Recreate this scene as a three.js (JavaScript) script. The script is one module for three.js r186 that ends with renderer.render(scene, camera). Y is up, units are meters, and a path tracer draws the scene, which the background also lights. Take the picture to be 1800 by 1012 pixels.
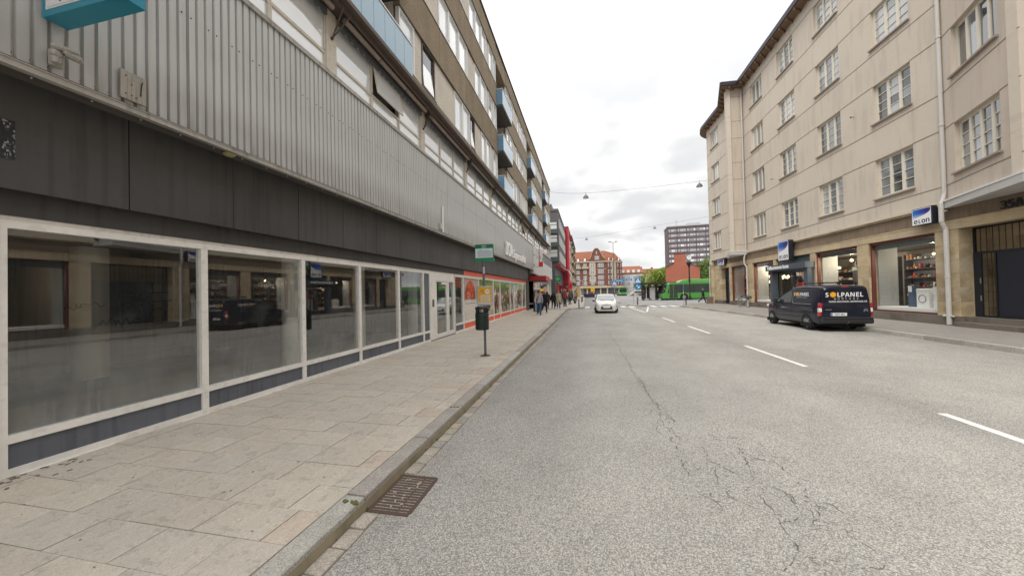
import * as THREE from 'three';
import { mergeGeometries, mergeVertices, toCreasedNormals } from 'three/addons/utils/BufferGeometryUtils.js';
import { MarchingCubes } from 'three/addons/objects/MarchingCubes.js';
import { RoundedBoxGeometry } from 'three/addons/geometries/RoundedBoxGeometry.js';
import { TextGeometry } from 'three/addons/geometries/TextGeometry.js';
import { FontLoader } from 'three/addons/loaders/FontLoader.js';

// ------------------------------------------------------------------ camera, sky, sun, exposure
const scene = new THREE.Scene();
const D2R = Math.PI / 180;
const camera = new THREE.PerspectiveCamera(79.36, 1024 / 575, 0.1, 3000);
camera.rotation.order = 'YXZ';
camera.rotation.set(0.79 * D2R, 12.15 * D2R, -1.3 * D2R);
camera.position.set(0, 1.8, 0);

const renderer = new THREE.WebGLRenderer({ antialias: true });
renderer.setSize(1024, 575);
renderer.toneMapping = THREE.LinearToneMapping;
renderer.toneMappingExposure = 1.42;
renderer.shadowMap.enabled = true;

function rngOf(seed) { let s = seed >>> 0; return () => { s = (s + 0x6d2b79f5) >>> 0; let t = Math.imul(s ^ (s >>> 15), 1 | s); t = (t + Math.imul(t ^ (t >>> 7), 61 | t)) ^ t; return ((t ^ (t >>> 14)) >>> 0) / 4294967296; }; }
const clamp = (x, a, b) => Math.min(b, Math.max(a, x)), lerp = (a, b, t) => a + (b - a) * t, smooth = (a, b, x) => { const t = clamp((x - a) / (b - a), 0, 1); return t * t * (3 - 2 * t); };
// tileable value noise: a lattice of random numbers of period p
const lattices = new Map();
function lattice(seed) { if (!lattices.has(seed)) { const r = rngOf(seed * 7919 + 13), a = new Float32Array(65536); for (let i = 0; i < 65536; i++) a[i] = r(); lattices.set(seed, a); } return lattices.get(seed); }
function vnoise(x, y, px, py, seed) {
  const a = lattice(seed), xi = Math.floor(x), yi = Math.floor(y); let fx = x - xi, fy = y - yi;
  fx = fx * fx * (3 - 2 * fx); fy = fy * fy * (3 - 2 * fy);
  const x0 = ((xi % px) + px) % px, x1 = (x0 + 1) % px, y0 = ((yi % py) + py) % py, y1 = (y0 + 1) % py;
  const A = a[(y0 * 251 + x0) & 65535], B = a[(y0 * 251 + x1) & 65535], C = a[(y1 * 251 + x0) & 65535], E = a[(y1 * 251 + x1) & 65535];
  return (A + (B - A) * fx) * (1 - fy) + (C + (E - C) * fx) * fy;
}
function fbm(u, v, f, oct, seed, fy = f) { let s = 0, w = 0.5, t = 0; for (let o = 0; o < oct; o++) { s += w * vnoise(u * f, v * fy, f, fy, seed + o); t += w; w *= 0.5; f *= 2; fy *= 2; } return s / t; }
function noise3(x, y, z) { return (vnoise(x + z * 0.37, y - z * 0.61, 250, 250, 91) + vnoise(x - z * 0.53 + 31, y + z * 0.29 + 17, 250, 250, 92)) * 0.5; }

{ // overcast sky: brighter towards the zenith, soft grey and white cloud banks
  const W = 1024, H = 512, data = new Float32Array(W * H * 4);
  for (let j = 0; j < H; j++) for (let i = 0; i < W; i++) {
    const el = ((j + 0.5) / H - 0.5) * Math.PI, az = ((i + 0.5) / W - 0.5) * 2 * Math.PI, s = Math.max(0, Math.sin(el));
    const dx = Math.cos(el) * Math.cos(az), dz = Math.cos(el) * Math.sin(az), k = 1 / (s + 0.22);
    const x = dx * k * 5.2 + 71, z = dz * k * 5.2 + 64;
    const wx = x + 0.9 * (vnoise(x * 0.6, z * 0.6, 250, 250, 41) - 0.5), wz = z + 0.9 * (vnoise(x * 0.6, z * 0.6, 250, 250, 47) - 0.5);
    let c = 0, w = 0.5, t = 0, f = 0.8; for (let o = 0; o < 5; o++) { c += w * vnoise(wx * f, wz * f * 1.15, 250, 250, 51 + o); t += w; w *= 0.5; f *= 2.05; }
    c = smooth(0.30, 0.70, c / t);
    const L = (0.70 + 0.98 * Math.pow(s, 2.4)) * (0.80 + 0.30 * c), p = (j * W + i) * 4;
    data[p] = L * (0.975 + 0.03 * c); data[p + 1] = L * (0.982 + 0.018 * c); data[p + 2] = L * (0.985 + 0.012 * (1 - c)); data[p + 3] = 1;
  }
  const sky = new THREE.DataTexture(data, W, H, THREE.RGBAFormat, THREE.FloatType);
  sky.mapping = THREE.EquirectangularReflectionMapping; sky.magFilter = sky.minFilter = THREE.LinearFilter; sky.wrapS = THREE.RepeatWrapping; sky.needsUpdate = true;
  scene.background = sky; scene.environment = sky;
}
const sun = new THREE.DirectionalLight(new THREE.Color(1, 0.965, 0.90), 1.5);
sun.position.set(-31, 78, 34); sun.target.position.set(2, 0, -20);
sun.castShadow = true; sun.shadow.radius = 44; sun.shadow.mapSize.set(2048, 2048);
Object.assign(sun.shadow.camera, { left: -60, right: 60, top: 60, bottom: -60, near: 1, far: 260 });
scene.add(sun, sun.target);

// ------------------------------------------------------------------ helpers
const taken = {};
function numbered(n) { if (!(n in taken)) { taken[n] = 0; return n; } return n + '_' + String(++taken[n]).padStart(3, '0'); }
function tag(o, label, category, group, kind) { if (label) o.userData.label = label; if (category) o.userData.category = category; if (group) o.userData.group = group; if (kind) o.userData.kind = kind; return o; }
function thing(name, label, category, pos = [0, 0, 0], turn = 0, group) {
  const o = new THREE.Group(); o.name = numbered(name); scene.add(o); o.position.set(...pos); o.rotation.y = turn;
  return tag(o, label, category, group);
}
function struct(name, label, pos = [0, 0, 0]) { const o = new THREE.Group(); o.name = numbered(name); scene.add(o); o.position.set(...pos); return tag(o, label, null, null, 'structure'); }
function plain(g) { // non-indexed with position, normal, uv only
  let n = g.index ? g.toNonIndexed() : g;
  const out = new THREE.BufferGeometry(); out.setAttribute('position', n.attributes.position);
  if (!n.attributes.normal) n.computeVertexNormals();
  out.setAttribute('normal', n.attributes.normal);
  out.setAttribute('uv', n.attributes.uv || new THREE.BufferAttribute(new Float32Array(n.attributes.position.count * 2), 2));
  return out;
}
const merged = (gs) => { gs = [gs].flat(9).filter(Boolean); return gs.length === 1 ? gs[0] : mergeGeometries(gs.map(plain)); };
function mesh(name, gs, mat, parent = scene, label) {
  const m = new THREE.Mesh(merged(gs), mat); m.castShadow = m.receiveShadow = true;
  m.name = parent === scene ? numbered(name) : name; parent.add(m);
  if (label) m.userData.label = label;
  return m;
}
function offsetOf(p) { const o = new THREE.Vector3(); for (let q = p; q && q !== scene; q = q.parent) o.add(q.position); return o; }
function W(name, gs, mat, parent, label) { // geometry given in world metres; ancestors are only shifted, never turned
  const g = merged(gs), o = offsetOf(parent);
  return mesh(name, (o.lengthSq() ? g.clone().translate(-o.x, -o.y, -o.z) : g), mat, parent, label);
}
function put(m, x, y, z, parent) { m.position.set(x, y, z); if (parent) parent.add(m); return m; }
function bx(x0, x1, y0, y1, z0, z1, uo = 0, vo = 0) { // box with uv in metres
  const P = [], N = [], U = [];
  const quad = (a, b, c, d, n, f) => { for (const p of [a, b, c, a, c, d]) { P.push(...p); N.push(...n); const [u, v] = f(p); U.push(u + uo, v + vo); } };
  const zy = (p) => [p[2], p[1]], xz = (p) => [p[0], p[2]], xy = (p) => [p[0], p[1]];
  quad([x1, y0, z1], [x1, y0, z0], [x1, y1, z0], [x1, y1, z1], [1, 0, 0], zy); quad([x0, y0, z0], [x0, y0, z1], [x0, y1, z1], [x0, y1, z0], [-1, 0, 0], zy);
  quad([x0, y1, z1], [x1, y1, z1], [x1, y1, z0], [x0, y1, z0], [0, 1, 0], xz); quad([x0, y0, z0], [x1, y0, z0], [x1, y0, z1], [x0, y0, z1], [0, -1, 0], xz);
  quad([x0, y0, z1], [x1, y0, z1], [x1, y1, z1], [x0, y1, z1], [0, 0, 1], xy); quad([x1, y0, z0], [x0, y0, z0], [x0, y1, z0], [x1, y1, z0], [0, 0, -1], xy);
  const g = new THREE.BufferGeometry();
  g.setAttribute('position', new THREE.Float32BufferAttribute(P, 3)); g.setAttribute('normal', new THREE.Float32BufferAttribute(N, 3)); g.setAttribute('uv', new THREE.Float32BufferAttribute(U, 2));
  return g;
}
const rbx = (w, h, d, r, x = 0, y = 0, z = 0, seg = 2) => new RoundedBoxGeometry(w, h, d, seg, r).translate(x, y, z);
const cyl = (r0, r1, h, seg = 16, x = 0, y = 0, z = 0) => new THREE.CylinderGeometry(r1, r0, h, seg).translate(x, y + h / 2, z);
const sph = (r, x = 0, y = 0, z = 0, a = 16, b = 10) => new THREE.SphereGeometry(r, a, b).translate(x, y, z);
const V3 = (a) => new THREE.Vector3(...a);
function rod(p, q, r, seg = 8, r1 = r) {
  const a = V3(p), b = V3(q), d = b.clone().sub(a), g = new THREE.CylinderGeometry(r1, r, d.length(), seg);
  g.applyQuaternion(new THREE.Quaternion().setFromUnitVectors(new THREE.Vector3(0, 1, 0), d.clone().normalize()));
  const c = a.add(b).multiplyScalar(0.5); return g.translate(c.x, c.y, c.z);
}
function beam(p, q, w, h) { // box from p to q, w across (horizontal), h high
  const a = V3(p), b = V3(q), d = b.clone().sub(a), L = d.length(), z = d.normalize(), x = new THREE.Vector3(0, 1, 0).cross(z).normalize(), y = z.clone().cross(x);
  if (x.lengthSq() < 0.5) return rod(p, q, w / 2, 4);
  const g = bx(-w / 2, w / 2, -h / 2, h / 2, -L / 2, L / 2); g.applyMatrix4(new THREE.Matrix4().makeBasis(x, y, z)); const c = a.add(b).multiplyScalar(0.5); return g.translate(c.x, c.y, c.z);
}
const tubeOf = (pts, r, seg = 24, rs = 6) => new THREE.TubeGeometry(new THREE.CatmullRomCurve3(pts.map(V3)), seg, r, rs);
const lathe = (pts, seg = 20) => new THREE.LatheGeometry(pts.map((p) => new THREE.Vector2(...p)), seg);
function poly(pts, depth, bevel = 0, holes = []) { // pts in x,y; extruded along +z
  const s = new THREE.Shape(pts.map((p) => new THREE.Vector2(...p)));
  for (const h of holes) s.holes.push(new THREE.Path(h.map((p) => new THREE.Vector2(...p))));
  return new THREE.ExtrudeGeometry(s, { depth, bevelEnabled: bevel > 0, bevelThickness: bevel, bevelSize: bevel, bevelSegments: 2, steps: 1 });
}
const slabOf = (pts, y0, y1) => { const g = poly(pts.map(([x, z]) => [x, -z]), y1 - y0); g.rotateX(-Math.PI / 2); return g.translate(0, y0, 0); }; // plan polygon x,z

// ------------------------------------------------------------------ textures
function pix(w, h, fn, srgb = true, rep = 1) {
  const d = new Uint8Array(w * h * 4), o = [0, 0, 0];
  for (let y = 0; y < h; y++) for (let x = 0; x < w; x++) { fn(x / w, y / h, o, x, y); const p = (y * w + x) * 4; d[p] = clamp(o[0], 0, 1) * 255; d[p + 1] = clamp(o[1], 0, 1) * 255; d[p + 2] = clamp(o[2], 0, 1) * 255; d[p + 3] = 255; }
  const t = new THREE.DataTexture(d, w, h, THREE.RGBAFormat); t.wrapS = t.wrapT = THREE.RepeatWrapping; t.magFilter = THREE.LinearFilter; t.minFilter = THREE.LinearMipmapLinearFilter; t.generateMipmaps = true;
  if (srgb) t.colorSpace = THREE.SRGBColorSpace; t.repeat.set(1 / rep, 1 / rep); t.needsUpdate = true; return t;
}
const S = (l) => (l <= 0.0031308 ? l * 12.92 : 1.055 * Math.pow(Math.max(l, 0), 1 / 2.4) - 0.055);
function canvasTex(w, h, draw) {
  const c = document.createElement('canvas'); c.width = w; c.height = h; const g = c.getContext('2d'); draw(g, w, h);
  const t = new THREE.CanvasTexture(c); t.colorSpace = THREE.SRGBColorSpace; t.magFilter = THREE.LinearFilter; return t;
}
const scaled = (t, rx, ry = rx) => { const c = t.clone(); c.repeat.set(rx, ry); c.needsUpdate = true; return c; };
// a tileable cell pattern: for every pixel the nearest of jittered points: [random of the cell, distance, second distance]
function cells(w, cell, seed) {
  const n = Math.floor(w / cell), r = rngOf(seed), px = new Float32Array(n * n), py = new Float32Array(n * n), pv = new Float32Array(n * n);
  for (let i = 0; i < n * n; i++) { px[i] = r(); py[i] = r(); pv[i] = r(); }
  const k = n / w;
  return (x, y) => {
    const gx = x * k, gy = y * k, ix = Math.floor(gx), iy = Math.floor(gy); let d0 = 9, d1 = 9, v = 0;
    for (let b = -1; b <= 1; b++) for (let a = -1; a <= 1; a++) {
      const c = ((iy + b + n) % n) * n + ((ix + a + n) % n), dx = ix + a + px[c] - gx, dy = iy + b + py[c] - gy, d = dx * dx + dy * dy;
      if (d < d0) { d1 = d0; d0 = d; v = pv[c]; } else if (d < d1) d1 = d;
    }
    return [v, Math.sqrt(d0), Math.sqrt(d1)];
  };
}
function std(c, roughness = 0.8, o = {}) { const { lin, ...rest } = o; const m = new THREE.MeshStandardMaterial({ roughness, ...rest }); if (Array.isArray(c)) m.color.setRGB(...c); else m.color.set(c); return m; }
function phys(c, roughness = 0.5, o = {}) { const m = new THREE.MeshPhysicalMaterial({ roughness, ...o }); if (Array.isArray(c)) m.color.setRGB(...c); else m.color.set(c); return m; }

const TX = {};
{ const cf = cells(1536, 3.6, 5), cg = cells(1536, 9, 6);
  const hgt = new Float32Array(1536 * 1536);
  TX.asphalt = pix(1536, 1536, (u, v, o, x, y) => {
    const [a, d0, d1] = cf(x, y), [b, e0] = cg(x, y), edge = smooth(0.0, 0.35, d1 - d0), big = b > 0.62 ? 1 - smooth(0.22, 0.4, e0) : 0;
    let l = 0.27 + 0.42 * Math.pow(a, 1.5); l = lerp(l, 0.5 + 0.25 * b, big * 0.6); l *= 0.55 + 0.45 * edge;
    l *= 0.9 + 0.2 * fbm(u, v, 6, 4, 11);
    hgt[y * 1536 + x] = 0.35 * edge + 0.4 * a + 0.25 * big; const t = (b - 0.5) * 0.05;
    o[0] = S(l * (1.03 + t)); o[1] = S(l * 0.985); o[2] = S(l * (0.915 - t));
  }, true, 3.1);
  TX.asphaltBump = pix(1536, 1536, (u, v, o, x, y) => { o[0] = o[1] = o[2] = hgt[y * 1536 + x]; }, false, 3.1);
}
{ const cf = cells(1024, 6, 15);
  const sl = (u, v, x, y) => { const [a, d0] = cf(x, y); let l = 0.84 + 0.22 * (fbm(u, v, 8, 5, 21) - 0.5) + 0.10 * (fbm(u, v, 64, 2, 25) - 0.5); if (a > 0.86) l *= 0.76 + 0.5 * clamp(d0 - 0.2, 0, 0.45); else if (a < 0.14) l *= 1.12; if (fbm(u, v, 24, 2, 28) > 0.70) l *= 0.86; return l; };
  TX.slab = pix(1024, 1024, (u, v, o, x, y) => { const l = sl(u, v, x, y); o[0] = S(l * 0.9); o[1] = S(l * 0.885); o[2] = S(l * 0.865); }, true, 1.3);
  const cg = cells(1024, 7, 17);
  TX.granite = pix(1024, 1024, (u, v, o, x, y) => { const [a] = cg(x, y); let l = 0.55 + 0.5 * a; l *= 0.82 + 0.36 * fbm(u, v, 6, 4, 31); o[0] = S(l * 0.9); o[1] = S(l * 0.89); o[2] = S(l * 0.87); }, true, 0.9);
  TX.grit = pix(512, 512, (u, v, o) => { const l = 0.5 + 0.5 * (fbm(u, v, 32, 4, 33) - 0.5) * 2; o[0] = o[1] = o[2] = l; }, false, 0.6);
  const ch = cells(768, 7, 19);
  TX.pebble = pix(768, 768, (u, v, o, x, y) => { const [a, d0, d1] = ch(x, y); let l = 0.55 + 0.55 * a; l *= 0.72 + 0.28 * smooth(0, 0.3, d1 - d0); l *= 0.85 + 0.3 * fbm(u, v, 4, 4, 35, 2); o[0] = S(l * 0.92); o[1] = S(l * 0.9); o[2] = S(l * 0.86); }, true, 1.6);
}
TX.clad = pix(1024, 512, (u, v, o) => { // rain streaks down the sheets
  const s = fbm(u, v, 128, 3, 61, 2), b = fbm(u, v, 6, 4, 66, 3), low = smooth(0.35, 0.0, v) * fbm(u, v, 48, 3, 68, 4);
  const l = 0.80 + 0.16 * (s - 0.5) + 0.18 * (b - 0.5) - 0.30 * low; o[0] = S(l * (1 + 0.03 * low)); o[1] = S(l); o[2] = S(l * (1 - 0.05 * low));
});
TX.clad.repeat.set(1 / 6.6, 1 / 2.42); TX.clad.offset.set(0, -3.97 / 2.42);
TX.dirt = pix(1024, 1024, (u, v, o) => { const l = 0.86 - 0.22 * smooth(0.52, 0.8, fbm(u, v, 40, 3, 79, 2)) + 0.34 * (fbm(u, v, 5, 5, 71) - 0.5) + 0.10 * (fbm(u, v, 90, 2, 75, 6) - 0.5) - (fbm(u, v, 40, 2, 78) > 0.72 ? 0.06 : 0); o[0] = o[1] = o[2] = S(l * 0.95); }, true, 3.3);
TX.plaster = pix(1024, 1024, (u, v, o) => { const l = 0.92 + 0.10 * (fbm(u, v, 3, 5, 81) - 0.5) + 0.05 * (fbm(u, v, 60, 3, 85) - 0.5) - 0.09 * smooth(0.5, 0.75, fbm(u, v, 24, 3, 88, 3)); o[0] = S(l); o[1] = S(l * 0.995); o[2] = S(l * 0.985); }, true, 5.2);
TX.stone = pix(1024, 1024, (u, v, o) => { const f = fbm(u, v, 5, 5, 101, 14), k = fbm(u, v, 30, 3, 105, 60), st = smooth(0.52, 0.72, fbm(u, v, 4, 4, 108)); let l = 0.9 + 0.3 * (f - 0.5) + 0.12 * (k - 0.5); if (k > 0.66) l *= 0.85; l *= 1 - 0.25 * st; o[0] = S(l * 0.97); o[1] = S(l * (0.96 - 0.03 * st)); o[2] = S(l * (0.93 - 0.07 * st)); }, true, 2.6);
TX.stain = pix(1024, 512, (u, v, o) => { const l = 0.8 + 0.5 * (fbm(u, v, 7, 5, 111) - 0.5) + 0.35 * (fbm(u, v, 60, 3, 115, 5) - 0.5) * smooth(0.9, 0.1, v); o[0] = S(l); o[1] = S(l * 0.97); o[2] = S(l * 0.93); }, true, 4.1);
TX.rooftile = pix(512, 512, (u, v, o) => { const row = (v * 20) % 1, col = (u * 16 + 0.5 * (Math.floor(v * 20) % 2)) % 1; let l = 0.75 + 0.2 * row + 0.15 * Math.sin(col * Math.PI); l *= 0.85 + 0.3 * fbm(u, v, 16, 3, 121); o[0] = S(l * 0.92); o[1] = S(l * 0.88); o[2] = S(l * 0.84); }, true, 5);
TX.soot = pix(512, 512, (u, v, o) => { const l = 0.9 + 0.25 * (fbm(u, v, 6, 5, 131) - 0.5) + 0.2 * (fbm(u, v, 64, 2, 135) - 0.5); o[0] = o[1] = o[2] = S(l * 0.93); }, true, 8);
TX.brushed = pix(512, 512, (u, v, o) => { const l = 0.92 + 0.20 * (fbm(u, v, 5, 5, 141) - 0.5) - 0.10 * smooth(0.62, 0.8, fbm(u, v, 30, 2, 148)) + 0.10 * (fbm(u, v, 40, 2, 145) - 0.5); o[0] = S(l); o[1] = S(l * 0.99); o[2] = S(l * 0.975); }, true, 2.2);

// ------------------------------------------------------------------ materials (linear base colours)
const M = {
  asphalt: std([0.95, 0.945, 0.93], 0.92, { map: TX.asphalt, bumpMap: TX.asphaltBump, bumpScale: 0.004, vertexColors: true }),
  farGround: std([0.30, 0.29, 0.28], 0.95, { map: TX.soot }),
  slabs: [[0.65, 0.595, 0.515], [0.63, 0.58, 0.51], [0.67, 0.615, 0.53], [0.65, 0.59, 0.505], [0.62, 0.565, 0.49], [0.63, 0.54, 0.455]].map((c) => std(c, 0.92, { map: TX.slab, bumpMap: TX.grit, bumpScale: 0.0015 })),
  joint: std([0.17, 0.145, 0.115], 1),
  kerbs: [[0.54, 0.52, 0.48], [0.46, 0.43, 0.40], [0.60, 0.585, 0.55]].map((c) => std(c, 0.9, { map: TX.granite, bumpMap: TX.grit, bumpScale: 0.003 })),
  setts: [[0.46, 0.42, 0.36], [0.52, 0.47, 0.41], [0.42, 0.39, 0.35], [0.52, 0.43, 0.36]].map((c) => std(c, 0.9, { map: TX.granite, bumpMap: TX.grit, bumpScale: 0.003 })),
  moss: std([0.12, 0.13, 0.04], 1),
  paint: std([0.82, 0.82, 0.80], 0.7, { map: TX.brushed }),
  crack: std([0.125, 0.117, 0.106], 1),
  rust: std([0.13, 0.085, 0.065], 0.75, { metalness: 0.3, map: TX.dirt }),
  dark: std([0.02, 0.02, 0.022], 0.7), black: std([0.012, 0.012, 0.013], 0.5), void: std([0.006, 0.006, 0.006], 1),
  rubber: std([0.018, 0.018, 0.018], 0.85),
  clad: std([0.64, 0.635, 0.625], 0.42, { metalness: 0.12, map: TX.clad }),
  clad2: std([0.62, 0.62, 0.61], 0.5, { metalness: 0.2, map: TX.brushed }),
  panels: [0.072, 0.066, 0.077].map((c) => std([c * 1.02, c, c * 0.985], 0.55, { map: TX.dirt })),
  strip: std([0.06, 0.057, 0.057], 0.6, { map: TX.dirt }),
  frame: std([0.86, 0.84, 0.81], 0.45, { map: TX.brushed }),
  base: std([0.14, 0.152, 0.185], 0.55, { map: TX.dirt }),
  lip: std([0.50, 0.47, 0.43], 0.55, { map: TX.dirt, metalness: 0.2 }),
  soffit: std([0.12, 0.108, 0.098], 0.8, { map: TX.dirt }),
  tan: [[0.40, 0.32, 0.225], [0.375, 0.30, 0.21], [0.42, 0.34, 0.245]].map((c) => std(c, 0.95, { map: TX.pebble, bumpMap: TX.grit, bumpScale: 0.004 })),
  cream: std([0.70, 0.65, 0.57], 0.75, { map: TX.brushed }),
  blue: phys([0.27, 0.42, 0.54], 0.22, { clearcoat: 0.6, clearcoatRoughness: 0.05 }), blueEdge: std([0.16, 0.30, 0.45], 0.4),
  brownMetal: std([0.10, 0.075, 0.06], 0.6), tube: std([0.30, 0.24, 0.21], 0.5, { map: TX.brushed }), awning: std([0.085, 0.09, 0.095], 0.9),
  wfilm: [[0.82, 0.845, 0.86], [0.77, 0.80, 0.82], [0.84, 0.855, 0.865]].map((c) => phys(c, 0.04, { clearcoat: 1, clearcoatRoughness: 0.02, ior: 2.2 })),
  paneDark: phys([0.05, 0.055, 0.06], 0.03, { clearcoat: 1, clearcoatRoughness: 0.02, ior: 1.7 }), paneMid: phys([0.20, 0.22, 0.235], 0.03, { clearcoat: 1, clearcoatRoughness: 0.02, ior: 1.7 }), paneCurtain: phys([0.42, 0.43, 0.44], 0.03, { clearcoat: 1, clearcoatRoughness: 0.02, ior: 1.7 }),
  glass: phys([0.86, 0.88, 0.87], 0.0, { transmission: 1, thickness: 0, ior: 1.85 }),
  frontGlass: phys([0.94, 0.955, 0.95], 0.0, { transmission: 1, thickness: 0, ior: 2.4 }),
  kerbDirt: std([0.38, 0.335, 0.24], 1, { map: TX.stain }),
  shopGlass: phys([0.95, 0.96, 0.95], 0.0, { transmission: 1, thickness: 0, ior: 1.45 }),
  plaster: std([0.635, 0.565, 0.483], 0.92, { map: TX.plaster }), plaster2: std([0.625, 0.545, 0.464], 0.92, { map: TX.plaster }),
  groove: std([0.22, 0.18, 0.145], 0.95),
  wframe: std([0.68, 0.64, 0.55], 0.5), sill: std([0.30, 0.25, 0.21], 0.6),
  stones: [[0.60, 0.485, 0.315], [0.56, 0.45, 0.295], [0.63, 0.515, 0.345], [0.54, 0.445, 0.31]].map((c) => std(c, 0.85, { map: TX.stone })),
  plinth: std([0.20, 0.175, 0.15], 0.9, { map: TX.stone }),
  brown: std([0.27, 0.21, 0.155], 0.9, { map: TX.stain }), cornice: std([0.66, 0.58, 0.48], 0.85, { map: TX.plaster }),
  gutter: std([0.022, 0.018, 0.03], 0.5), wood: std([0.20, 0.13, 0.08], 0.85), roofDark: std([0.06, 0.045, 0.04], 0.9),
  pipe: std([0.60, 0.585, 0.56], 0.5, { map: TX.brushed }), canopy: std([0.58, 0.57, 0.56], 0.7, { map: TX.plaster }),
  redFrame: std([0.115, 0.028, 0.022], 0.5), navy: std([0.013, 0.016, 0.028], 0.5), portal: std([0.075, 0.095, 0.125], 0.45, { map: TX.brushed }), portalDark: std([0.045, 0.06, 0.085], 0.5), teal: std([0.09, 0.13, 0.13], 0.3),
  letterWhite: std([0.92, 0.90, 0.89], 0.4), gateBar: std([0.055, 0.035, 0.025], 0.6),
  white: std([0.80, 0.80, 0.79], 0.5), white2: std([0.72, 0.72, 0.70], 0.4), grey: std([0.30, 0.30, 0.30], 0.6), greyDark: std([0.09, 0.09, 0.095], 0.6),
  steel: std([0.50, 0.51, 0.52], 0.35, { metalness: 0.8 }), steelDark: std([0.12, 0.12, 0.14], 0.45, { metalness: 0.5 }), poleGrey: std([0.13, 0.135, 0.155], 0.5, { metalness: 0.3 }),
  red: std([0.62, 0.035, 0.03], 0.5), redDark: std([0.36, 0.02, 0.022], 0.55), orange: std([0.85, 0.12, 0.04], 0.5), green: std([0.012, 0.20, 0.085], 0.4), greenDark: std([0.005, 0.020, 0.016], 0.45), yellow: std([0.78, 0.47, 0.03], 0.5), signBlue: std([0.015, 0.20, 0.52], 0.4),
  bus: phys([0.07, 0.29, 0.055], 0.3, { clearcoat: 0.7 }), busRoof: phys([0.14, 0.36, 0.10], 0.35, { clearcoat: 0.5 }),
  vehGlass: phys([0.03, 0.045, 0.045], 0.03, { clearcoat: 1, clearcoatRoughness: 0.02, ior: 1.6 }),
  vanPaint: phys([0.008, 0.011, 0.024], 0.4, { clearcoat: 0.75, clearcoatRoughness: 0.05, ior: 1.3 }), vanTrim: std([0.018, 0.018, 0.021], 0.6),
  carPaint: phys([0.70, 0.70, 0.67], 0.3, { clearcoat: 1, clearcoatRoughness: 0.05 }), alloy: std([0.42, 0.42, 0.43], 0.35, { metalness: 0.7 }),
  lensRed: phys([0.40, 0.01, 0.012], 0.15, { clearcoat: 1 }), lensClear: phys([0.75, 0.75, 0.75], 0.1, { clearcoat: 1 }),
  brick: std([0.195, 0.078, 0.053], 0.9, { map: TX.soot }), roofTile: std([0.28, 0.105, 0.06], 0.9, { map: TX.rooftile }), sandstone: std([0.50, 0.43, 0.32], 0.9, { map: TX.soot }), farPane: phys([0.22, 0.235, 0.25], 0.1, { clearcoat: 0.6 }),
  terracotta: std([0.42, 0.145, 0.09], 0.95, { map: TX.soot }), highBrown: std([0.15, 0.112, 0.125], 0.9, { map: TX.soot }), highBrown2: std([0.24, 0.19, 0.20], 0.9), highGrey: std([0.42, 0.42, 0.43], 0.8), pale: std([0.62, 0.60, 0.57], 0.9, { map: TX.soot }), ochre: std([0.55, 0.44, 0.32], 0.9, { map: TX.soot }),
  greyBrick: std([0.15, 0.145, 0.145], 0.9, { map: TX.soot }), redPanel: phys([0.50, 0.022, 0.03], 0.3, { clearcoat: 0.4 }),
  leafA: std([0.22, 0.31, 0.055], 0.8, { side: THREE.DoubleSide }), leafB: std([0.13, 0.22, 0.05], 0.8, { side: THREE.DoubleSide }), bark: std([0.10, 0.08, 0.06], 0.95),
  interior: std([0.23, 0.235, 0.235], 0.9, { map: TX.dirt }), interiorFloor: std([0.19, 0.195, 0.195], 0.7, { map: TX.dirt }), column: std([0.90, 0.88, 0.79], 0.7),
  warmWall: std([0.34, 0.30, 0.26], 0.85), shopGrey: std([0.26, 0.27, 0.27], 0.8),
};
const lamp = (c, e) => new THREE.MeshStandardMaterial({ color: 0x222222, emissive: new THREE.Color().setRGB(...c), emissiveIntensity: e });
const font = await new FontLoader().loadAsync('fonts/droid/droid_sans_bold.typeface.json');
function text3(s, size, depth) { const g = new TextGeometry(s, { font, size, depth, curveSegments: 4, bevelEnabled: false }); g.computeBoundingBox(); return g; }
// ------------------------------------------------------------------ ground, road, pavements
{
  const g = struct('ground', 'pale paved ground that runs on under the whole town');
  const p = new THREE.PlaneGeometry(2400, 2400); p.rotateX(-Math.PI / 2); for (let i = 0; i < p.attributes.uv.count; i++) p.attributes.uv.setXY(i, p.attributes.uv.getX(i) * 2400, p.attributes.uv.getY(i) * 2400);
  W('ground_sheet', p.translate(0, -0.03, 0), M.farGround, g);
}
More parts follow.
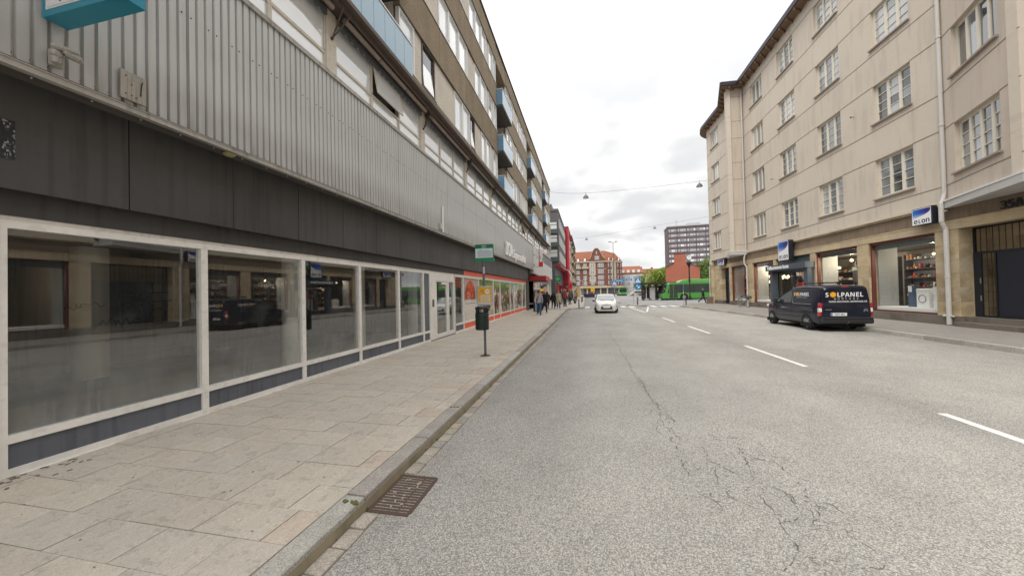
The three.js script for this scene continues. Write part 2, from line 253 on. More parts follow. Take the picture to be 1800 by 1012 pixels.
// the road: a fine sheet whose tone wanders with wear (wheel tracks, old patches)
const road = struct('road', 'worn pale grey asphalt street with cracks');
{
  const x0 = -2.4, x1 = 12.6, z0 = -36, z1 = 14, nx = 60, nz = 200, g = new THREE.PlaneGeometry(x1 - x0, z1 - z0, nx, nz); g.rotateX(-Math.PI / 2); g.translate((x0 + x1) / 2, 0, (z0 + z1) / 2);
  const c = new Float32Array(g.attributes.position.count * 3);
  for (let i = 0; i < g.attributes.position.count; i++) {
    const x = g.attributes.position.getX(i), z = g.attributes.position.getZ(i);
    g.attributes.uv.setXY(i, x, z);
    let l = 0.92 + 0.22 * (noise3(x * 0.35 + 40, z * 0.08 + 40, 3) - 0.5) + 0.18 * (noise3(x * 1.1 + 70, z * 0.5 + 60, 8) - 0.5);
    for (const t of [0.2, 1.9, 3.5, 6.0, 7.8]) l += 0.06 * Math.exp(-Math.pow((x - t) / 0.35, 2));
    l -= 0.10 * Math.exp(-Math.pow((x + 1.75) / 0.3, 2)) + 0.09 * Math.exp(-Math.pow((x - 10.2) / 0.5, 2)) + 0.05 * Math.exp(-Math.pow((x - 4.6) / 0.18, 2));
    const w = 0.012 * (noise3(x * 0.5 + 10, z * 0.2 + 90, 5) - 0.5);
    c[i * 3] = l * (1 + w); c[i * 3 + 1] = l; c[i * 3 + 2] = l * (1 - w);
  }
  g.setAttribute('color', new THREE.BufferAttribute(c, 3));
  const m = new THREE.Mesh(g, M.asphalt); m.name = 'asphalt'; m.receiveShadow = true; road.add(m);
  W('junction_asphalt', bx(-70, 110, -0.02, -0.001, -300, -36), M.farGround, road);
  // cracks: thin irregular dark ribbons along the wheel track and a web of finer ones near the camera
  const R = rngOf(77), strips = [];
  const ribbon = (x, z, dx, dz, len, w, wob) => {
    const P = [], pts = [], L0 = Math.hypot(dx, dz) || 1, ux = dx / L0, uz = dz / L0; let off = 0;
    for (let s = 0; s < len; s += 0.035) { off += (R() - 0.5) * 0.03 * wob - off * 0.10; const jag = (R() - 0.5) * 0.012; pts.push([x + ux * s - uz * (off + jag), z + uz * s + ux * (off + jag), w * (0.15 + 1.2 * R()) * Math.min(1, (s + 0.03) / 0.12, (len - s) / 0.12)]); }
    for (let i = 0; i + 1 < pts.length; i++) {
      const [ax, az, aw] = pts[i], [bx_, bz, bw] = pts[i + 1]; if (R() < 0.22) continue;
      let nx = -(bz - az), nz = bx_ - ax; const l = Math.hypot(nx, nz) || 1; nx /= l; nz /= l;
      const a = [ax + nx * aw, 0.003, az + nz * aw], b = [ax - nx * aw, 0.003, az - nz * aw], c2 = [bx_ + nx * bw, 0.003, bz + nz * bw], d = [bx_ - nx * bw, 0.003, bz - nz * bw];
      P.push(...a, ...c2, ...b, ...b, ...c2, ...d);
    }
    if (!P.length) return; const g2 = new THREE.BufferGeometry(); g2.setAttribute('position', new THREE.Float32BufferAttribute(P, 3)); g2.setAttribute('normal', new THREE.Float32BufferAttribute(P.map((_, i) => (i % 3 === 1 ? 1 : 0)), 3)); strips.push(g2);
  };
  const chain = (pts, w, wob = 1.5) => { w *= 0.8; for (let i = 0; i + 1 < pts.length; i++) { const [ax, az] = pts[i], dx = pts[i + 1][0] - ax, dz = pts[i + 1][1] - az; ribbon(ax, az, dx, dz, Math.hypot(dx, dz), w, wob); const L = Math.hypot(dx, dz); for (let q = 0; q < L * 5; q++) { const f = R(); ribbon(ax + dx * f + (R() - 0.5) * 0.12, az + dz * f + (R() - 0.5) * 0.1, R() - 0.5, (R() - 0.5) * 0.6, 0.04 + R() * 0.11, w * 0.8, 1.5); } } };
  chain([[0.88, -16.4], [0.94, -12.5], [0.97, -9.2], [0.98, -6.7], [1.03, -5.5], [0.96, -4.6], [0.94, -4.05], [0.95, -3.6]], 0.0075, 1.3); chain([[0.93, -8.2], [1.03, -6.2], [1.08, -5.2], [1.02, -4.4]], 0.005);
  chain([[1.0, -4.75], [1.16, -4.63], [1.4, -4.59], [1.64, -4.46], [1.64, -4.16], [1.85, -4.04], [1.9, -3.78], [2.02, -3.72]], 0.006); chain([[1.64, -4.46], [1.55, -3.84], [1.45, -3.41], [1.41, -3.1], [1.39, -2.85], [1.41, -2.7], [1.39, -2.5]], 0.0055);
  chain([[1.03, -3.4], [1.0, -3.06], [1.07, -2.9]], 0.005); chain([[1.25, -3.9], [1.22, -3.5], [1.12, -3.2]], 0.005); chain([[1.62, -3.5], [1.69, -3.3], [1.67, -3.12], [1.82, -3.05], [1.81, -2.92], [1.86, -2.72]], 0.005); chain([[1.41, -2.85], [1.39, -2.64], [1.51, -2.68], [1.65, -2.65], [1.86, -2.73]], 0.005); chain([[4.76, -8.7], [4.81, -7.64], [4.88, -6.9], [4.88, -6.3]], 0.006);
  for (let k = 0; k < 26; k++) { const x = 1.0 + R() * 1.0, z = -4.8 + R() * 2.4; ribbon(x, z, R() - 0.5, R() - 0.3, 0.12 + R() * 0.4, 0.004, 1.6); }
  for (let k = 0; k < 10; k++) ribbon(0.9 + R() * 0.25, -9 + R() * 4, R() - 0.5, 1, 0.2 + R() * 0.5, 0.0045, 1.4);
  ribbon(-1.62, -14, 0.01, 1, 2.2, 0.010, 1.4); ribbon(-1.55, -18.5, 0, 1, 2.5, 0.012, 1.4); ribbon(-1.2, -12.4, 0.4, 1, 0.9, 0.008, 1.8);
  mesh('crack', strips, M.crack, road).userData.kind = 'stuff';
}
const dashGeo = (() => { const s = [], R = rngOf(5); for (let i = 0; i <= 24; i++) s.push([-0.06 + 0.007 * (R() - 0.5), -1.52 + i * 3.04 / 24]); for (let i = 24; i >= 0; i--) s.push([0.06 + 0.007 * (R() - 0.5), -1.52 + i * 3.04 / 24]); const g = poly(s, 0.004); g.rotateX(-Math.PI / 2); return g; })();
const markings = struct('lane_marking', 'white dashed centre line and pedestrian crossing stripes painted on the road');
for (const z of [1.7, -4.42, -10.5, -16.68, -21.95]) put(mesh('dash', dashGeo, M.paint, markings), z < -20 ? 4.66 : 4.75, 0.001, z);
{
  const flat = (pts) => slabOf(pts, 0.001, 0.006);
  const line = (a, b, w) => { const dx = b[0] - a[0], dz = b[1] - a[1], l = Math.hypot(dx, dz), nx = -dz / l * w / 2, nz = dx / l * w / 2; return flat([[a[0] + nx, a[1] + nz], [b[0] + nx, b[1] + nz], [b[0] - nx, b[1] - nz], [a[0] - nx, a[1] - nz]]); };
  mesh('wedge_line', line([4.5, -29.2], [4.35, -39.6], 0.14), M.paint, markings);
  mesh('wedge_line', line([4.75, -29.9], [6.2, -38.2], 0.14), M.paint, markings);
  for (let i = 0; i < 6; i++) { const x = -0.2 + i * 0.95; mesh('crossing_stripe', flat([[x, -40.9], [x + 0.5, -40.9], [x + 0.5, -38.2], [x, -38.2]]), M.paint, markings); }
  for (let i = 0; i < 4; i++) { const x = 6.7 + i * 1.0; mesh('crossing_stripe', flat([[x, -40.9], [x + 0.5, -40.9], [x + 0.5, -38.2], [x, -38.2]]), M.paint, markings); }
  for (let i = 0; i < 5; i++) { const x = 8.5 + i * 2.2; mesh('crossing_stripe', flat([[x, -46.2], [x + 1.1, -46.2], [x + 1.1, -45.9], [x, -45.9]]), M.paint, markings); }
}
// left pavement: concrete flags laid in rows across, one mesh each as far as they can be told apart
const PY = 0.13;
const leftPavement = struct('pavement', 'concrete flagstone pavement in front of the shop windows on the near side of the road', [-4, 0, 0]);
{
  W('bedding', [bx(-5.62, -2.02, -0.05, PY - 0.009, -33.2, 14)], M.joint, leftPavement);
  W('far_paving', [slabOf([[-5.62, -33.2], [-1.99, -33.2], [-1.95, -34.3], [-0.55, -36.4], [-0.45, -58], [-0.6, -130], [-5.62, -130]], -0.05, PY)], M.slabs[1], leftPavement);
  const variants = {}; const R = rngOf(301);
  const flag = (w) => { // a flag w wide, 0.344 deep, arrises rounded by a narrow chamfer
    const key = w.toFixed(2); variants[key] ??= [0, 1, 2, 3].map((k) => { const g = bx(-w / 2 + 0.002, w / 2 - 0.002, -0.03, 0, -0.172, 0.172, k * 0.37 + w, k * 0.53); return g; });
    return variants[key][Math.floor(R() * 4)];
  };
  const rest = [];
  for (let r = 0; r < 104; r++) {
    const z = 3.42 - r * 0.3485; let x = -2.035, first = true; // rows run from the kerb to the shop front
    while (x > -5.6) {
      let w = 0.6; if (first) { w = [0.2, 0.4, 0.6, 0.33][Math.floor(R() * 4)]; if (r === 16) w = 0.21; if (r === 15) w = 0.41; }
      w = Math.min(w, x + 5.62); if (w < 0.06) break;
      const cx = x - w / 2, small = w < 0.45 && first, mat = M.slabs[small && R() < 0.5 ? 5 : R() < 0.03 ? 5 : Math.floor(R() * 5)];
      const y = PY + (R() - 0.5) * 0.005, tx = (R() - 0.5) * 0.006, tz = (R() - 0.5) * 0.006;
      if (r < 44) { const m = mesh('flagstone', flag(w), mat, leftPavement); m.position.set(cx + 4, y, z); m.rotation.set(tx, 0, tz); }
      else rest.push(flag(w).clone().translate(cx + 4, y, z));
      x -= w + 0.004; first = false;
    }
  }
  mesh('far_flagstone', rest, M.slabs[0], leftPavement).userData.kind = 'stuff';
  // kerb stones and the row of setts in the gutter
  const kerb = struct('kerb', 'granite kerb stones along the pavement in front of the shop windows', [-1.93, 0, 0]);
  const ks = [0, 1, 2].map((k) => { const g = rbx(0.18, 0.26, 1.155, 0.014, -0.015, 0.0, 0); const u = g.attributes.uv, p = g.attributes.position, n = g.attributes.normal; for (let i = 0; i < u.count; i++) { const nx = Math.abs(n.getX(i)), ny = Math.abs(n.getY(i)); u.setXY(i, (nx > 0.6 ? p.getY(i) : p.getX(i)) + k * 0.3, p.getZ(i) + k * 0.41); } return g; });
  for (let z = 3.2, i = 0; z > -33; z -= 1.172, i++) { const m = mesh('kerb_stone', ks[i % 3], M.kerbs[Math.floor(R() * 3)], kerb); m.position.set(0.002 * (R() - 0.5), PY - 0.13 + 0.006 * (R() - 0.5), z - 0.586 + 0.06); m.rotation.y = 0.004 * (R() - 0.5); }
  const turn = [[-1.93, -32.6], [-1.93, -33.6], [-1.62, -34.5], [-1.1, -35.3], [-0.6, -36.1], [-0.45, -37.2], [-0.45, -58]];
  for (let i = 0; i + 1 < turn.length; i++) { const [ax, az] = turn[i], [cx2, cz] = turn[i + 1]; W('kerb_stone', beam([ax, 0.03, az], [cx2, 0.03, cz], 0.15, 0.22), M.kerbs[i % 3], kerb); }
  const mossG = []; for (let i = 0; i < 60; i++) { const z = 2 - R() * 12; mossG.push(sph(0.006 + R() * 0.01, -1.853 - R() * 0.004, 0.006 + R() * R() * 0.03, z, 5, 4)); } for (const [x, z] of [[-1.97, -2.49], [-1.9, -2.5], [-1.86, -2.48], [-1.95, -4.84], [-2.0, -4.83], [-1.9, -4.85]]) for (let k = 0; k < 7; k++) mossG.push(sph(0.008 + R() * 0.008, x + (R() - 0.5) * 0.04, PY + 0.001, z + (R() - 0.5) * 0.02, 5, 4));
  W('dirt', bx(-1.857, -1.853, -0.01, 0.085, -32.5, 3.2), M.kerbDirt, kerb).userData.kind = 'stuff';
  const moss = W('moss', mossG, M.moss, kerb); moss.userData.kind = 'stuff';
  const gut = struct('gutter', 'row of stone setts in the gutter beside the kerb', [-1.78, 0, 0]);
  W('joint_bed', bx(-1.855, -1.708, -0.02, 0.0035, -16, -3.24), M.joint, gut); W('joint_bed', bx(-1.855, -1.708, -0.02, 0.0035, -2.55, 3), M.joint, gut);
  const sg = [0.17, 0.2, 0.23].map((l, k) => { const g = rbx(0.135, 0.05, l, 0.012, 0, 0, 0, 1); const u = g.attributes.uv, p = g.attributes.position; for (let i = 0; i < u.count; i++) u.setXY(i, p.getX(i) + k * 0.21, p.getZ(i) + k * 0.37); return g; });
  for (let z = 3; z > -16; ) { const k = Math.floor(R() * 3), l = [0.17, 0.2, 0.23][k]; if (!(z - l < -2.60 && z > -3.18)) { const m = mesh('sett', sg[k], M.setts[Math.floor(R() * 4)], gut); m.position.set((R() - 0.5) * 0.015, -0.012 + (R() - 0.5) * 0.008, z - l / 2); m.rotation.set((R() - 0.5) * 0.03, (R() - 0.5) * 0.06, (R() - 0.5) * 0.04); } z -= l + 0.012; }
}
{ // street drain
  const t = thing('storm_drain', 'rusty iron drain grate set in the gutter at the kerb', 'drain', [-1.66, 0, -2.89]);
  mesh('frame', [bx(-0.2, 0.19, -0.05, 0.006, -0.3, -0.262), bx(-0.2, 0.19, -0.05, 0.006, 0.262, 0.3), bx(0.165, 0.2, -0.05, 0.006, -0.262, 0.262), bx(-0.2, -0.165, -0.05, 0.006, -0.262, 0.262)], M.rust, t);
  const bar = bx(-0.165, 0.165, -0.04, 0.004, -0.011, 0.011); for (let i = 0; i < 13; i++) put(mesh('bar', bar, M.rust, t), 0, 0, -0.235 + i * 0.0392);
  mesh('cross_bar', [bx(0.06, 0.075, -0.04, 0.002, -0.262, 0.262)], M.rust, t); mesh('sump', bx(-0.165, 0.165, -0.028, -0.02, -0.262, 0.262), M.void, t);
  const R = rngOf(9), l = []; for (let i = 0; i < 16; i++) { const g = bx(-0.014, 0.014, 0, 0.004, -0.006, 0.006); g.rotateY(R() * 6); l.push(g.translate(-0.14 + R() * 0.22, 0.004, -0.24 + R() * 0.46)); }
  mesh('litter', l, std([0.42, 0.36, 0.27], 0.9), t).userData.kind = 'stuff';
}
{ // small litter lying on the flags and the road
  const R = rngOf(19), l = [], d = [], q = [];
  for (let i = 0; i < 46; i++) { const g = bx(-0.012, 0.012, 0, 0.003, -0.004, 0.004); g.rotateY(R() * 6); l.push(g.translate(-2.1 - R() * 3.3, PY + 0.004, 0.2 - R() * 6)); }
  for (let i = 0; i < 70; i++) { const s = 0.005 + 0.009 * R() * R(), g = new THREE.CylinderGeometry(s, s, 0.002, 8); g.scale(1, 1, 0.6 + 0.5 * R()); d.push(g.translate(-2.1 - R() * 3.4, PY + 0.0045, 0.2 - R() * R() * 10)); }
  tag(mesh('litter', l, std([0.66, 0.64, 0.6], 0.9)), 'cigarette ends and paper scraps scattered on the flagstones', null, null, 'stuff');
  for (let i = 0; i < 40; i++) { const g = bx(-0.018, 0.018, 0, 0.004, -0.009, 0.009); g.rotateY(R() * 6); q.push(g.translate(-5.46 + R() * R() * 0.5, PY + 0.004, -1.5 - R() * 1.2)); }
  tag(mesh('leaf_litter', q, std([0.17, 0.13, 0.10], 0.95)), 'dead leaves and dirt gathered at the foot of the near window post', null, null, 'stuff');
  tag(mesh('gum_spots', d, std([0.20, 0.185, 0.165], 0.95)), 'dark trodden gum spots on the flagstones', null, null, 'stuff');
}
const kerbR = [[10.75, 14], [10.6, 0], [10.55, -10], [10.55, -16], [10.2, -23], [9.65, -33.5], [9.35, -36.5], [9.4, -38.3], [9.9, -39.9], [10.9, -41.4], [12.6, -42.9], [15, -44.2], [26, -46.5]];
{ // right pavement
  const p = struct('far_pavement', 'grey asphalt pavement on the far side of the road beside the stone shop fronts', [12, 0, -15]);
  W('paving', slabOf([...kerbR, [26, -46.5], [26, -20], [15.2, -20], [15.2, 14]].filter((q, i, a) => !i || q[0] !== a[i - 1][0] || q[1] !== a[i - 1][1]), -0.05, PY), std([0.335, 0.318, 0.295], 0.95, { map: TX.slab }), p);
  const k = struct('far_kerb', 'granite kerb on the far side of the road', [10, 0, -15]); let n = 0;
  for (let i = 0; i + 1 < kerbR.length - 1; i++) { const [ax, az] = kerbR[i], [cx, cz] = kerbR[i + 1], L = Math.hypot(cx - ax, cz - az), m = Math.max(1, Math.round(L / 1.2)); for (let j = 0; j < m; j++) { const f = (j + 0.004) / m, f2 = (j + 0.992) / m; W('kerb_stone', beam([lerp(ax, cx, f), 0.036, lerp(az, cz, f)], [lerp(ax, cx, f2), 0.036, lerp(az, cz, f2)], 0.16, 0.21), M.kerbs[(n++ * 7) % 3], k); } }
}
// ------------------------------------------------------------------ the long block on the near side: shops below, corrugated band, strip windows, flats above
const block = thing('apartment_block', 'long block of flats with corrugated grey metal band over shop windows', 'building', [-5.5, 0, -20]);
const NEAR = 4.6, FAR = -52;
{
  const B = block, R = rngOf(41);
  // carcass
  W('wall', [bx(-18, -6.35, 3.2, 17.0, FAR + 0.02, NEAR), bx(-18, -12.2, 0, 3.2, -52, NEAR)], M.cream, B);
  W('ceiling', [bx(-12.2, -5.42, 3.0, 3.18, FAR, NEAR)], M.interior, B);
  W('floor', [bx(-12.2, -5.62, -0.02, 0.14, -32.9, NEAR)], M.interiorFloor, B);
  W('inner_wall', [bx(-12.2, -12.1, 0.14, 3.0, -32, NEAR), bx(-12.1, -5.7, 0.14, 3.0, -13.98, -13.88), bx(-12.1, -6.5, 0.14, 3.0, 4.4, 4.6), bx(-5.6, -5.44, 0.14, 3.2, 3.6, 4.6)], M.interior, B);
  mesh('column', cyl(0.3, 0.3, 2.86, 4, 0, 0, 0).rotateY(Math.PI / 4), M.column, B).position.set(-10.7 + 5.5, 0.14, -5.5 + 20);
  for (const [x, z] of [[-7.2, -7.25], [-6.75, -12.6], [-7.4, -10.2]]) mesh('column', cyl(0.18, 0.18, 2.86, 24), M.column, B).position.set(x + 5.5, 0.14, z + 20);
  // shop windows: frame > pane, base panel
  const grimeMap = (tagged) => canvasTex(512, 512, (g, w, h) => {
    const q = rngOf(tagged ? 12 : 13); g.clearRect(0, 0, w, h);
    const im = g.createImageData(w, h); for (let y = 0; y < h; y++) for (let x = 0; x < w; x++) { const v = y / h, n = fbm(x / w, v, 6, 5, 211), st = fbm(x / w, v, 60, 3, 217, 4); const a = 0.012 + 0.26 * smooth(0.62, 1.0, v + 0.35 * (n - 0.5)) * (0.4 + 0.9 * st) + 0.03 * smooth(0.55, 0.8, n), p = (y * w + x) * 4; im.data[p] = 188; im.data[p + 1] = 192; im.data[p + 2] = 190; im.data[p + 3] = clamp(a, 0, 0.5) * 255; } g.putImageData(im, 0, 0);
    if (tagged) { g.strokeStyle = 'rgba(20,20,20,0.28)'; g.lineCap = 'round'; const scr = (x, y, n, s) => { g.lineWidth = 2 + 2 * q(); g.beginPath(); g.moveTo(x, y); for (let i = 0; i < n; i++) { x += s * (0.2 + 0.7 * q()); g.quadraticCurveTo(x - s * q(), y + s * 2.2 * (q() - 0.5), x, y + s * 1.6 * (q() - 0.5)); } g.stroke(); }; scr(120, 200, 9, 20); scr(250, 175, 8, 24); scr(200, 250, 10, 20); scr(260, 205, 7, 26); g.beginPath(); g.arc(365, 240, 26, 0.6, 6); g.stroke(); g.lineWidth = 4; g.beginPath(); g.moveTo(270, 165); g.lineTo(400, 160); g.moveTo(268, 192); g.lineTo(410, 188); g.stroke(); }
  });
  const grime = std([1, 1, 1], 0.9, { map: grimeMap(false), transparent: true }), grimeTag = std([1, 1, 1], 0.9, { map: grimeMap(true), transparent: true });
  const shopWindow = (z0, z1, o = {}) => { // z0 nearer than z1 (z falls away from the camera)
    const mat = o.frame || M.frame, xf = -5.5, xb = -5.6, m = 0.045;
    const f = W('shop_window', [bx(xb, xf, 2.545, 2.635, z1, z0), bx(xb + 0.01, xf + 0.012, 2.635, 2.662, z1, z0), bx(xb, xf, 0.445, 0.52, z1, z0), bx(xb, xf, 0.13, 0.2, z1, z0), bx(xb, xf - 0.002, 0.2, 0.445, z0 - m, z0), bx(xb, xf - 0.002, 0.52, 2.545, z0 - m, z0), bx(xb, xf - 0.002, 0.2, 0.445, z1, z1 + m), bx(xb, xf - 0.002, 0.52, 2.545, z1, z1 + m), bx(xb + 0.02, xf + 0.02, 0.118, 0.13, z1, z0)], mat, B);
    const gl = (n, mtl, x, a, b, q, w) => { const mm = mesh(n, bx(x - 0.008, x + 0.002, a, b, q, w), mtl, f); return mm; };
    const pg = new THREE.PlaneGeometry(z0 - z1 - 2 * m, 2.025); pg.rotateY(Math.PI / 2); pg.translate(-5.553, 1.5325, (z0 + z1) / 2);
    if (!o.noPane) mesh('pane', pg, o.pane || (o.print ? M.shopGlass : M.frontGlass), f);
    if (o.print) { const q = new THREE.PlaneGeometry(z0 - z1 - 2 * m, 2.025); q.rotateY(Math.PI / 2); q.translate(-5.575, 1.5325, (z0 + z1) / 2); mesh('window_poster', q, o.print, f); }
    if (!o.noPane && !o.print) { const q = new THREE.PlaneGeometry(z0 - z1 - 2 * m, 2.025); q.rotateY(Math.PI / 2); q.translate(-5.55, 1.5325, (z0 + z1) / 2); mesh('grime', q, z1 < -3.5 && z1 > -4.5 ? grimeTag : grime, f); }
    gl('base_panel', o.base || M.base, -5.53, 0.2, 0.445, z1 + m, z0 - m);
    // world geometry under a mesh that has been shifted: shift the children as the frame was
    const s = offsetOf(f); f.children.forEach((c) => c.geometry.translate(-s.x, -s.y, -s.z));
    return f;
  };
  const posts = [4.4, 2.6, 0.8, -0.35, -2.2];
  for (let i = 0; i + 1 < posts.length; i++) if (i !== 3) shopWindow(posts[i], posts[i + 1]);
  W('pier', bx(-5.6, -5.495, 0.13, 2.66, -2.215, -0.35), M.frame, B);
  for (const [a, b] of [[-2.215, -4.04], [-4.04, -5.87], [-5.87, -7.63], [-7.63, -9.46], [-9.46, -11.05], [-11.05, -11.56]]) shopWindow(a, b, b === -11.56 ? { noPane: true } : {});
  W('side_panel', bx(-5.57, -5.53, 0.52, 2.545, -11.52, -11.1), M.base, B);
  { // entrance door with an intercom panel beside it
    W('door_frame', [bx(-5.6, -5.498, 0.13, 2.66, -12.06, -11.57), bx(-5.6, -5.5, 2.3, 2.66, -13.87, -12.06), bx(-5.6, -5.5, 0.13, 2.3, -13.87, -13.8), bx(-5.6, -5.5, 0.13, 2.3, -13.3, -13.2)], M.frame, B);
    W('intercom', [bx(-5.498, -5.485, 1.35, 1.62, -11.86, -11.72)], M.steelDark, B);
    const d = W('door', [bx(-5.58, -5.52, 0.15, 0.3, -13.2, -12.06), bx(-5.58, -5.52, 2.18, 2.3, -13.2, -12.06), bx(-5.58, -5.52, 0.3, 2.18, -12.16, -12.06), bx(-5.58, -5.52, 0.3, 2.18, -13.2, -13.1)], M.frame, B);
    const s = offsetOf(d), ad = (n, g, mt) => mesh(n, g.translate(-s.x, -s.y, -s.z), mt, d);
    ad('pane', bx(-5.556, -5.55, 0.3, 2.18, -13.1, -12.16), M.frontGlass); ad('handle', merged([rod([-5.47, 0.95, -12.11], [-5.47, 1.3, -12.11], 0.012), rod([-5.52, 0.98, -12.11], [-5.47, 0.98, -12.11], 0.008), rod([-5.52, 1.27, -12.11], [-5.47, 1.27, -12.11], 0.008)]), M.steel); ad('door_closer', bx(-5.52, -5.47, 2.2, 2.26, -12.5, -12.16), M.black);
    W('sidelight', bx(-5.556, -5.55, 0.3, 2.3, -13.8, -13.3), M.frontGlass, B); W('threshold', bx(-5.62, -5.46, 0.1, 0.15, -13.87, -11.57), M.steelDark, B); W('kick_plate', bx(-5.58, -5.52, 0.15, 0.3, -13.8, -13.3), M.frame, B);
  }
  { // supermarket windows with printed films
    const R2 = rngOf(55);
    const food = canvasTex(512, 640, (g, w, h) => {
      g.fillStyle = '#b9b5b0'; g.fillRect(0, 0, w, h); g.fillStyle = '#cfcac4'; g.fillRect(0, h * 0.52, w, h * 0.48);
      g.fillStyle = '#c4421f'; g.beginPath(); g.moveTo(w * 0.5, h * 0.05); g.bezierCurveTo(w * 0.86, h * 0.1, w * 0.88, h * 0.45, w * 0.8, h * 0.5); g.lineTo(w * 0.17, h * 0.5); g.bezierCurveTo(w * 0.1, h * 0.42, w * 0.2, h * 0.08, w * 0.5, h * 0.05); g.fill();
      for (let i = 0; i < 60; i++) { g.fillStyle = ['#e0602c', '#ee8450', '#a0341c', '#d04c24'][Math.floor(R2() * 4)]; g.beginPath(); g.ellipse(w * (0.3 + 0.4 * R2()), h * (0.12 + 0.36 * R2()), 8 + 26 * R2(), 5 + 12 * R2(), R2() * 3, 0, 7); g.fill(); }
      g.fillStyle = '#e4ddd5'; g.fillRect(w * 0.12, h * 0.52, w * 0.76, h * 0.07); g.fillStyle = '#8c4a38'; g.fillRect(w * 0.14, h * 0.595, w * 0.72, h * 0.012); g.fillStyle = '#ddd2c8'; g.beginPath(); g.moveTo(w * 0.14, h * 0.61); g.lineTo(w * 0.86, h * 0.61); g.bezierCurveTo(w * 0.82, h * 0.9, w * 0.7, h, w * 0.5, h); g.bezierCurveTo(w * 0.3, h, w * 0.18, h * 0.9, w * 0.14, h * 0.61); g.fill();
    });
    const film = (seed) => canvasTex(384, 384, (g, w, h) => { const q = rngOf(seed); g.fillStyle = '#7c9638'; g.fillRect(0, 0, w, h * 0.25); g.fillStyle = ['#77705f', '#6b6a60', '#80786c'][seed % 3]; g.fillRect(0, h * 0.2, w, h * 0.8); for (let i = 0; i < 90; i++) { g.fillStyle = ['#3a2018', '#c4b8a8', '#8e3a22', '#f0eae0', '#24262a', '#a8521e', '#7c9638', '#e4dcd0'][Math.floor(q() * 8)]; g.globalAlpha = 0.75; const x = q() * w, y = h * (0.25 + 0.75 * q()); g.beginPath(); g.ellipse(x, y, 8 + 30 * q(), 14 + 50 * q(), q() * 0.6, 0, 7); g.fill(); } g.globalAlpha = 1; });
    const pm = (t) => std([1, 1, 1], 0.6, { map: t }), films = [61, 62, 63].map((s) => pm(film(s)));
    shopWindow(-13.95, -15.02);
    const oz = [-15.02, -17.35, -20.3, -21.95, -25.0, -26.3, -29.9, -31.6];
    for (let i = 0; i + 1 < oz.length; i++) shopWindow(oz[i], oz[i + 1], { base: M.orange, print: i === 0 ? pm(food) : films[i % 3] });
    for (let z = -15.02; z > -31.5; z -= 1.66) W('fascia_panel', bx(-5.5, -5.468, 2.665, 2.86, Math.max(z - 1.645, -31.6), z), M.orange, B);
    W('pier', bx(-6.4, -5.44, 0.13, 3.2, -33.0, -31.62), M.soffit, B);
  }
  // dark fascia over the shop windows
  W('lintel', [bx(-5.6, -5.47, 2.662, 3.05, -31.6, NEAR)], M.strip, B);
  const pj = []; for (let z = 1.93; z > -32.8; z -= 1.257) pj.push(z); pj.unshift(3.2, 4.5);
  for (let i = 0; i < pj.length - 1; i++) { const a = Math.max(pj[i], pj[i + 1]), b = Math.min(pj[i], pj[i + 1]); const m = W('fascia_panel', bx(-5.4, -5.352, 2.9, 4.02, b + 0.006, a - 0.004), M.panels[Math.floor(R() * 3)], B); m.position.x += (R() - 0.5) * 0.006; }
  W('fascia_back', [bx(-5.47, -5.41, 2.96, 4.05, -33.2, NEAR)], M.dark, B);
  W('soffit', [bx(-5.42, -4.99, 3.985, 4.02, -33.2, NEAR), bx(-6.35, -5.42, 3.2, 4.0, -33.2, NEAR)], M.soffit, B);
  W('drip_rail', [bx(-5.025, -4.955, 3.925, 3.982, -33.2, NEAR), bx(-5.03, -4.945, 3.982, 3.992, -33.2, NEAR)], M.lip, B);
  { const g = []; for (let z = 1.5; z > -14; z -= 0.42) g.push(sph(0.008, -5.2, 3.98, z, 8, 6)); W('rivet', g, M.white, B).userData.kind = 'stuff'; }
  // corrugated cladding, one sheet per mesh, ten ribs each
  const sheet = (n, pitch, y0, y1) => { // in the xz plane, ribs vertical
    const prof = []; for (let i = 0; i < n; i++) { const z = -i * pitch; prof.push([0, z], [0, z - pitch * 0.68], [-0.030, z - pitch * 0.77], [-0.030, z - pitch * 0.91]); } prof.push([0, -n * pitch + 0.002]);
    const P = [], N = [], U = [];
    for (let i = 0; i + 1 < prof.length; i++) { const [x0, z0] = prof[i], [x1, z1] = prof[i + 1], dx = x1 - x0, dz = z1 - z0, l = Math.hypot(dx, dz), n2 = [-dz / l, 0, dx / l]; for (const [x, y, z] of [[x0, y0, z0], [x1, y0, z1], [x1, y1, z1], [x0, y0, z0], [x1, y1, z1], [x0, y1, z0]]) { P.push(x, y, z); N.push(...n2); U.push(z, y); } }
    const g = new THREE.BufferGeometry(); g.setAttribute('position', new THREE.Float32BufferAttribute(P, 3)); g.setAttribute('normal', new THREE.Float32BufferAttribute(N, 3)); g.setAttribute('uv', new THREE.Float32BufferAttribute(U, 2)); return g;
  };
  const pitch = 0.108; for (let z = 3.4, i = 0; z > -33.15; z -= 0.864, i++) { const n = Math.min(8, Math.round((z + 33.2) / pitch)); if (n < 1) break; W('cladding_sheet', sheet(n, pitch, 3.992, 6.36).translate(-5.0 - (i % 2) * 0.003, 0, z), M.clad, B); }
  W('cladding_back', bx(-6.3, -5.045, 4.02, 6.35, -33.18, NEAR), M.dark, B);
  { const g = []; for (let z = 3.3; z > -16; z -= pitch) g.push(sph(0.011, -5.025, 4.07, z - pitch * 0.8, 6, 5)); for (let z = 3.3, i = 0; z > -20; z -= pitch, i++) if (i % 3 !== 1) g.push(sph(0.009, -4.998, 5.5, z - pitch * 0.3, 6, 5)); W('screw', g, M.dark, B).userData.kind = 'stuff'; }
  W('flashing', [bx(-5.2, -4.97, 6.36, 6.385, -50, NEAR), bx(-4.99, -4.97, 6.30, 6.36, -33.2, NEAR)], M.lip, B);
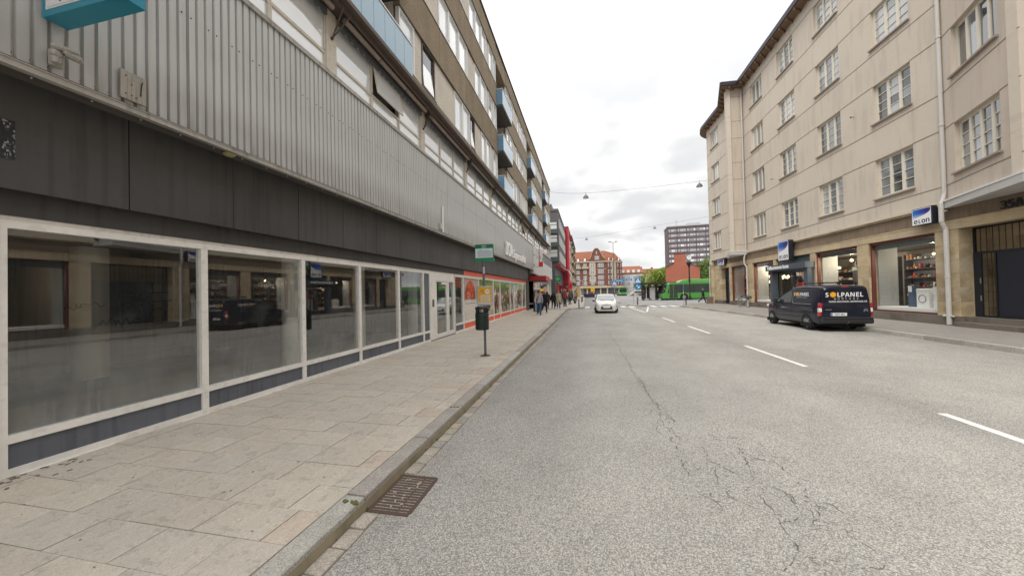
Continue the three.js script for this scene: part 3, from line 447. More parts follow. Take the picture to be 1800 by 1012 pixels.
  // second, smoother stretch of cladding beyond the supermarket door
  for (let z = -33.25; z > -51.5; z -= 2.05) W('cladding_sheet', bx(-5.3, -4.97 + 0.0, 3.62, 6.355, z - 2.035, z), M.clad2, B);
  for (let i = 0; i < 22; i++) W('baluster', bx(-4.95, -4.92, 5.25, 6.3, -40 - i * 0.52, -39.97 - i * 0.52), M.steelDark, B); W('handrail', bx(-4.96, -4.9, 6.28, 6.36, -51.5, -39.8), M.steelDark, B);
  W('shopfront', [bx(-5.7, -5.5, 0.13, 3.6, -52, -38.9)], M.clad2, B); for (let i = 0; i < 5; i++) W('shop_window', bx(-5.5, -5.47, 0.5, 2.9, -41.4 - i * 2.1, -39.5 - i * 2.1), M.paneMid, B);
  W('shop_window', bx(-5.5, -5.46, 0.2, 2.8, -38.8, -36.2), M.paneCurtain, B); W('fascia_panel', bx(-5.5, -5.45, 2.84, 3.0, -38.9, -36.1), M.orange, B);
  // strip windows above the cladding
  const wx = -5.15, post = (z) => W('window_post', bx(-5.32, wx + 0.03, 6.385, 7.8, z - 0.14, z + 0.14), M.cream, B);
  const stripWin = (z1, z0, open, k) => { // far, near edge
    const f = W('window', [bx(-5.26, wx, 6.385, 6.45, z1, z0), bx(-5.26, wx, 6.81, 6.87, z1, z0), bx(-5.26, wx, 7.69, 7.8, z1, z0), bx(-5.26, wx + 0.004, 6.45, 6.80, z0 - 0.045, z0), bx(-5.26, wx + 0.004, 6.89, 7.64, z0 - 0.045, z0), bx(-5.26, wx + 0.004, 6.45, 6.8, z1, z1 + 0.03), bx(-5.26, wx + 0.004, 6.89, 7.64, z1, z1 + 0.03)], M.cream, B);
    const s = offsetOf(f), ad = (n, g, m) => mesh(n, g.translate(-s.x, -s.y, -s.z), m, f);
    ad('pane', bx(-5.195, -5.18, 6.45, 6.81, z1 + 0.03, z0 - 0.045), M.wfilm[k % 3]);
    if (open) { const g = merged([bx(0, 0.035, -0.75, -0.69, z1 + 0.03, z0 - 0.045), bx(0, 0.035, -0.06, 0, z1 + 0.03, z0 - 0.045), bx(0, 0.035, -0.69, -0.06, z0 - 0.1, z0 - 0.045), bx(0, 0.035, -0.69, -0.06, z1 + 0.03, z1 + 0.085)]).rotateZ(0.17).translate(-5.15, 7.64, 0), p = bx(0.01, 0.02, -0.69, -0.06, z1 + 0.085, z0 - 0.1).rotateZ(0.17).translate(-5.15, 7.64, 0); ad('casement', g, M.cream); ad('pane', p, M.wfilm[(k + 1) % 3]); ad('pane', bx(-5.4, -5.39, 6.89, 7.64, z1 + 0.03, z0 - 0.045), M.paneMid); }
    else ad('pane', bx(-5.195, -5.18, 6.87, 7.69, z1 + 0.03, z0 - 0.045), M.wfilm[k % 3]);
  };
  let k = 0; for (let zp = 2.06; zp > -50; zp -= 4.17) { post(zp); const w = (4.17 - 0.28) / 3; for (let i = 0; i < 3; i++) { const z0 = zp - 0.14 - i * w, z1 = z0 - w; if (z1 < -51) break; stripWin(z1, z0, (zp < -6 && zp < -6.2 && zp > -6.4 && i === 1) || (zp < -25 && R() < 0.18), k++); } }
  W('strip_back', bx(-6.35, -5.41, 6.38, 7.8, -52, NEAR), M.interior, B);
  // awning: dark scalloped cloth before the glass, standing in for the hem's reflection there, its tube, the projecting slab and folding arms
  const scallop = (z0, z1) => { const s = [[z1, 0.02], [z0, 0.02]]; const n = Math.round((z0 - z1) / 0.21); for (let i = 0; i < n; i++) for (let j = 0; j <= 5; j++) { const a = j / 5; s.push([z0 - (i + a) * (z0 - z1) / n, -0.13 - 0.06 * Math.sin(a * Math.PI)]); } const g = poly(s.map(([z, y]) => [-z, y]), 0.006); g.rotateY(Math.PI / 2); return g; };
  for (let zp = 2.06; zp > -45; zp -= 4.17) { const z0 = zp - 0.18, z1 = zp - 3.99; W('awning', [scallop(z0, z1).translate(-5.06, 7.70, 0)], M.awning, B); for (let i = 0; i < 3; i++) W('awning_tube', rod([-4.93, 7.71, z0 - i * 1.28], [-4.93, 7.71, z0 - i * 1.28 - 1.25], 0.062, 12), M.tube, B);
    for (const d of [0, -0.06]) W('awning_arm', [rod([-5.1, 7.22, zp], [-4.72, 7.72, zp + 0.12 + d * 4], 0.014), rod([-5.1, 7.22, zp], [-4.98, 7.68, zp - 0.1], 0.014), sph(0.03, -5.1, 7.22, zp, 8, 6)], M.brownMetal, B); }
  W('projecting_slab', [bx(-6.35, -4.64, 7.83, 7.90, -46.5, NEAR)], M.brownMetal, B); W('slab_edge', [bx(-4.66, -4.62, 7.82, 7.915, -46.5, NEAR), bx(-4.82, -4.78, 7.72, 7.83, -46.5, NEAR)], M.brownMetal, B);
  // flats: spandrel panels, window bands, balconies
  const fl = [[8.62, 10.16], [11.62, 13.1], [14.5, 15.95]], bal = [[-6.25, -9.03], [-20.35, -23.05], [-31.4, -34.1], [-42.45, -45.15]], xw = -5.12;
  const runs = [[NEAR, -6.25], [-9.03, -20.35], [-23.05, -31.4], [-34.1, -42.45], [-45.15, FAR]];
  const winGeo = {}; // shared window shapes by width
  const flatWin = (w, h, y, z0, mat, open) => {
    const key = w.toFixed(2) + h.toFixed(2); winGeo[key] ??= [merged([bx(-0.1, 0.02, 0, 0.07, -w, 0), bx(-0.1, 0.02, h - 0.07, h, -w, 0), bx(-0.1, 0.018, 0.07, h - 0.07, -0.07, 0), bx(-0.1, 0.018, 0.07, h - 0.07, -w, -w + 0.07), bx(-0.02, 0.07, -0.03, 0, -w, 0)]), bx(-0.06, -0.045, 0.07, h - 0.07, -w + 0.07, -0.07), bx(0, 0.03, 0.02, h - 0.02, -w + 0.08, -0.03)];
    const f = mesh('window', winGeo[key][0], open ? M.brownMetal : M.white, B); f.position.set(xw + 5.5, y, z0 + 20);
    mesh('pane', winGeo[key][1], mat, f);
    if (open) { const c = mesh('casement', bx(0, 0.03, 0.05, h - 0.08, -w + 0.12, 0), M.brownMetal, f); c.rotation.z = 0.09; c.position.set(0.0, 0, -0.06); const p = mesh('pane', bx(0.031, 0.036, 0.12, h - 0.15, -w + 0.18, -0.06), M.wfilm[1], f); p.rotation.z = 0.09; p.position.set(0, 0, -0.06); }
    return w;
  };
  const pats = [[['o', 0.72], ['c', 1.07], ['w', 0.92], ['w', 0.92], ['c', 0.5], ['o', 1.0], ['c', 1.9], ['w', 0.95], ['w', 0.95]], [['c', 0.55], ['w', 0.95], ['w', 1.1], ['c', 0.35], ['w', 1.1], ['c', 1.75], ['w', 1.0], ['w', 1.1], ['w', 1.1], ['c', 0.5]], [['w', 0.95], ['c', 0.7], ['w', 1.0], ['c', 1.4], ['w', 1.0], ['w', 1.0], ['w', 0.9], ['c', 0.45]]];
  runs.forEach(([z0, z1], ri) => {
    W('core_wall', bx(-6.35, -5.3, 7.92, 17.0, z1, z0), M.cream, B);
    fl.forEach(([a, b], fi) => {
      let z = z0, i = ri * 3 + fi; const p = pats[fi];
      while (z - z1 > 0.3) { let [t, w] = p[i++ % p.length]; if (z - w - z1 < 0.3) { w = z - z1; t = w > 0.6 && w < 1.3 ? 'w' : 'c'; } if (t === 'c') W('cream_panel', bx(-5.3, xw - 0.005, a, b, z - w + 0.004, z - 0.004), M.cream, B); else flatWin(w, b - a, a, z, t === 'o' ? M.paneDark : M.wfilm[Math.floor(R() * 3)], t === 'o' && ri === 1); z -= w; }
      const top = fi < 2 ? fl[fi + 1][0] - 0.035 : 17.05, n = Math.max(1, Math.round((z0 - z1) / 2.8)), w = (z0 - z1) / n;
      for (let j = 0; j < n; j++) W('spandrel_panel', bx(-5.3, xw + 0.045 + 0.004 * (R() - 0.5), b + 0.035, top, z0 - (j + 1) * w + 0.007, z0 - j * w - 0.007), M.tan[Math.floor(R() * 3)], B);
      W('sill', [bx(-5.2, xw + 0.07, b + 0.0, b + 0.033, z1, z0), bx(-5.2, xw + 0.065, top + 0.002, top + 0.03, z1, z0)], M.brownMetal, B);
    });
    W('sill', bx(-5.3, xw + 0.06, 7.95, 8.6, z1, z0), M.tan[0], B);
  });
  bal.forEach(([z0, z1], bi) => {
    W('core_wall', [bx(-6.35, -6.2, 7.92, 17.0, z1 - 0.0, z0)], M.tan[1], B);
    for (const [fi, y] of [[0, 7.95], [1, 10.45], [2, 13.25]]) {
      if (bi === 0 && fi > 0) { }
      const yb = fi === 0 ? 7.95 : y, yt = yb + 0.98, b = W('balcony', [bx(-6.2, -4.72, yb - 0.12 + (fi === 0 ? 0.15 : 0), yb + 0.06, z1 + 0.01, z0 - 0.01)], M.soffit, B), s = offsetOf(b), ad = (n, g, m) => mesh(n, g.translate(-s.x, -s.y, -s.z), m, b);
      const n = 6, w = (z0 - z1) / n; for (let i = 0; i < n; i++) ad('rail_panel', bx(-4.72, -4.70, yb, yt - 0.06, z0 - (i + 1) * w + 0.006, z0 - i * w - 0.006), M.blue);
      ad('side_panel', bx(-5.1, -4.72, yb, yt - 0.06, z0 - 0.02, z0), M.blueEdge); ad('side_panel', bx(-5.1, -4.72, yb, yt - 0.06, z1, z1 + 0.02), M.blueEdge);
      ad('handrail', merged([bx(-4.75, -4.68, yt - 0.04, yt, z1, z0), bx(-5.1, -4.75, yt - 0.04, yt, z0 - 0.05, z0), bx(-5.1, -4.75, yt - 0.04, yt, z1, z1 + 0.05)]), M.white2);
      W('balcony_door', bx(-6.2, -6.15, yb + 0.1, yb + 2.1, z1 + 0.5, z1 + 1.4), M.paneMid, B); W('balcony_window', bx(-6.2, -6.15, yb + 0.9, yb + 2.1, z1 + 1.5, z0 - 0.3), M.wfilm[0], B);
    }
    W('loggia_soffit', bx(-6.35, -5.1, 15.95, 17.05, z1, z0), M.tan[2], B);
  });
  W('roof', [bx(-18.2, -5.02, 17.05, 17.16, FAR - 0.2, NEAR)], M.roofDark, B); W('end_wall', bx(-17.9, -5.2, 0.2, 17.0, FAR - 0.15, FAR), M.cream, B);
}
// things fixed to the block
{
  const t = thing('box_sign', 'turquoise box sign hung out from the corrugated wall', 'sign', [-4.97, 4.5, -2.33]);
  mesh('casing', bx(0, 1.02, 0, 1.15, -0.085, 0.085), std([0.02, 0.25, 0.36], 0.35), t); mesh('face', bx(0.06, 0.62, 0.06, 1.08, 0.085, 0.09), M.white, t);
  const fm = std([1, 1, 1], 0.5, { map: canvasTex(256, 128, (g, w, h) => { g.fillStyle = '#dfe2e2'; g.fillRect(0, 0, w, h); g.fillStyle = '#6b3a36'; g.font = 'bold 84px sans-serif'; g.fillText('TR', 70, 118); }) });
  const f = new THREE.PlaneGeometry(0.5, 0.25); mesh('lettering', f.translate(0.33, 0.2, 0.093), fm, t); mesh('bracket', [bx(-0.03, 0.0, 0.2, 0.3, -0.05, 0.05), bx(-0.03, 0.0, 0.8, 0.9, -0.05, 0.05)], M.steelDark, t);
}
{
  const t = thing('security_light', 'grey twin floodlight with sensor on the bottom edge of the corrugated wall', 'floodlight', [-4.99, 4.03, -2.33]);
  mesh('bracket', [rbx(0.05, 0.16, 0.09, 0.012, 0.025, 0.13, 0), rod([0.03, 0.1, 0], [0.12, 0.16, 0.0], 0.022)], M.lip, t); mesh('sensor', [sph(0.045, 0.1, 0.15, 0.03), cyl(0.03, 0.045, 0.05, 12, 0.09, 0.06, 0.03)], M.lip, t);
  for (const s of [-1, 1]) { const l = mesh('lamp_head', [rbx(0.15, 0.035, 0.11, 0.012, 0.09, 0, 0), bx(0.02, 0.15, -0.025, -0.017, -0.045, 0.045)], M.lip, t); l.position.set(0.08, 0.2 + s * 0.022, s * 0.075 - 0.03); l.rotation.set(0.3 * s, s * 0.5, -0.35); }
}
{
  const t = thing('junction_plate', 'square beige metal cover plate screwed to the corrugated wall', 'plate', [-4.985, 4.22, -2.92]);
  mesh('plate', rbx(0.02, 0.32, 0.23, 0.006, 0.01, 0, 0), std([0.44, 0.40, 0.345], 0.7, { map: TX.dirt }), t); mesh('cable', tubeOf([[0.024, 0.1, -0.08], [0.03, 0.08, -0.07], [0.024, 0.02, -0.065], [0.026, -0.07, -0.06]], 0.005), M.black, t); mesh('screw', [[0.1, 0.07], [-0.1, 0.07], [0.02, 0.02], [-0.11, -0.02], [-0.1, 0.02]].map(([y, z]) => sph(0.007, 0.022, y, z, 6, 5)), M.rust, t);
}
{
  const t = thing('soffit_lamp', 'small yellowed round lamp under the overhang', 'lamp', [-5.2, 3.985, -4.18]);
  mesh('shade', lathe([[0.001, -0.045], [0.05, -0.04], [0.078, -0.02], [0.082, 0]]), std([0.42, 0.40, 0.17], 0.4), t); mesh('rim', new THREE.TorusGeometry(0.082, 0.008, 6, 20).rotateX(Math.PI / 2), M.dark, t);
}
{ // torn sticker
  const R = rngOf(3), m = std([1, 1, 1], 0.8, { map: canvasTex(64, 256, (g, w, h) => { g.fillStyle = '#2a2a2e'; g.fillRect(0, 0, w, h); for (let i = 0; i < 60; i++) { g.fillStyle = R() < 0.6 ? '#8a8c92' : '#3a3b40'; g.fillRect(R() * w, R() * h, 4 + 12 * R(), 4 + 16 * R()); } }) });
  const p = new THREE.PlaneGeometry(0.085, 0.37).rotateY(Math.PI / 2), t = mesh('torn_poster', p, m); tag(t, 'torn grey sticker on the dark fascia panel', 'sticker'); t.position.set(-5.344, 3.37, -2.2);
}
{
  const t = thing('cable_cover', 'white vertical strip fixed on the corrugated wall', 'strip', [-4.98, 3.99, -11.6]);
  mesh('strip', rbx(0.03, 0.95, 0.12, 0.008, 0, 0.5, 0), M.white2, t); mesh('junction_box', rbx(0.07, 0.2, 0.14, 0.01, 0.02, 0.2, 0.22), M.clad2, t);
}
{ // supermarket sign
  const t = thing('supermarket_sign', 'raised white letters of the supermarket on the corrugated wall', 'sign', [-4.99, 4.12, -21.3], Math.PI / 2);
  mesh('mounting_rail', [bx(0, 6.0, 0.2, 0.25, -0.02, 0.0), bx(0, 6.0, 0.6, 0.65, -0.02, 0.0)], M.steelDark, t);
  let x = 0; for (const [s, h] of [['ICA', 0.86], ['Supermarket', 0.58]]) { for (const ch of s) { const g = text3(ch, h, 0.1), w = g.boundingBox.max.x; const l = mesh('letter', [g.translate(x, 0.1, 0.0)], M.letterWhite, t); const e = text3(ch, h, 0.06).translate(x, 0.1, -0.0); x += w + h * 0.06; } x += 0.1; }
}
{
  const t = thing('canopy', 'red canopy over the supermarket entrance', 'canopy', [-5.4, 2.9, -33.1]);
  mesh('face', bx(0, 1.6, 0, 0.46, -3.2, 0), M.redDark, t); mesh('front_panel', bx(1.6, 1.63, 0.01, 0.45, -3.2, -0.01), M.red, t); mesh('soffit', bx(0.03, 1.58, -0.03, 0, -3.17, -0.03), M.dark, t);
}
{
  const t = thing('projecting_sign', 'red and white upright sign standing out above the supermarket canopy', 'sign', [-4.95, 4.2, -33.4]);
  mesh('panel', [rbx(0.85, 0.55, 0.16, 0.05, 0.5, 0.3, 0), rbx(0.62, 1.0, 0.14, 0.05, 0.55, 1.3, 0)], M.white, t); mesh('bracket', [bx(0, 0.1, 1.2, 1.28, -0.04, 0.04), bx(-0.02, 0.12, 0.2, 0.28, -0.04, 0.04), bx(0.5, 0.58, 0.55, 0.85, -0.03, 0.03)], M.steelDark, t);
  ['I', 'C', 'A'].forEach((c, i) => { const g = text3(c, 0.26, 0.02); mesh('letter', g.translate(0.46, 1.5 - i * 0.32, 0.07), M.red, t); }); mesh('red_panel', rbx(0.45, 0.5, 0.17, 0.03, 0.68, 0.3, 0), M.red, t);
}
// ------------------------------------------------------------------ the plastered corner building on the far side of the road
const house = thing('corner_building', 'beige plastered five storey corner building with stone shop fronts and dark eaves', 'building', [14, 0, -25]);
{
  const B = house, R = rngOf(67);
  const SILL = [5.95, 9.62, 13.3, 17.0], HEAD = [7.85, 11.47, 15.15, 18.85], TOP = 19.6, BOT = 4.98, TH = 0.32;
  const stainMat = std([0.16, 0.13, 0.10], 0.95, { transparent: true, map: canvasTex(64, 256, (g, w, h) => { g.clearRect(0, 0, w, h); const im = g.createImageData(w, h); for (let y = 0; y < h; y++) for (let x = 0; x < w; x++) { const u = x / w, v = y / h, p = (y * w + x) * 4; im.data[p] = im.data[p + 1] = im.data[p + 2] = 255; im.data[p + 3] = 255 * 0.10 * smooth(0, 0.35, u) * smooth(1, 0.65, u) * Math.pow(1 - v, 1.4) * (0.4 + 0.6 * vnoise(u * 7, v * 2, 64, 64, 301)); } g.putImageData(im, 0, 0); }) });
  const wallMat = [M.plaster, M.plaster2];
  // window prototypes: frame mesh > panes, sill
  const proto = {};
  const makeWin = (w, h, nc, rows, modern) => { // origin at lower left of the opening seen from the street, +x along the wall, +z outwards
    const key = [w, h.toFixed(2), nc, rows].join('_'); if (proto[key]) return proto[key];
    const fr = [bx(0, w, 0, 0.07, -0.09, 0), bx(0, w, h - 0.07, h, -0.09, 0), bx(0, 0.07, 0.07, h - 0.07, -0.09, 0), bx(w - 0.07, w, 0.07, h - 0.07, -0.09, 0)], panes = [], cw = (w - 0.14) / nc;
    for (let c = 0; c < nc; c++) {
      const x0 = 0.07 + c * cw, x1 = x0 + cw; if (c) fr.push(bx(x0 - 0.055, x0 + 0.055, 0.07, h - 0.07, -0.085, 0.006));
      const a = x0 + (c ? 0.075 : 0.04), b = x1 - (c < nc - 1 ? 0.075 : 0.04); fr.push(bx(a - 0.035, a, 0.07, h - 0.07, -0.07, -0.004), bx(b, b + 0.035, 0.07, h - 0.07, -0.07, -0.004), bx(a, b, 0.07, 0.115, -0.07, -0.004), bx(a, b, h - 0.115, h - 0.07, -0.07, -0.004));
      const y0 = 0.115, y1 = h - 0.115, ph = (y1 - y0) / rows; for (let r = 0; r < rows; r++) { if (r) fr.push(bx(a, b, y0 + r * ph - 0.014, y0 + r * ph + 0.014, -0.065, -0.012)); panes.push([c, bx(a, b, y0 + r * ph + (r ? 0.014 : 0), y0 + (r + 1) * ph - (r < rows - 1 ? 0.014 : 0), -0.055, -0.045)]); }
    }
    return (proto[key] = { frame: merged(fr), panes, sill: bx(-0.06, w + 0.06, -0.07, -0.005, -0.1, 0.24) });
  };
  const pools = [[M.paneMid, M.paneMid, M.paneDark, M.paneCurtain], [M.paneCurtain, M.paneCurtain, M.paneMid], [M.paneDark, M.paneMid, M.paneMid]];
  const addWin = (frame3, w, h, nc, rows, fl) => {
    const p = makeWin(w, h, nc, rows), f = mesh('window', p.frame, M.wframe, B); f.applyMatrix4(frame3);
    const pool = pools[fl >= 2 ? (R() < 0.5 ? 1 : 0) : Math.floor(R() * 3)], cm = []; for (let c = 0; c < nc; c++) cm.push(pool[Math.floor(R() * pool.length)]);
    for (const [c, g] of p.panes) { const m = mesh('pane', g, R() < 0.15 ? pool[Math.floor(R() * pool.length)] : cm[c], f); m.rotation.set((R() - 0.5) * 0.012, (R() - 0.5) * 0.012, 0); }
    mesh('sill', p.sill, M.sill, f); return f;
  };
  // a stretch of upper wall from a to b (plan points, seen from the street a is on the left), with openings at distances s along it
  const upper = (a, b, cols, mi = 0, o = {}) => {
    const L = Math.hypot(b[0] - a[0], b[1] - a[1]), ux = (b[0] - a[0]) / L, uz = (b[1] - a[1]) / L; // outward normal = (-uz, ux)... kept on the street side
    const basis = new THREE.Matrix4().makeBasis(new THREE.Vector3(ux, 0, uz), new THREE.Vector3(0, 1, 0), new THREE.Vector3(-uz, 0, ux)), local = (x, y, z) => new THREE.Matrix4().makeTranslation(a[0] - 14, 0, a[1] + 25).multiply(basis).multiply(new THREE.Matrix4().makeTranslation(x, y, z));
    const holes = []; for (const [s, w] of cols) for (let f = 0; f < 4; f++) holes.push([[s, SILL[f]], [s, HEAD[f]], [s + w, HEAD[f]], [s + w, SILL[f]]]);
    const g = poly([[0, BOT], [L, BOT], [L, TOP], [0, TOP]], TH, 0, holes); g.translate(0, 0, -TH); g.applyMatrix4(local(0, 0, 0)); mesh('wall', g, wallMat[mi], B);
    const put2 = (x0, x1, y, hh = 0.026) => { const c = bx(x0, x1, y - hh / 2, y + hh / 2, -0.01, 0.010); c.applyMatrix4(local(0, 0, 0)); mesh('groove_shade', c, M.groove, B); };  // proud strip coloured dark to stand for the shade in a wall groove
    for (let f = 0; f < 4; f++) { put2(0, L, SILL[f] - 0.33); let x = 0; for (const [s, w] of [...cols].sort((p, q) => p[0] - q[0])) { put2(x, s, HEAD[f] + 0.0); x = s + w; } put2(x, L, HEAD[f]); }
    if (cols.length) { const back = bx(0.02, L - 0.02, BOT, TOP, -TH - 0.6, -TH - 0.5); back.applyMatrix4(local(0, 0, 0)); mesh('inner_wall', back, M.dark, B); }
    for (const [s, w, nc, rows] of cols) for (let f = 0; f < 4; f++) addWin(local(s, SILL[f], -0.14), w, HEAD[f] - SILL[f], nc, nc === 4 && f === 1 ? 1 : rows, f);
    const st = []; for (const [s, w] of cols) for (let f = 0; f < 4; f++) for (const x of [s - 0.03, s + w + 0.03, s + w * R()]) { const hh = 0.5 + 1.3 * R(), ww = 0.10 + 0.16 * R(), q = new THREE.PlaneGeometry(ww, hh).translate(x, SILL[f] - 0.09 - hh / 2, 0.004); q.applyMatrix4(local(0, 0, 0)); st.push(q); }
    if (st.length) mesh('stain', st, stainMat, B).userData.kind = 'stuff';
  };
  const P = { n0: [14, 16], n1: [14, -13.0], t1: [12.65, -13.1], t2: [13.95, -16.9], m1: [14, -34.45], u1: [12.65, -34.35], u2: [13.9, -38.2], e1: [13.72, -42.6] };
  // seen from the street the far end is on the left
  const col = (zFar, from) => from - 0; // distances are measured from the far (left) end
  upper(P.m1, P.t2, [[1.45, 2.02, 3, 1], [5.72, 2.02, 3, 4], [9.93, 2.02, 3, 4], [14.15, 2.04, 3, 4]].map(([s, w, n, r]) => [s, w, n, r]), 0);
  upper(P.t2, P.t1, [[0.62, 2.52, 4, 4]], 1);
  upper(P.t1, P.n1, [], 0);
  upper(P.n1, P.n0, [[1.6, 2.02, 3, 1], [5.8, 2.02, 3, 1], [10.0, 2.02, 3, 1], [14.2, 2.02, 3, 1]], 0);
  upper(P.u1, P.m1, [], 1);
  upper(P.u2, P.u1, [], 0);
  upper(P.e1, P.u2, [[0.75, 2.0, 3, 1]], 0);
  const arc = []; for (let i = 0; i <= 7; i++) { const a = i / 7 * Math.PI / 2 * 0.95; arc.push([16.2 - 2.48 * Math.cos(a), -42.6 - 2.6 * Math.sin(a)]); }
  for (let i = 0; i < 7; i++) upper(arc[i + 1], arc[i], [], 0);
  upper([27, -45.6], arc[7], [[5, 2, 3, 1]], 0);
  // canopies: the undersides of the two angled bays
  const bay = (t, r, e) => slabOf([[t[0] - 0.1, t[1] + 0.08], [e[0], t[1] + 0.08], [e[0], r[1] - 0.1], [r[0] - 0.08, r[1] - 0.14]], 4.72, 4.97);
  W('canopy', bay([12.65, -13.1], [13.95, -16.9], [14.0, 0]), M.canopy, B); W('canopy', bay([12.65, -34.35], [13.9, -38.2], [14.0, 0]), M.canopy, B);
  W('canopy_edge', [slabOf([[12.53, -13.0], [14, -13.0], [14, -17.05], [13.84, -17.08]], 4.975, 5.03)], M.white2, B); W('canopy_edge', [slabOf([[12.53, -34.25], [14, -34.25], [14, -38.35], [13.8, -38.38]], 4.975, 5.03)], M.white2, B);
  // eaves: boarded soffit with rafter ends, dark gutter, roof
  const eIn = [P.n0, P.n1, P.t1, P.t2, P.m1, P.u1, P.u2, P.e1, ...arc.slice(1), [27, -45.6]];
  const eOut = [[13.42, 16], [13.42, -12.45], [12.05, -12.55], [13.38, -16.75], [13.42, -33.85], [12.05, -33.75], [13.3, -38.1], [13.12, -42.6], ...arc.slice(1).map(([x, z], i) => { const a = (i + 1) / 7 * Math.PI / 2 * 0.95; return [x - 0.58 * Math.cos(a), z - 0.58 * Math.sin(a)]; }), [27, -46.2]];
  for (let i = 0; i + 1 < eIn.length; i++) {
    const a = eIn[i], b = eIn[i + 1], c = eOut[i + 1], d = eOut[i];
    W('soffit', slabOf([a, b, c, d], 19.6, 19.64), M.wood, B);
    W('gutter', [beam([d[0], 19.82, d[1]], [c[0], 19.82, c[1]], 0.14, 0.34)], M.gutter, B);
    const L = Math.hypot(c[0] - d[0], c[1] - d[1]), n = Math.max(1, Math.floor(L / 0.9)), g = []; if (L > 1.2) for (let j = 0; j < n; j++) { const f = (j + 0.5) / n; g.push(beam([lerp(a[0], b[0], f), 19.53, lerp(a[1], b[1], f)], [lerp(d[0], c[0], f * 0.98 + 0.01), 19.53, lerp(d[1], c[1], f * 0.98 + 0.01)], 0.09, 0.13)); }
    for (const q of g) W('rafter', q, M.wood, B);
  }
  const roofPts = [...eOut, [27, 16]]; W('roof', slabOf(roofPts, 19.86, 20.0), M.roofDark, B);
  { const g = new THREE.BufferGeometry(); g.setAttribute('position', new THREE.Float32BufferAttribute([13.4, 20, 16, 20, 25, 16, 20, 25, -40, 13.4, 20, 16, 20, 25, -40, 13.4, 20, -42, 26.6, 20, 16, 20, 25, -40, 20, 25, 16, 26.6, 20, 16, 26.6, 20, -45, 20, 25, -40, 13.4, 20, -42, 20, 25, -40, 26.6, 20, -45], 3)); g.computeVertexNormals(); W('roof', g, M.roofDark, B); }
  // ground floor: stone piers in blocks, plinth, beam, weathered band, cornice
  const openings = [[12, 8.6], [7.8, 4.4], [3.6, 0.2], [-0.6, -4], [-4.8, -8.2], [-9.2, -12.2], [-12.95, -16.58], [-17.5, -20.92], [-21.68, -25.1], [-25.62, -29.72], [-30.08, -33.42], [-34.45, -37.97], [-38.5, -40.5]];
  const doors = new Set([6, 9, 12]); let z = 16;
  const piers = []; for (const [a, b] of openings) { piers.push([z, a]); z = b; } piers.push([z, -42.55]);
  for (const [a, b] of piers) { const hs = [0.5]; let y = 0.5; while (y < 3.84) { const h = Math.min(0.56, 3.87 - y); if (a - b < 1.3) W('stone_block', bx(13.98 - 0.006 * R(), 14.36, y + 0.002, y + h - 0.003, b + 0.002, a - 0.002, R() * 2, R() * 2), M.stones[Math.floor(R() * 4)], B); else { const m = (a + b) / 2; W('stone_block', bx(13.98 - 0.006 * R(), 14.36, y + 0.002, y + h - 0.003, m + 0.003, a - 0.002, R() * 2), M.stones[Math.floor(R() * 4)], B); W('stone_block', bx(13.98 - 0.006 * R(), 14.36, y + 0.002, y + h - 0.003, b + 0.002, m - 0.003, R() * 2), M.stones[Math.floor(R() * 4)], B); } y += h; } W('plinth', bx(13.94, 14.36, 0, 0.5, b, a), M.plinth, B); }
  W('stone_back', bx(14.36, 14.4, 0.0, 0.5, -42.5, 16), M.dark, B);
  openings.forEach(([a, b], i) => { if (!doors.has(i)) W('plinth', bx(13.95, 14.36, 0, 0.5, b, a), M.plinth, B); });
  for (let zz = 16; zz > -42.5; zz -= 1.62) { const e = Math.max(zz - 1.615, -42.6); W('lintel_stone', bx(13.965, 14.36, 3.87, 4.19, e, zz, R() * 2), M.stones[Math.floor(R() * 4)], B); }
  W('fascia_band', bx(14.0, 14.36, 4.19, 4.78, -42.6, 16), M.brown, B);
  W('moulding', [bx(13.95, 14.0, 4.19, 4.23, -42.6, 16), bx(13.93, 14.3, 4.78, 4.86, -42.6, 16)], M.stones[2], B);
  W('cornice', [bx(13.86, 14.3, 4.86, 4.98, -12.95, 16), bx(13.86, 14.3, 4.86, 4.98, -34.2, -17.1), bx(13.72, 14.3, 4.86, 4.98, -42.6, -38.45)], M.cornice, B);
  for (let i = 0; i < 7; i++) { const a = arc[i], b = arc[i + 1]; W('corner_pier', [beam([a[0] + 0.15, 2.2, a[1]], [b[0] + 0.15, 2.2, b[1]], 0.3, 4.4)], M.stones[i % 4], B); W('cornice', beam([a[0] + 0.1, 4.7, a[1]], [b[0] + 0.1, 4.7, b[1]], 0.34, 0.6), M.cornice, B); }
  W('side_wall', bx(16.2, 27, 0, 5, -45.5, -45.2), M.stones[1], B);
  W('floor_slab', bx(14.3, 26, 4.6, 4.9, -45, 16), M.interior, B);
  // shop interior
  W('floor', bx(14.36, 21, 0.42, 0.5, -42, 16), M.interiorFloor, B); W('ceiling', bx(14.4, 21, 3.9, 3.95, -42, 16), M.warmWall, B);
  W('inner_wall', [bx(20.5, 20.7, 0.5, 3.9, -42, 16), bx(14.5, 20.5, 0.5, 3.9, -17.1, -16.95), bx(14.5, 20.5, 0.5, 3.9, -42, -41.9), bx(14.5, 20.5, 0.5, 3.9, -12.6, -12.45)], M.warmWall, B);
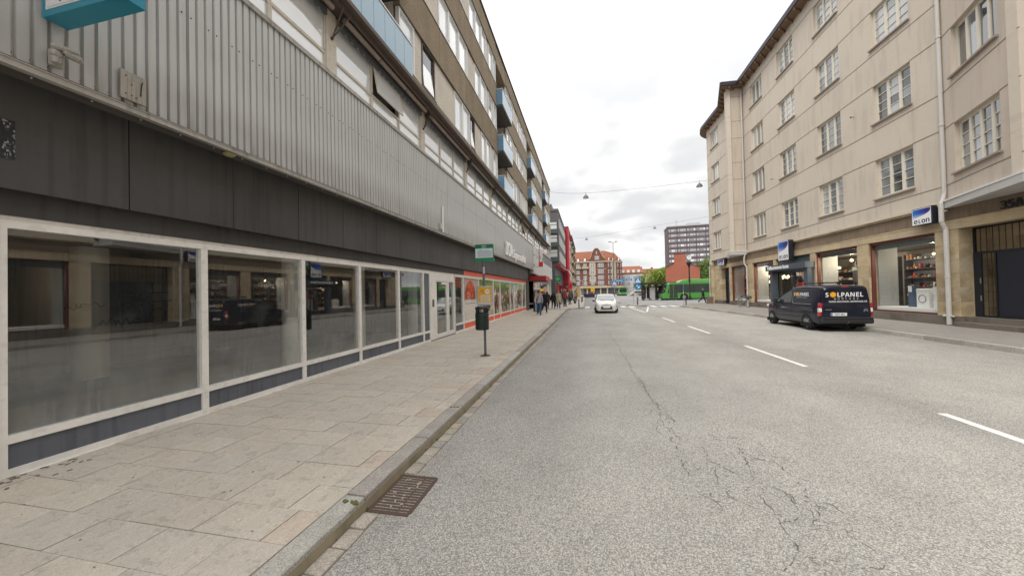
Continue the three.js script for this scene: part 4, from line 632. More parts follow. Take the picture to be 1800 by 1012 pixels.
  openings.forEach(([a, b], i) => {
    if (doors.has(i)) return;
    const f = W('shop_window', [bx(14.1, 14.2, 0.5, 0.57, b, a), bx(14.06, 14.2, 3.74, 3.87, b, a), bx(14.06, 14.2, 0.57, 3.74, a - 0.09, a), bx(14.06, 14.2, 0.57, 3.74, b, b + 0.09)], M.redFrame, B), s = offsetOf(f), ad = (n, g, m) => mesh(n, g.translate(-s.x, -s.y, -s.z), m, f);
    const pg = new THREE.PlaneGeometry(a - b - 0.18, 3.17); pg.rotateY(-Math.PI / 2); pg.translate(14.15, 2.155, (a + b) / 2); ad('pane', pg, M.shopGlass);
    W('display_floor', bx(14.2, 15.5, 0.5, 0.72, b + 0.05, a - 0.05), M.white, B);
    W('partition', bx(14.3, 15.1, 0.72, 3.9, b + 0.06, b + 0.11), M.shopGrey, B);
    W('valance', [bx(14.22, 14.26, 3.5, 3.74, b + 0.1, a - 0.1)], M.teal, B);
  });
  { // glazed shop entrance inside its portal
    W('entrance_frame', [bx(14.1, 14.25, 0.13, 0.3, -29.7, -25.65), bx(14.1, 14.25, 2.75, 2.9, -29.7, -25.65), bx(14.1, 14.25, 3.76, 3.87, -29.7, -25.65), bx(14.1, 14.25, 0.3, 2.75, -29.7, -29.55), bx(14.1, 14.25, 0.3, 2.75, -25.8, -25.65), bx(14.12, 14.22, 0.3, 2.75, -27.75, -27.65)], M.portalDark, B);
    W('transom_panel', bx(14.12, 14.2, 2.9, 3.76, -29.7, -25.65), M.teal, B);
    const pg = new THREE.PlaneGeometry(3.7, 2.45); pg.rotateY(-Math.PI / 2); W('entrance_pane', pg.translate(14.16, 1.52, -27.68), M.shopGlass, B);
    W('step', bx(13.9, 14.3, 0, 0.16, -29.7, -25.65), M.plinth, B); W('door_panel', bx(15.4, 15.5, 0.5, 3.5, -27.3, -25.7), std([0.34, 0.20, 0.10], 0.7), B);
  }
  { // passage with iron gate at number 35A, recessed behind the street line
    const x = 14.42;
    for (let r = 0; r < 7; r++) { const y = 0.5 + r * 0.49; W('stone_block', bx(14.36, 15.9, y + 0.002, y + 0.487, -16.9, -16.585, R() * 2), M.stones[r % 4], B); for (let c = 0; c < 3; c++) W('stone_block', bx(14.95, 15.05, y + 0.002, y + 0.487, -16.585 + c * 1.2, -16.585 + c * 1.2 + 1.196, R() * 2), M.stones[(r + c * 2) % 4], B); }
    W('step', [bx(13.75, 15.5, 0.0, 0.3, -16.58, -12.95), bx(14.1, 15.5, 0.3, 0.5, -16.58, -12.95)], M.plinth, B);
    W('gate_leaf', [bx(x - 0.03, x + 0.02, 0.52, 2.92, -16.56, -16.3), bx(x, x + 0.05, 0.52, 2.86, -15.82, -13.0)], M.navy, B);
    W('gate_frame', [bx(x - 0.02, x + 0.04, 2.86, 2.94, -16.56, -12.95), bx(x - 0.02, x + 0.04, 3.8, 3.87, -16.56, -12.95), bx(x - 0.02, x + 0.04, 2.94, 3.8, -16.56, -16.5), bx(x - 0.02, x + 0.04, 0.5, 2.86, -15.88, -15.83), bx(x - 0.02, x + 0.04, 0.5, 0.56, -16.3, -12.95)], M.black, B);
    for (let i = 0; i < 17; i++) W('gate_bar', bx(x, x + 0.018, 2.94, 3.8, -16.34 + i * 0.2, -16.322 + i * 0.2), M.gateBar, B);
    for (let i = 1; i < 3; i++) W('gate_bar', bx(x, x + 0.018, 0.56, 2.86, -16.3 + i * 0.15, -16.284 + i * 0.15), M.gateBar, B);
    for (let i = 1; i < 8; i++) W('gate_bar', bx(x, x + 0.018, 0.56 + i * 0.29, 0.575 + i * 0.29, -16.3, -15.88), M.gateBar, B);
    W('lock_plate', [bx(x - 0.035, x - 0.03, 1.75, 1.95, -16.36, -16.32), bx(x - 0.035, x - 0.03, 1.1, 1.3, -16.36, -16.32)], M.steel, B);
    const num = text3('35A', 0.27, 0.03); num.rotateY(-Math.PI / 2); W('house_number', num.translate(13.97, 4.28, -15.15), M.dark, B);
    W('door', bx(14.5, 14.6, 0.13, 3.87, -40.5, -38.5), M.portalDark, B); for (let i = 0; i < 8; i++) W('gate_bar', bx(14.42, 14.44, 0.13, 2.4, -40.4 + i * 0.22, -40.38 + i * 0.22), M.black, B);
  }
  // downpipes
  W('downpipe', [rod([13.88, 5.3, -16.92], [13.88, 19.5, -16.92], 0.065, 14), rod([13.88, 5.3, -16.92], [13.76, 4.9, -16.92], 0.065, 14), rod([13.76, 4.2, -16.92], [13.76, 4.9, -16.92], 0.075, 14), rod([13.76, 4.2, -16.92], [13.88, 3.9, -16.92], 0.07, 14), rod([13.88, 0.16, -16.92], [13.88, 3.9, -16.92], 0.075, 14), rod([13.88, 0.5, -17.08], [13.88, 0.5, -16.75], 0.04, 10), sph(0.055, 13.88, 0.5, -17.1, 10, 8), ...[2, 4.6, 8, 11.5, 15, 18].map((y) => rod([13.88, y, -16.92], [13.88, y + 0.06, -16.92], 0.085, 14)), ...[8.2, 11.7, 15.2].map((y) => rod([13.88, y, -16.92], [13.98, y, -16.8], 0.012, 6))], M.pipe, B);
  W('downpipe', [rod([13.86, 5.0, -34.32], [13.86, 19.4, -34.32], 0.06, 12), rod([13.86, 5.0, -34.32], [13.7, 4.4, -34.32], 0.06, 12), rod([13.7, 3.9, -34.32], [13.7, 4.4, -34.32], 0.065, 12), rod([13.7, 3.9, -34.32], [13.84, 3.6, -34.2], 0.06, 12), rod([13.84, 0.13, -34.2], [13.84, 3.6, -34.2], 0.062, 12)], M.pipe, B);
  W('downpipe', [rod([13.6, 0.13, -42.9], [13.6, 4.3, -42.9], 0.05, 10)], M.pipe, B);
  W('wall_hook', [rod([13.97, 10.6, -21.5], [13.8, 10.6, -21.5], 0.015), sph(0.04, 13.8, 10.6, -21.5, 8, 6), rod([13.97, 9.9, -29.6], [13.8, 9.9, -29.6], 0.015), sph(0.04, 13.8, 9.9, -29.6, 8, 6), rod([13.7, 6.6, -42.5], [13.5, 6.6, -42.5], 0.02), sph(0.1, 13.48, 6.55, -42.5, 8, 6)], M.dark, B);
}
// shop signs
const elonTex = (w, h) => canvasTex(w, h, (g) => {
  g.fillStyle = '#e9eaec'; g.fillRect(0, 0, w, h);
  const gr = g.createLinearGradient(0, 0, w, h * 0.7); gr.addColorStop(0, '#1d7fc4'); gr.addColorStop(0.35, '#1a4fb0'); gr.addColorStop(0.7, '#2a1a6c'); gr.addColorStop(1, '#6a3fb0'); g.fillStyle = gr;
  g.beginPath(); g.moveTo(w * 0.03, h * 0.03); g.lineTo(w * 0.97, h * 0.03); g.lineTo(w * 0.97, h * 0.2); g.bezierCurveTo(w * 0.75, h * 0.5, w * 0.35, h * 0.45, w * 0.03, h * 0.62); g.closePath(); g.fill();
  const g2 = g.createLinearGradient(0, h * 0.25, 0, h * 0.62); g2.addColorStop(0, 'rgba(233,234,236,0)'); g2.addColorStop(1, 'rgba(233,234,236,1)'); g.fillStyle = g2; g.fillRect(0, h * 0.22, w, h * 0.44);
  g.fillStyle = '#101014'; g.textAlign = 'center'; const fs = w * 0.36, f = (c, x, k, sx = 1) => { g.save(); g.translate(w * x, h * 0.93); g.scale(1.12 * sx, 1); g.font = `bold ${Math.round(fs * k)}px sans-serif`; g.fillText(c, 0, 0); g.restore(); }; f('e', 0.19, 1); f('L', 0.40, 0.75); f('o', 0.60, 1); f('n', 0.82, 1);
});
{
  const mk = (label, z0, z1, y0, y1, d, x = 13.9) => {
    const w = z0 - z1, h = y1 - y0, t = thing('shop_sign', label, 'sign', [x, y0, (z0 + z1) / 2]);
    mesh('casing', rbx(d, h, w, 0.03, -d / 2, h / 2, 0), M.navy, t);
    const p = new THREE.PlaneGeometry(w - 0.07, h - 0.07).rotateY(-Math.PI / 2).translate(-d - 0.003, h / 2, 0); mesh('face', p, std([1, 1, 1], 0.35, { map: elonTex(256, Math.round(256 * h / w)) }), t);
    mesh('bracket', [bx(-0.02, 0.1, h * 0.3, h * 0.36, -w * 0.3, -w * 0.26), bx(-0.02, 0.1, h * 0.3, h * 0.36, w * 0.26, w * 0.3)], M.steelDark, t);
  };
  mk('large square blue and white shop sign above the shop entrance portal', -27.1, -28.45, 3.62, 5.0, 0.3, 13.85);
  mk('small blue and white shop sign beside the downpipe, above the window behind the van', -17.2, -18.1, 4.22, 4.95, 0.22);
  mk('small blue and white shop sign at the far corner of the building', -38.9, -40.7, 4.12, 4.74, 0.2);
}
{
  const t = thing('entrance_portal', 'blue grey portal framing the shop entrance with white welcome lettering', 'portal', [13.75, 0.13, -27.5]);
  mesh('post', [bx(-0.15, 0.2, 0, 3.2, 1.9, 2.28)], M.portal, t); mesh('post', bx(-0.15, 0.2, 0, 3.2, -2.28, -1.95), M.portal, t);
  mesh('beam', [bx(-0.3, 0.22, 2.85, 3.22, -2.6, 2.35)], M.portal, t); mesh('trim', [bx(-0.31, -0.3, 2.84, 2.87, -2.6, 2.35)], M.portalDark, t);
  const s = text3('Välkommen hem', 0.25, 0.02); s.rotateY(-Math.PI / 2); mesh('lettering', s.translate(-0.3, 2.93, -2.3), M.white, t);
}
// goods on display behind the far shop windows
{
  const R = rngOf(83), cols = [std([0.50, 0.06, 0.045], 0.5), std([0.70, 0.69, 0.66], 0.5), std([0.05, 0.05, 0.055], 0.3), std([0.62, 0.60, 0.55], 0.6), std([0.20, 0.22, 0.23], 0.3), std([0.40, 0.20, 0.08], 0.5), std([0.30, 0.36, 0.33], 0.5)];
  const shelf = (x, z, w, h, label, warm) => {
    const t = thing('display_shelf', label, 'shelf', [x, 0.5, z], 0, 'display shelves in the far shop');
    mesh('rack', [...[0, 1].map((i) => bx(-0.2, 0.2, 0, h, (i ? 1 : -1) * w / 2 - 0.02, (i ? 1 : -1) * w / 2 + 0.02)), bx(0.18, 0.2, 0, h, -w / 2, w / 2)], M.steelDark, t);
    for (let y = 0.1; y < h; y += 0.5) { mesh('board', bx(-0.2, 0.18, y, y + 0.025, -w / 2, w / 2), M.greyDark, t); const g = {}; for (let q = -w / 2 + 0.1; q < w / 2 - 0.15; q += 0.12 + 0.3 * R() * R()) { const hh = 0.08 + 0.34 * R() * R(), k = Math.floor(R() * (warm ? 6 : 7)); (g[k] ??= []).push(R() < 0.35 ? bx(-0.15, 0.05, y + 0.025, y + 0.025 + hh, q, q + 0.06 + 0.1 * R()) : R() < 0.5 ? lathe([[0.001, 0], [0.07, 0], [0.08, hh * 0.5], [0.04, hh * 0.8], [0.05, hh]], 10).translate(-0.05, y + 0.025, q + 0.06) : rbx(0.16, hh, 0.12, 0.03, -0.05, y + 0.025 + hh / 2, q + 0.06)); } for (const k in g) mesh('goods', g[k], cols[k], t).userData.kind = 'stuff'; }
  };
  shelf(16.6, -18.9, 2.6, 2.6, 'tall shelf of red and orange goods inside the shop window beside the gate', true); shelf(16.2, -26.6, 2.8, 2.2, 'dark shelf of red goods inside the middle shop window behind the van'); shelf(16.2, -36.0, 2.2, 2.4, 'shelf of small appliances inside the shop window left of the entrance'); shelf(15.3, -37.6, 2.6, 2.6, 'crowded shelf behind the window above the bicycle'); shelf(16.4, -31.4, 1.4, 2.2, 'shelf with red appliances just inside the shop entrance', true);
  shelf(17.6, -22.0, 3.2, 2.9, 'long shelf of warm coloured goods at the back of the shop behind the pier', true); shelf(18.0, -26.3, 3.0, 2.9, 'long shelf of mixed goods at the back of the shop near the entrance', true); shelf(18.6, -33.0, 3.4, 2.8, 'long back shelf seen deep behind the window left of the entrance');
  { const t = thing('appliance', 'white domestic appliance standing in the shop window beside the gate', 'appliance', [14.95, 0.72, -19.0]); mesh('body', rbx(0.6, 0.85, 0.6, 0.03, 0, 0.425, 0), M.white, t); mesh('panel', bx(-0.31, -0.3, 0.7, 0.82, -0.28, 0.28), M.white2, t); mesh('door', new THREE.TorusGeometry(0.17, 0.02, 8, 24).rotateY(Math.PI / 2).translate(-0.305, 0.4, 0), M.grey, t); }
  for (const [z, y, h, lab] of [[-18.35, 0.72, 0.3, 'lowest white carton of the stack in the shop window beside the gate'], [-18.33, 1.02, 0.32, 'middle white carton of the stack in the shop window beside the gate'], [-18.36, 1.34, 0.3, 'topmost white carton of the stack in the shop window beside the gate'], [-17.85, 0.72, 0.5, 'red and white carton at the right end of the shop window beside the gate']]) { const t = thing('carton', lab, 'carton', [14.9, y, z]); mesh('box', rbx(0.4, h - 0.004, 0.44, 0.008, 0, h / 2, 0), M.white, t); mesh('label', bx(-0.205, -0.2, h * 0.2, h * 0.8, -0.05, 0.15), z > -18 ? M.red : M.white2, t); }
  { const t = thing('price_card', 'tilted white card on top of the carton stack in the shop window', 'card', [14.9, 1.64, -18.35]); mesh('card', bx(-0.01, 0.01, 0, 0.5, -0.16, 0.16).rotateX(0.18), M.white, t); mesh('foot', bx(-0.06, 0.06, 0, 0.015, -0.1, 0.1), M.white2, t); }
  { const t = thing('notice', 'small white notice on a blue stand in the shop window beside the gate', 'notice', [14.8, 0.72, -19.65]); mesh('stand', bx(-0.1, 0.1, 0, 1.0, -0.12, 0.12), std([0.06, 0.10, 0.16], 0.6), t); mesh('paper', bx(-0.115, -0.105, 0.7, 0.98, -0.09, 0.09), M.white, t); }
  { const t = thing('appliance', 'white appliance standing in the shop window left of the entrance', 'appliance', [14.9, 0.72, -31.8]); mesh('body', rbx(0.55, 0.8, 0.55, 0.03, 0, 0.4, 0), M.white, t); mesh('door', bx(-0.285, -0.275, 0.1, 0.65, -0.22, 0.22), M.white2, t); }
  const bulb = lamp([1, 0.82, 0.5], 3), warm = lamp([1, 0.78, 0.42], 3);
  const pend = (x, y, z, r, label, m, I) => { const t = thing('pendant_lamp', label, 'lamp', [x, y, z]); mesh('bulb', sph(r, 0, 0, 0, 14, 10), m, t); mesh('cord', rod([0, r, 0], [0, 3.9 - y, 0], 0.008), M.black, t); if (I) { const l = new THREE.PointLight(new THREE.Color(1, 0.85, 0.62), I, 0, 2); l.castShadow = true; l.shadow.radius = 4; t.add(l); } };
  pend(15.2, 3.25, -24.0, 0.08, 'round white lamp in the middle shop window behind the van', bulb, 9); pend(15.6, 3.15, -19.6, 0.055, 'round warm lamp in the shop window beside the gate', bulb, 5); pend(15.3, 3.3, -32.6, 0.1, 'round white lamp in the shop window left of the entrance', bulb, 9); pend(15.8, 2.7, -35.6, 0.12, 'warm lamp behind the window above the bicycle', warm, 7);
  pend(17, 3.0, -28.0, 0.09, 'lamp hanging inside the shop entrance', bulb, 9); pend(15.5, 2.9, -10.6, 0.07, 'lamp in the shop window on the near side of the gate', bulb, 5);
  { const t = thing('lamp_cluster', 'cluster of small golden globe lamps in the shop window left of the entrance', 'lamp', [15.1, 2.55, -30.9]); for (let i = 0; i < 12; i++) { const a = i * 2.4; mesh('globe', sph(0.055, Math.cos(a) * 0.18, 0.1 * Math.sin(i * 1.7), Math.sin(a) * (0.25 + 0.3 * ((i % 3) / 2)), 10, 8), warm, t); } mesh('arm', [rod([0, 0.1, 0], [0, 1.3, 0], 0.012), rod([0, 0.1, -0.5], [0, 0.1, 0.5], 0.012)], M.black, t); }
  { const t = thing('plush_figure', 'red and black stuffed toy on a stand inside the shop entrance', 'toy', [15.0, 0.5, -28.6]); mesh('stand', cyl(0.2, 0.2, 1.1, 16), M.white2, t); mesh('body', [sph(0.26, 0, 1.35, 0), sph(0.12, -0.05, 1.3, 0.26), sph(0.12, -0.05, 1.3, -0.26)], M.red, t); mesh('head', [sph(0.2, 0, 1.72, 0)], M.black, t); }
}
// ------------------------------------------------------------------ vehicles: a lofted hull, glazing that follows it, wheels and fittings
function curve(keys) { return (t) => { if (t <= keys[0][0]) return keys[0][1]; for (let i = 0; i + 1 < keys.length; i++) { const [a, va] = keys[i], [b, vb] = keys[i + 1]; if (t <= b) { const f = (t - a) / (b - a || 1); return lerp(va, vb, f); } } return keys[keys.length - 1][1]; }; }
function hullOf(o) { // o.top(z), o.bottom(z), o.half(z), o.belt, o.tumble, o.roof; z grows towards the front
  const section = (z) => {
    const W = o.half(z), yb = o.bottom(z), yt = o.top(z), belt = Math.min(o.belt(z), yt - 0.1), k = clamp((yt - belt) / (o.roof - o.belt(z)), 0, 1), wr = W * (1 - o.tumble * k), r = o.round ?? 0.09;
    const P = [[0, yb], [W * 0.86, yb], [W * 0.955, yb + 0.05], [W * 0.99, lerp(yb, belt, 0.25)], [W, lerp(yb, belt, 0.55)], [W * 0.985, lerp(yb, belt, 0.85)], [W * 0.972, belt]];
    const ye = Math.max(yt - r, belt + 0.01); for (const f of [0.33, 0.66, 1]) P.push([lerp(W * 0.972, wr, f), lerp(belt, ye, f)]);
    P.push([wr * 0.975, lerp(ye, yt, 0.55)], [wr * 0.91, lerp(ye, yt, 0.85)], [wr * 0.78, yt], [wr * 0.45, yt + 0.012], [0, yt + 0.018]);
    return P;
  };
  const half = (z, y) => { const P = section(z); for (let i = 1; i + 1 < P.length; i++) if (y >= P[i][1] && y <= P[i + 1][1]) return lerp(P[i][0], P[i + 1][0], (y - P[i][1]) / (P[i + 1][1] - P[i][1] || 1)); return P[P.length - 3][0]; };
  const zs = o.stations, n = section(zs[0]).length, pos = [], idx = [];
  zs.forEach((z) => { const P = section(z); for (let i = 0; i < n; i++) pos.push(P[i][0], P[i][1], z); for (let i = n - 2; i > 0; i--) pos.push(-P[i][0], P[i][1], z); });
  const m = 2 * n - 2; for (let s = 0; s + 1 < zs.length; s++) for (let i = 0; i < m; i++) { const a = s * m + i, b = s * m + (i + 1) % m; idx.push(a, b, a + m, b, b + m, a + m); }
  for (const [s, flip] of [[0, 1], [zs.length - 1, 0]]) { const z = zs[s], c = pos.length / 3, P = section(z); pos.push(0, (P[0][1] + P[n - 1][1]) / 2, z); for (let i = 0; i < m; i++) { const a = s * m + i, b = s * m + (i + 1) % m; flip ? idx.push(c, b, a) : idx.push(c, a, b); } }
  let g = new THREE.BufferGeometry(); g.setAttribute('position', new THREE.Float32BufferAttribute(pos, 3)); g.setIndex(idx);
  g = toCreasedNormals(g, 0.6);
  return { g, half, section };
}
function sidePatch(h, pts, side, lift = 0.006) { // pts (z, y) on the flank; cut into narrow strips so that it follows the hull
  const s = new THREE.Shape(pts.map(([z, y]) => new THREE.Vector2(z, y))), g = new THREE.ShapeGeometry(s), p = g.attributes.position, out = new Float32Array(p.count * 3);
  for (let i = 0; i < p.count; i++) { const z = p.getX(i), y = p.getY(i); out.set([side * (h.half(z, y) + lift), y, z], i * 3); }
  g.setAttribute('position', new THREE.BufferAttribute(out, 3)); if (side > 0) { const ix = g.index.array; for (let i = 0; i < ix.length; i += 3) { const t = ix[i]; ix[i] = ix[i + 1]; ix[i + 1] = t; } } g.computeVertexNormals(); return g;
}
function topPatch(h, z0, z1, u0, u1, lift = 0.008) { const nz = 6, nx = 10, P = [], I = []; for (let j = 0; j <= nz; j++) for (let i = 0; i <= nx; i++) { const z = lerp(z0, z1, j / nz), S2 = h.section(z), n = S2.length, wr = S2[n - 5][0], u = lerp(lerp(-u0, -u1, j / nz), lerp(u0, u1, j / nz), i / nx), x = u * wr, ax = Math.abs(x); let y = S2[n - 1][1]; for (let k = n - 1; k > 1; k--) if (ax >= S2[k][0] && ax <= S2[k - 1][0]) { y = lerp(S2[k][1], S2[k - 1][1], (ax - S2[k][0]) / (S2[k - 1][0] - S2[k][0] || 1)); break; } P.push(x, y + lift, z + lift * 0.7); } for (let j = 0; j < nz; j++) for (let i = 0; i < nx; i++) { const a = j * (nx + 1) + i; I.push(a, a + nx + 1, a + 1, a + 1, a + nx + 1, a + nx + 2); } const g = new THREE.BufferGeometry(); g.setAttribute('position', new THREE.Float32BufferAttribute(P, 3)); g.setIndex(I); g.computeVertexNormals(); return g; }
const strip2 = (pts, w) => pts; // outlines are given as point lists
function wheelParts(t, x, z, r, side, rim) { // tyre and rim as parts of the vehicle
  const w = mesh('wheel', lathe([[r * 0.62, -0.1], [r * 0.9, -0.1], [r * 0.99, -0.07], [r, -0.02], [r, 0.04], [r * 0.97, 0.08], [r * 0.88, 0.095], [r * 0.66, 0.085], [r * 0.64, 0.06]], 32).rotateZ(-Math.PI / 2 * side), M.rubber, t); w.position.set(x, r, z);
  const g = [lathe([[r * 0.66, 0.075], [r * 0.64, 0.085], [r * 0.58, 0.06], [r * 0.57, 0.02]], 28), cyl(r * 0.16, r * 0.16, 0.03, 12, 0, 0.055, 0)];
  for (let i = 0; i < rim; i++) { const a = i / rim * Math.PI * 2; g.push(bx(-r * 0.09, r * 0.09, 0.045, 0.075, r * 0.12, r * 0.6).rotateY(a)); }
  mesh('rim', merged(g).rotateZ(-Math.PI / 2 * side), M.alloy, w); mesh('brake_disc', cyl(r * 0.58, r * 0.58, 0.01, 20, 0, 0.0, 0).rotateZ(-Math.PI / 2 * side), M.black, w); return w;
}
const arch = (h, z, r, side) => { const g = new THREE.CircleGeometry(r, 28, 0, Math.PI), p = g.attributes.position; const out = new Float32Array(p.count * 3); for (let i = 0; i < p.count; i++) { const zz = z + p.getX(i), y = 0.3 + p.getY(i); out.set([side * (h.half(zz, clamp(y, 0.3, 0.9)) + 0.008), y, zz], i * 3); } g.setAttribute('position', new THREE.BufferAttribute(out, 3)); g.computeVertexNormals(); return merged([g, bx(Math.min(0, side * 0.12) + side * (h.half(z, 0.4) - 0.06), Math.max(0, side * 0.12) + side * (h.half(z, 0.4) - 0.06), 0.16, 0.32, z - r, z + r)]); };
const roundRect = (z0, z1, y0, y1, r = 0.05) => { const p = []; for (const [cz, cy, a0] of [[z1 - r, y0 + r, -90], [z1 - r, y1 - r, 0], [z0 + r, y1 - r, 90], [z0 + r, y0 + r, 180]]) for (let i = 0; i <= 4; i++) { const a = (a0 + i * 22.5) * D2R; p.push([cz + r * Math.cos(a), cy + r * Math.sin(a)]); } return p; };
function decal(w, h, pw, ph, draw) { const tex = canvasTex(pw, ph, draw), m = new THREE.MeshStandardMaterial({ map: tex, transparent: true, roughness: 0.5 }); return [new THREE.PlaneGeometry(w, h), m]; }
{ // dark blue van parked with its tail to the camera
  const t = thing('parked_van', 'dark navy panel van with white lettering and a yellow sun, parked at the far kerb', 'van', [9.735, 0, -17.95], Math.PI); // +z of the van is its front, turned away
  const top = curve([[-2.2, 1.68], [-2.14, 1.76], [-1.9, 1.80], [-1.1, 1.825], [-0.5, 1.80], [-0.2, 1.755], [0.1, 1.67], [0.6, 1.43], [1.1, 1.17], [1.3, 1.10], [1.7, 1.03], [1.95, 0.94], [2.08, 0.86], [2.15, 0.76]]), bottom = curve([[-2.2, 0.36], [-2.0, 0.27], [1.9, 0.22], [2.15, 0.32]]), half = curve([[-2.2, 0.80], [-2.1, 0.85], [-1.8, 0.885], [1.3, 0.885], [1.8, 0.84], [2.02, 0.74], [2.15, 0.60]]);
  const st = []; for (let z = -2.2; z <= 2.151; z += 0.0725) st.push(z); st.splice(1, 0, -2.18, -2.16);
  const h = hullOf({ top, bottom, half, belt: () => 1.03, tumble: 0.13, roof: 1.82, round: 0.14, stations: [...new Set(st.map((v) => +v.toFixed(4)))].sort((a, b) => a - b) });
  mesh('body', h.g, M.vanPaint, t);
  for (const s of [-1, 1]) {
    mesh('side_window', sidePatch(h, [[-0.26, 1.10], [0.92, 1.08], [0.86, 1.16], [0.45, 1.40], [0.16, 1.54], [-0.12, 1.61], [-0.22, 1.60], [-0.26, 1.55]], s), M.vehGlass, t);
    mesh('side_panel', sidePatch(h, [...roundRect(-1.68, -0.36, 1.08, 1.62, 0.09)], s, 0.004), M.vanPaint, t);
    // pale line round the recessed flank panel
    const out = roundRect(-1.70, -0.34, 1.06, 1.65, 0.12), ln = []; for (let i = 0; i + 1 < out.length; i++) { const a = out[i], b = out[i + 1]; if (a[0] < -1.6 || (a[1] > 1.3 && a[0] < -0.45)) continue; ln.push(rod([s * (h.half(a[0], a[1]) + 0.006), a[1], a[0]], [s * (h.half(b[0], b[1]) + 0.006), b[1], b[0]], 0.007, 5)); }
    ln.push(rod([s * (h.half(-0.45, 1.06) + 0.006), 1.06, -0.45], [s * (h.half(-1.66, 1.06) + 0.006), 1.06, -1.66], 0.008, 5)); mesh('sliding_rail', ln, M.steel, t);
    mesh('seam', [[-0.3, 0.34, -0.3, 1.62], [0.95, 0.4, 0.95, 1.06], [-1.75, 0.9, -1.75, 1.7]].map(([z0, y0, z1, y1]) => merged(Array.from({ length: 6 }, (_, i) => { const ya = lerp(y0, y1, i / 6), yb = lerp(y0, y1, (i + 1) / 6); return rod([s * (h.half(z0, ya) + 0.001), ya, z0], [s * (h.half(z1, yb) + 0.001), yb, z1], 0.004, 4); }))), M.black, t);
    mesh('rubbing_strip', Array.from({ length: 10 }, (_, i) => { const a = -0.85 + i * 0.17, b = a + 0.17; return rod([s * (h.half(a, 0.52) + 0.004), 0.52, a], [s * (h.half(b, 0.52) + 0.004), 0.52, b], 0.025, 6); }), M.vanTrim, t);
    for (const z of [-1.36, 1.38]) { mesh('wheel_arch', arch(h, z, 0.36, s), M.void, t); wheelParts(t, s * 0.80, z, 0.315, s, 8); }
    mesh('mirror', [rbx(0.16, 0.2, 0.1, 0.035, s * 0.99, 1.15, 0.8), rod([s * 0.86, 1.08, 0.82], [s * 0.97, 1.12, 0.8], 0.03)], M.vanTrim, t);
    mesh('door_handle', [rbx(0.03, 0.035, 0.16, 0.012, s * (h.half(-0.12, 0.96) + 0.01), 0.96, -0.12), rbx(0.03, 0.035, 0.16, 0.012, s * (h.half(-0.45, 0.96) + 0.01), 0.96, -0.46)], M.vanTrim, t);
    mesh('tail_lamp', [rbx(0.10, 0.2, 0.14, 0.03, s * 0.815, 1.02, -2.13), rbx(0.10, 0.17, 0.14, 0.03, s * 0.835, 0.69, -2.12)], M.lensRed, t); mesh('reversing_lamp', [rbx(0.095, 0.15, 0.14, 0.02, s * 0.828, 0.845, -2.125)], M.lensClear, t);
    mesh('headlight', [rbx(0.2, 0.16, 0.3, 0.06, s * 0.72, 0.88, 1.86)], M.lensClear, t); mesh('side_repeater', sph(0.022, s * (h.half(1.3, 0.92) + 0.004), 0.92, 1.3, 8, 6), M.orange, t);
    mesh('roof_rail', [rod([s * 0.6, 1.9, -1.9], [s * 0.6, 1.9, -0.7], 0.018), ...[-1.8, -0.8].map((z) => rod([s * 0.6, 1.8, z], [s * 0.6, 1.9, z], 0.016))], M.black, t);
  }
  mesh('roof_bar', [-1.8, -1.2, -0.8].map((z) => rod([-0.62, 1.915, z], [0.62, 1.915, z], 0.02)), M.black, t);
  mesh('windscreen', topPatch(h, 0.06, 1.08, 0.94, 0.98), M.vehGlass, t);
  mesh('bumper', [rbx(1.72, 0.2, 0.16, 0.06, 0, 0.42, -2.2, 3), rbx(1.66, 0.08, 0.2, 0.03, 0, 0.53, -2.19)], M.vanTrim, t); mesh('tow_hook', [rod([0.02, 0.28, -2.2], [0.02, 0.36, -2.33], 0.018), sph(0.03, 0.02, 0.38, -2.33)], M.rust, t);
  mesh('tailgate_seam', [rod([-0.76, 0.56, -2.206], [-0.76, 1.66, -2.185], 0.005), rod([0.76, 0.56, -2.206], [0.76, 1.66, -2.185], 0.005), rod([-0.7, 1.69, -2.18], [0.7, 1.69, -2.18], 0.006), rod([-0.78, 0.98, -2.208], [0.78, 0.98, -2.208], 0.004)], M.black, t);
  mesh('brake_lamp', rbx(0.24, 0.04, 0.03, 0.01, 0, 1.74, -2.17), M.redDark, t);
  mesh('number_plate', bx(-0.01, 0.51, 0.62, 0.74, -2.225, -2.2), M.white2, t);
  { const [g, m] = decal(0.52, 0.11, 512, 108, (c, w, hh) => { c.fillStyle = '#d9dcdd'; c.fillRect(0, 0, w, hh); c.fillStyle = '#1c5fa8'; c.fillRect(0, 0, 44, hh); c.fillStyle = '#1a1a1c'; c.font = 'bold 84px sans-serif'; c.textAlign = 'center'; c.fillText('TWY 081', w * 0.54, 84); }); m.transparent = false; mesh('plate_number', g.rotateY(Math.PI).translate(0.25, 0.68, -2.227), m, t); }
  const logo = (sk) => (c, w, hh) => {
    c.clearRect(0, 0, w, hh); c.fillStyle = '#e6e6e8'; c.textBaseline = 'alphabetic'; c.font = `bold ${Math.round(hh * 0.40)}px sans-serif`;
    const f = (s, x, y, mw) => c.fillText(s, x, y, mw); f('S', w * 0.02, hh * 0.44, w * 0.11); f('LPANEL', w * 0.29, hh * 0.44, w * 0.69);
    c.fillStyle = '#e9a51c'; c.beginPath(); c.arc(w * 0.205, hh * 0.29, hh * 0.155, 0, 7); c.fill(); for (let i = 0; i < 14; i++) { const a = i / 14 * 6.283; c.beginPath(); c.arc(w * 0.205 + Math.cos(a) * hh * 0.165, hh * 0.29 + Math.sin(a) * hh * 0.165, hh * 0.022, 0, 7); c.fill(); }
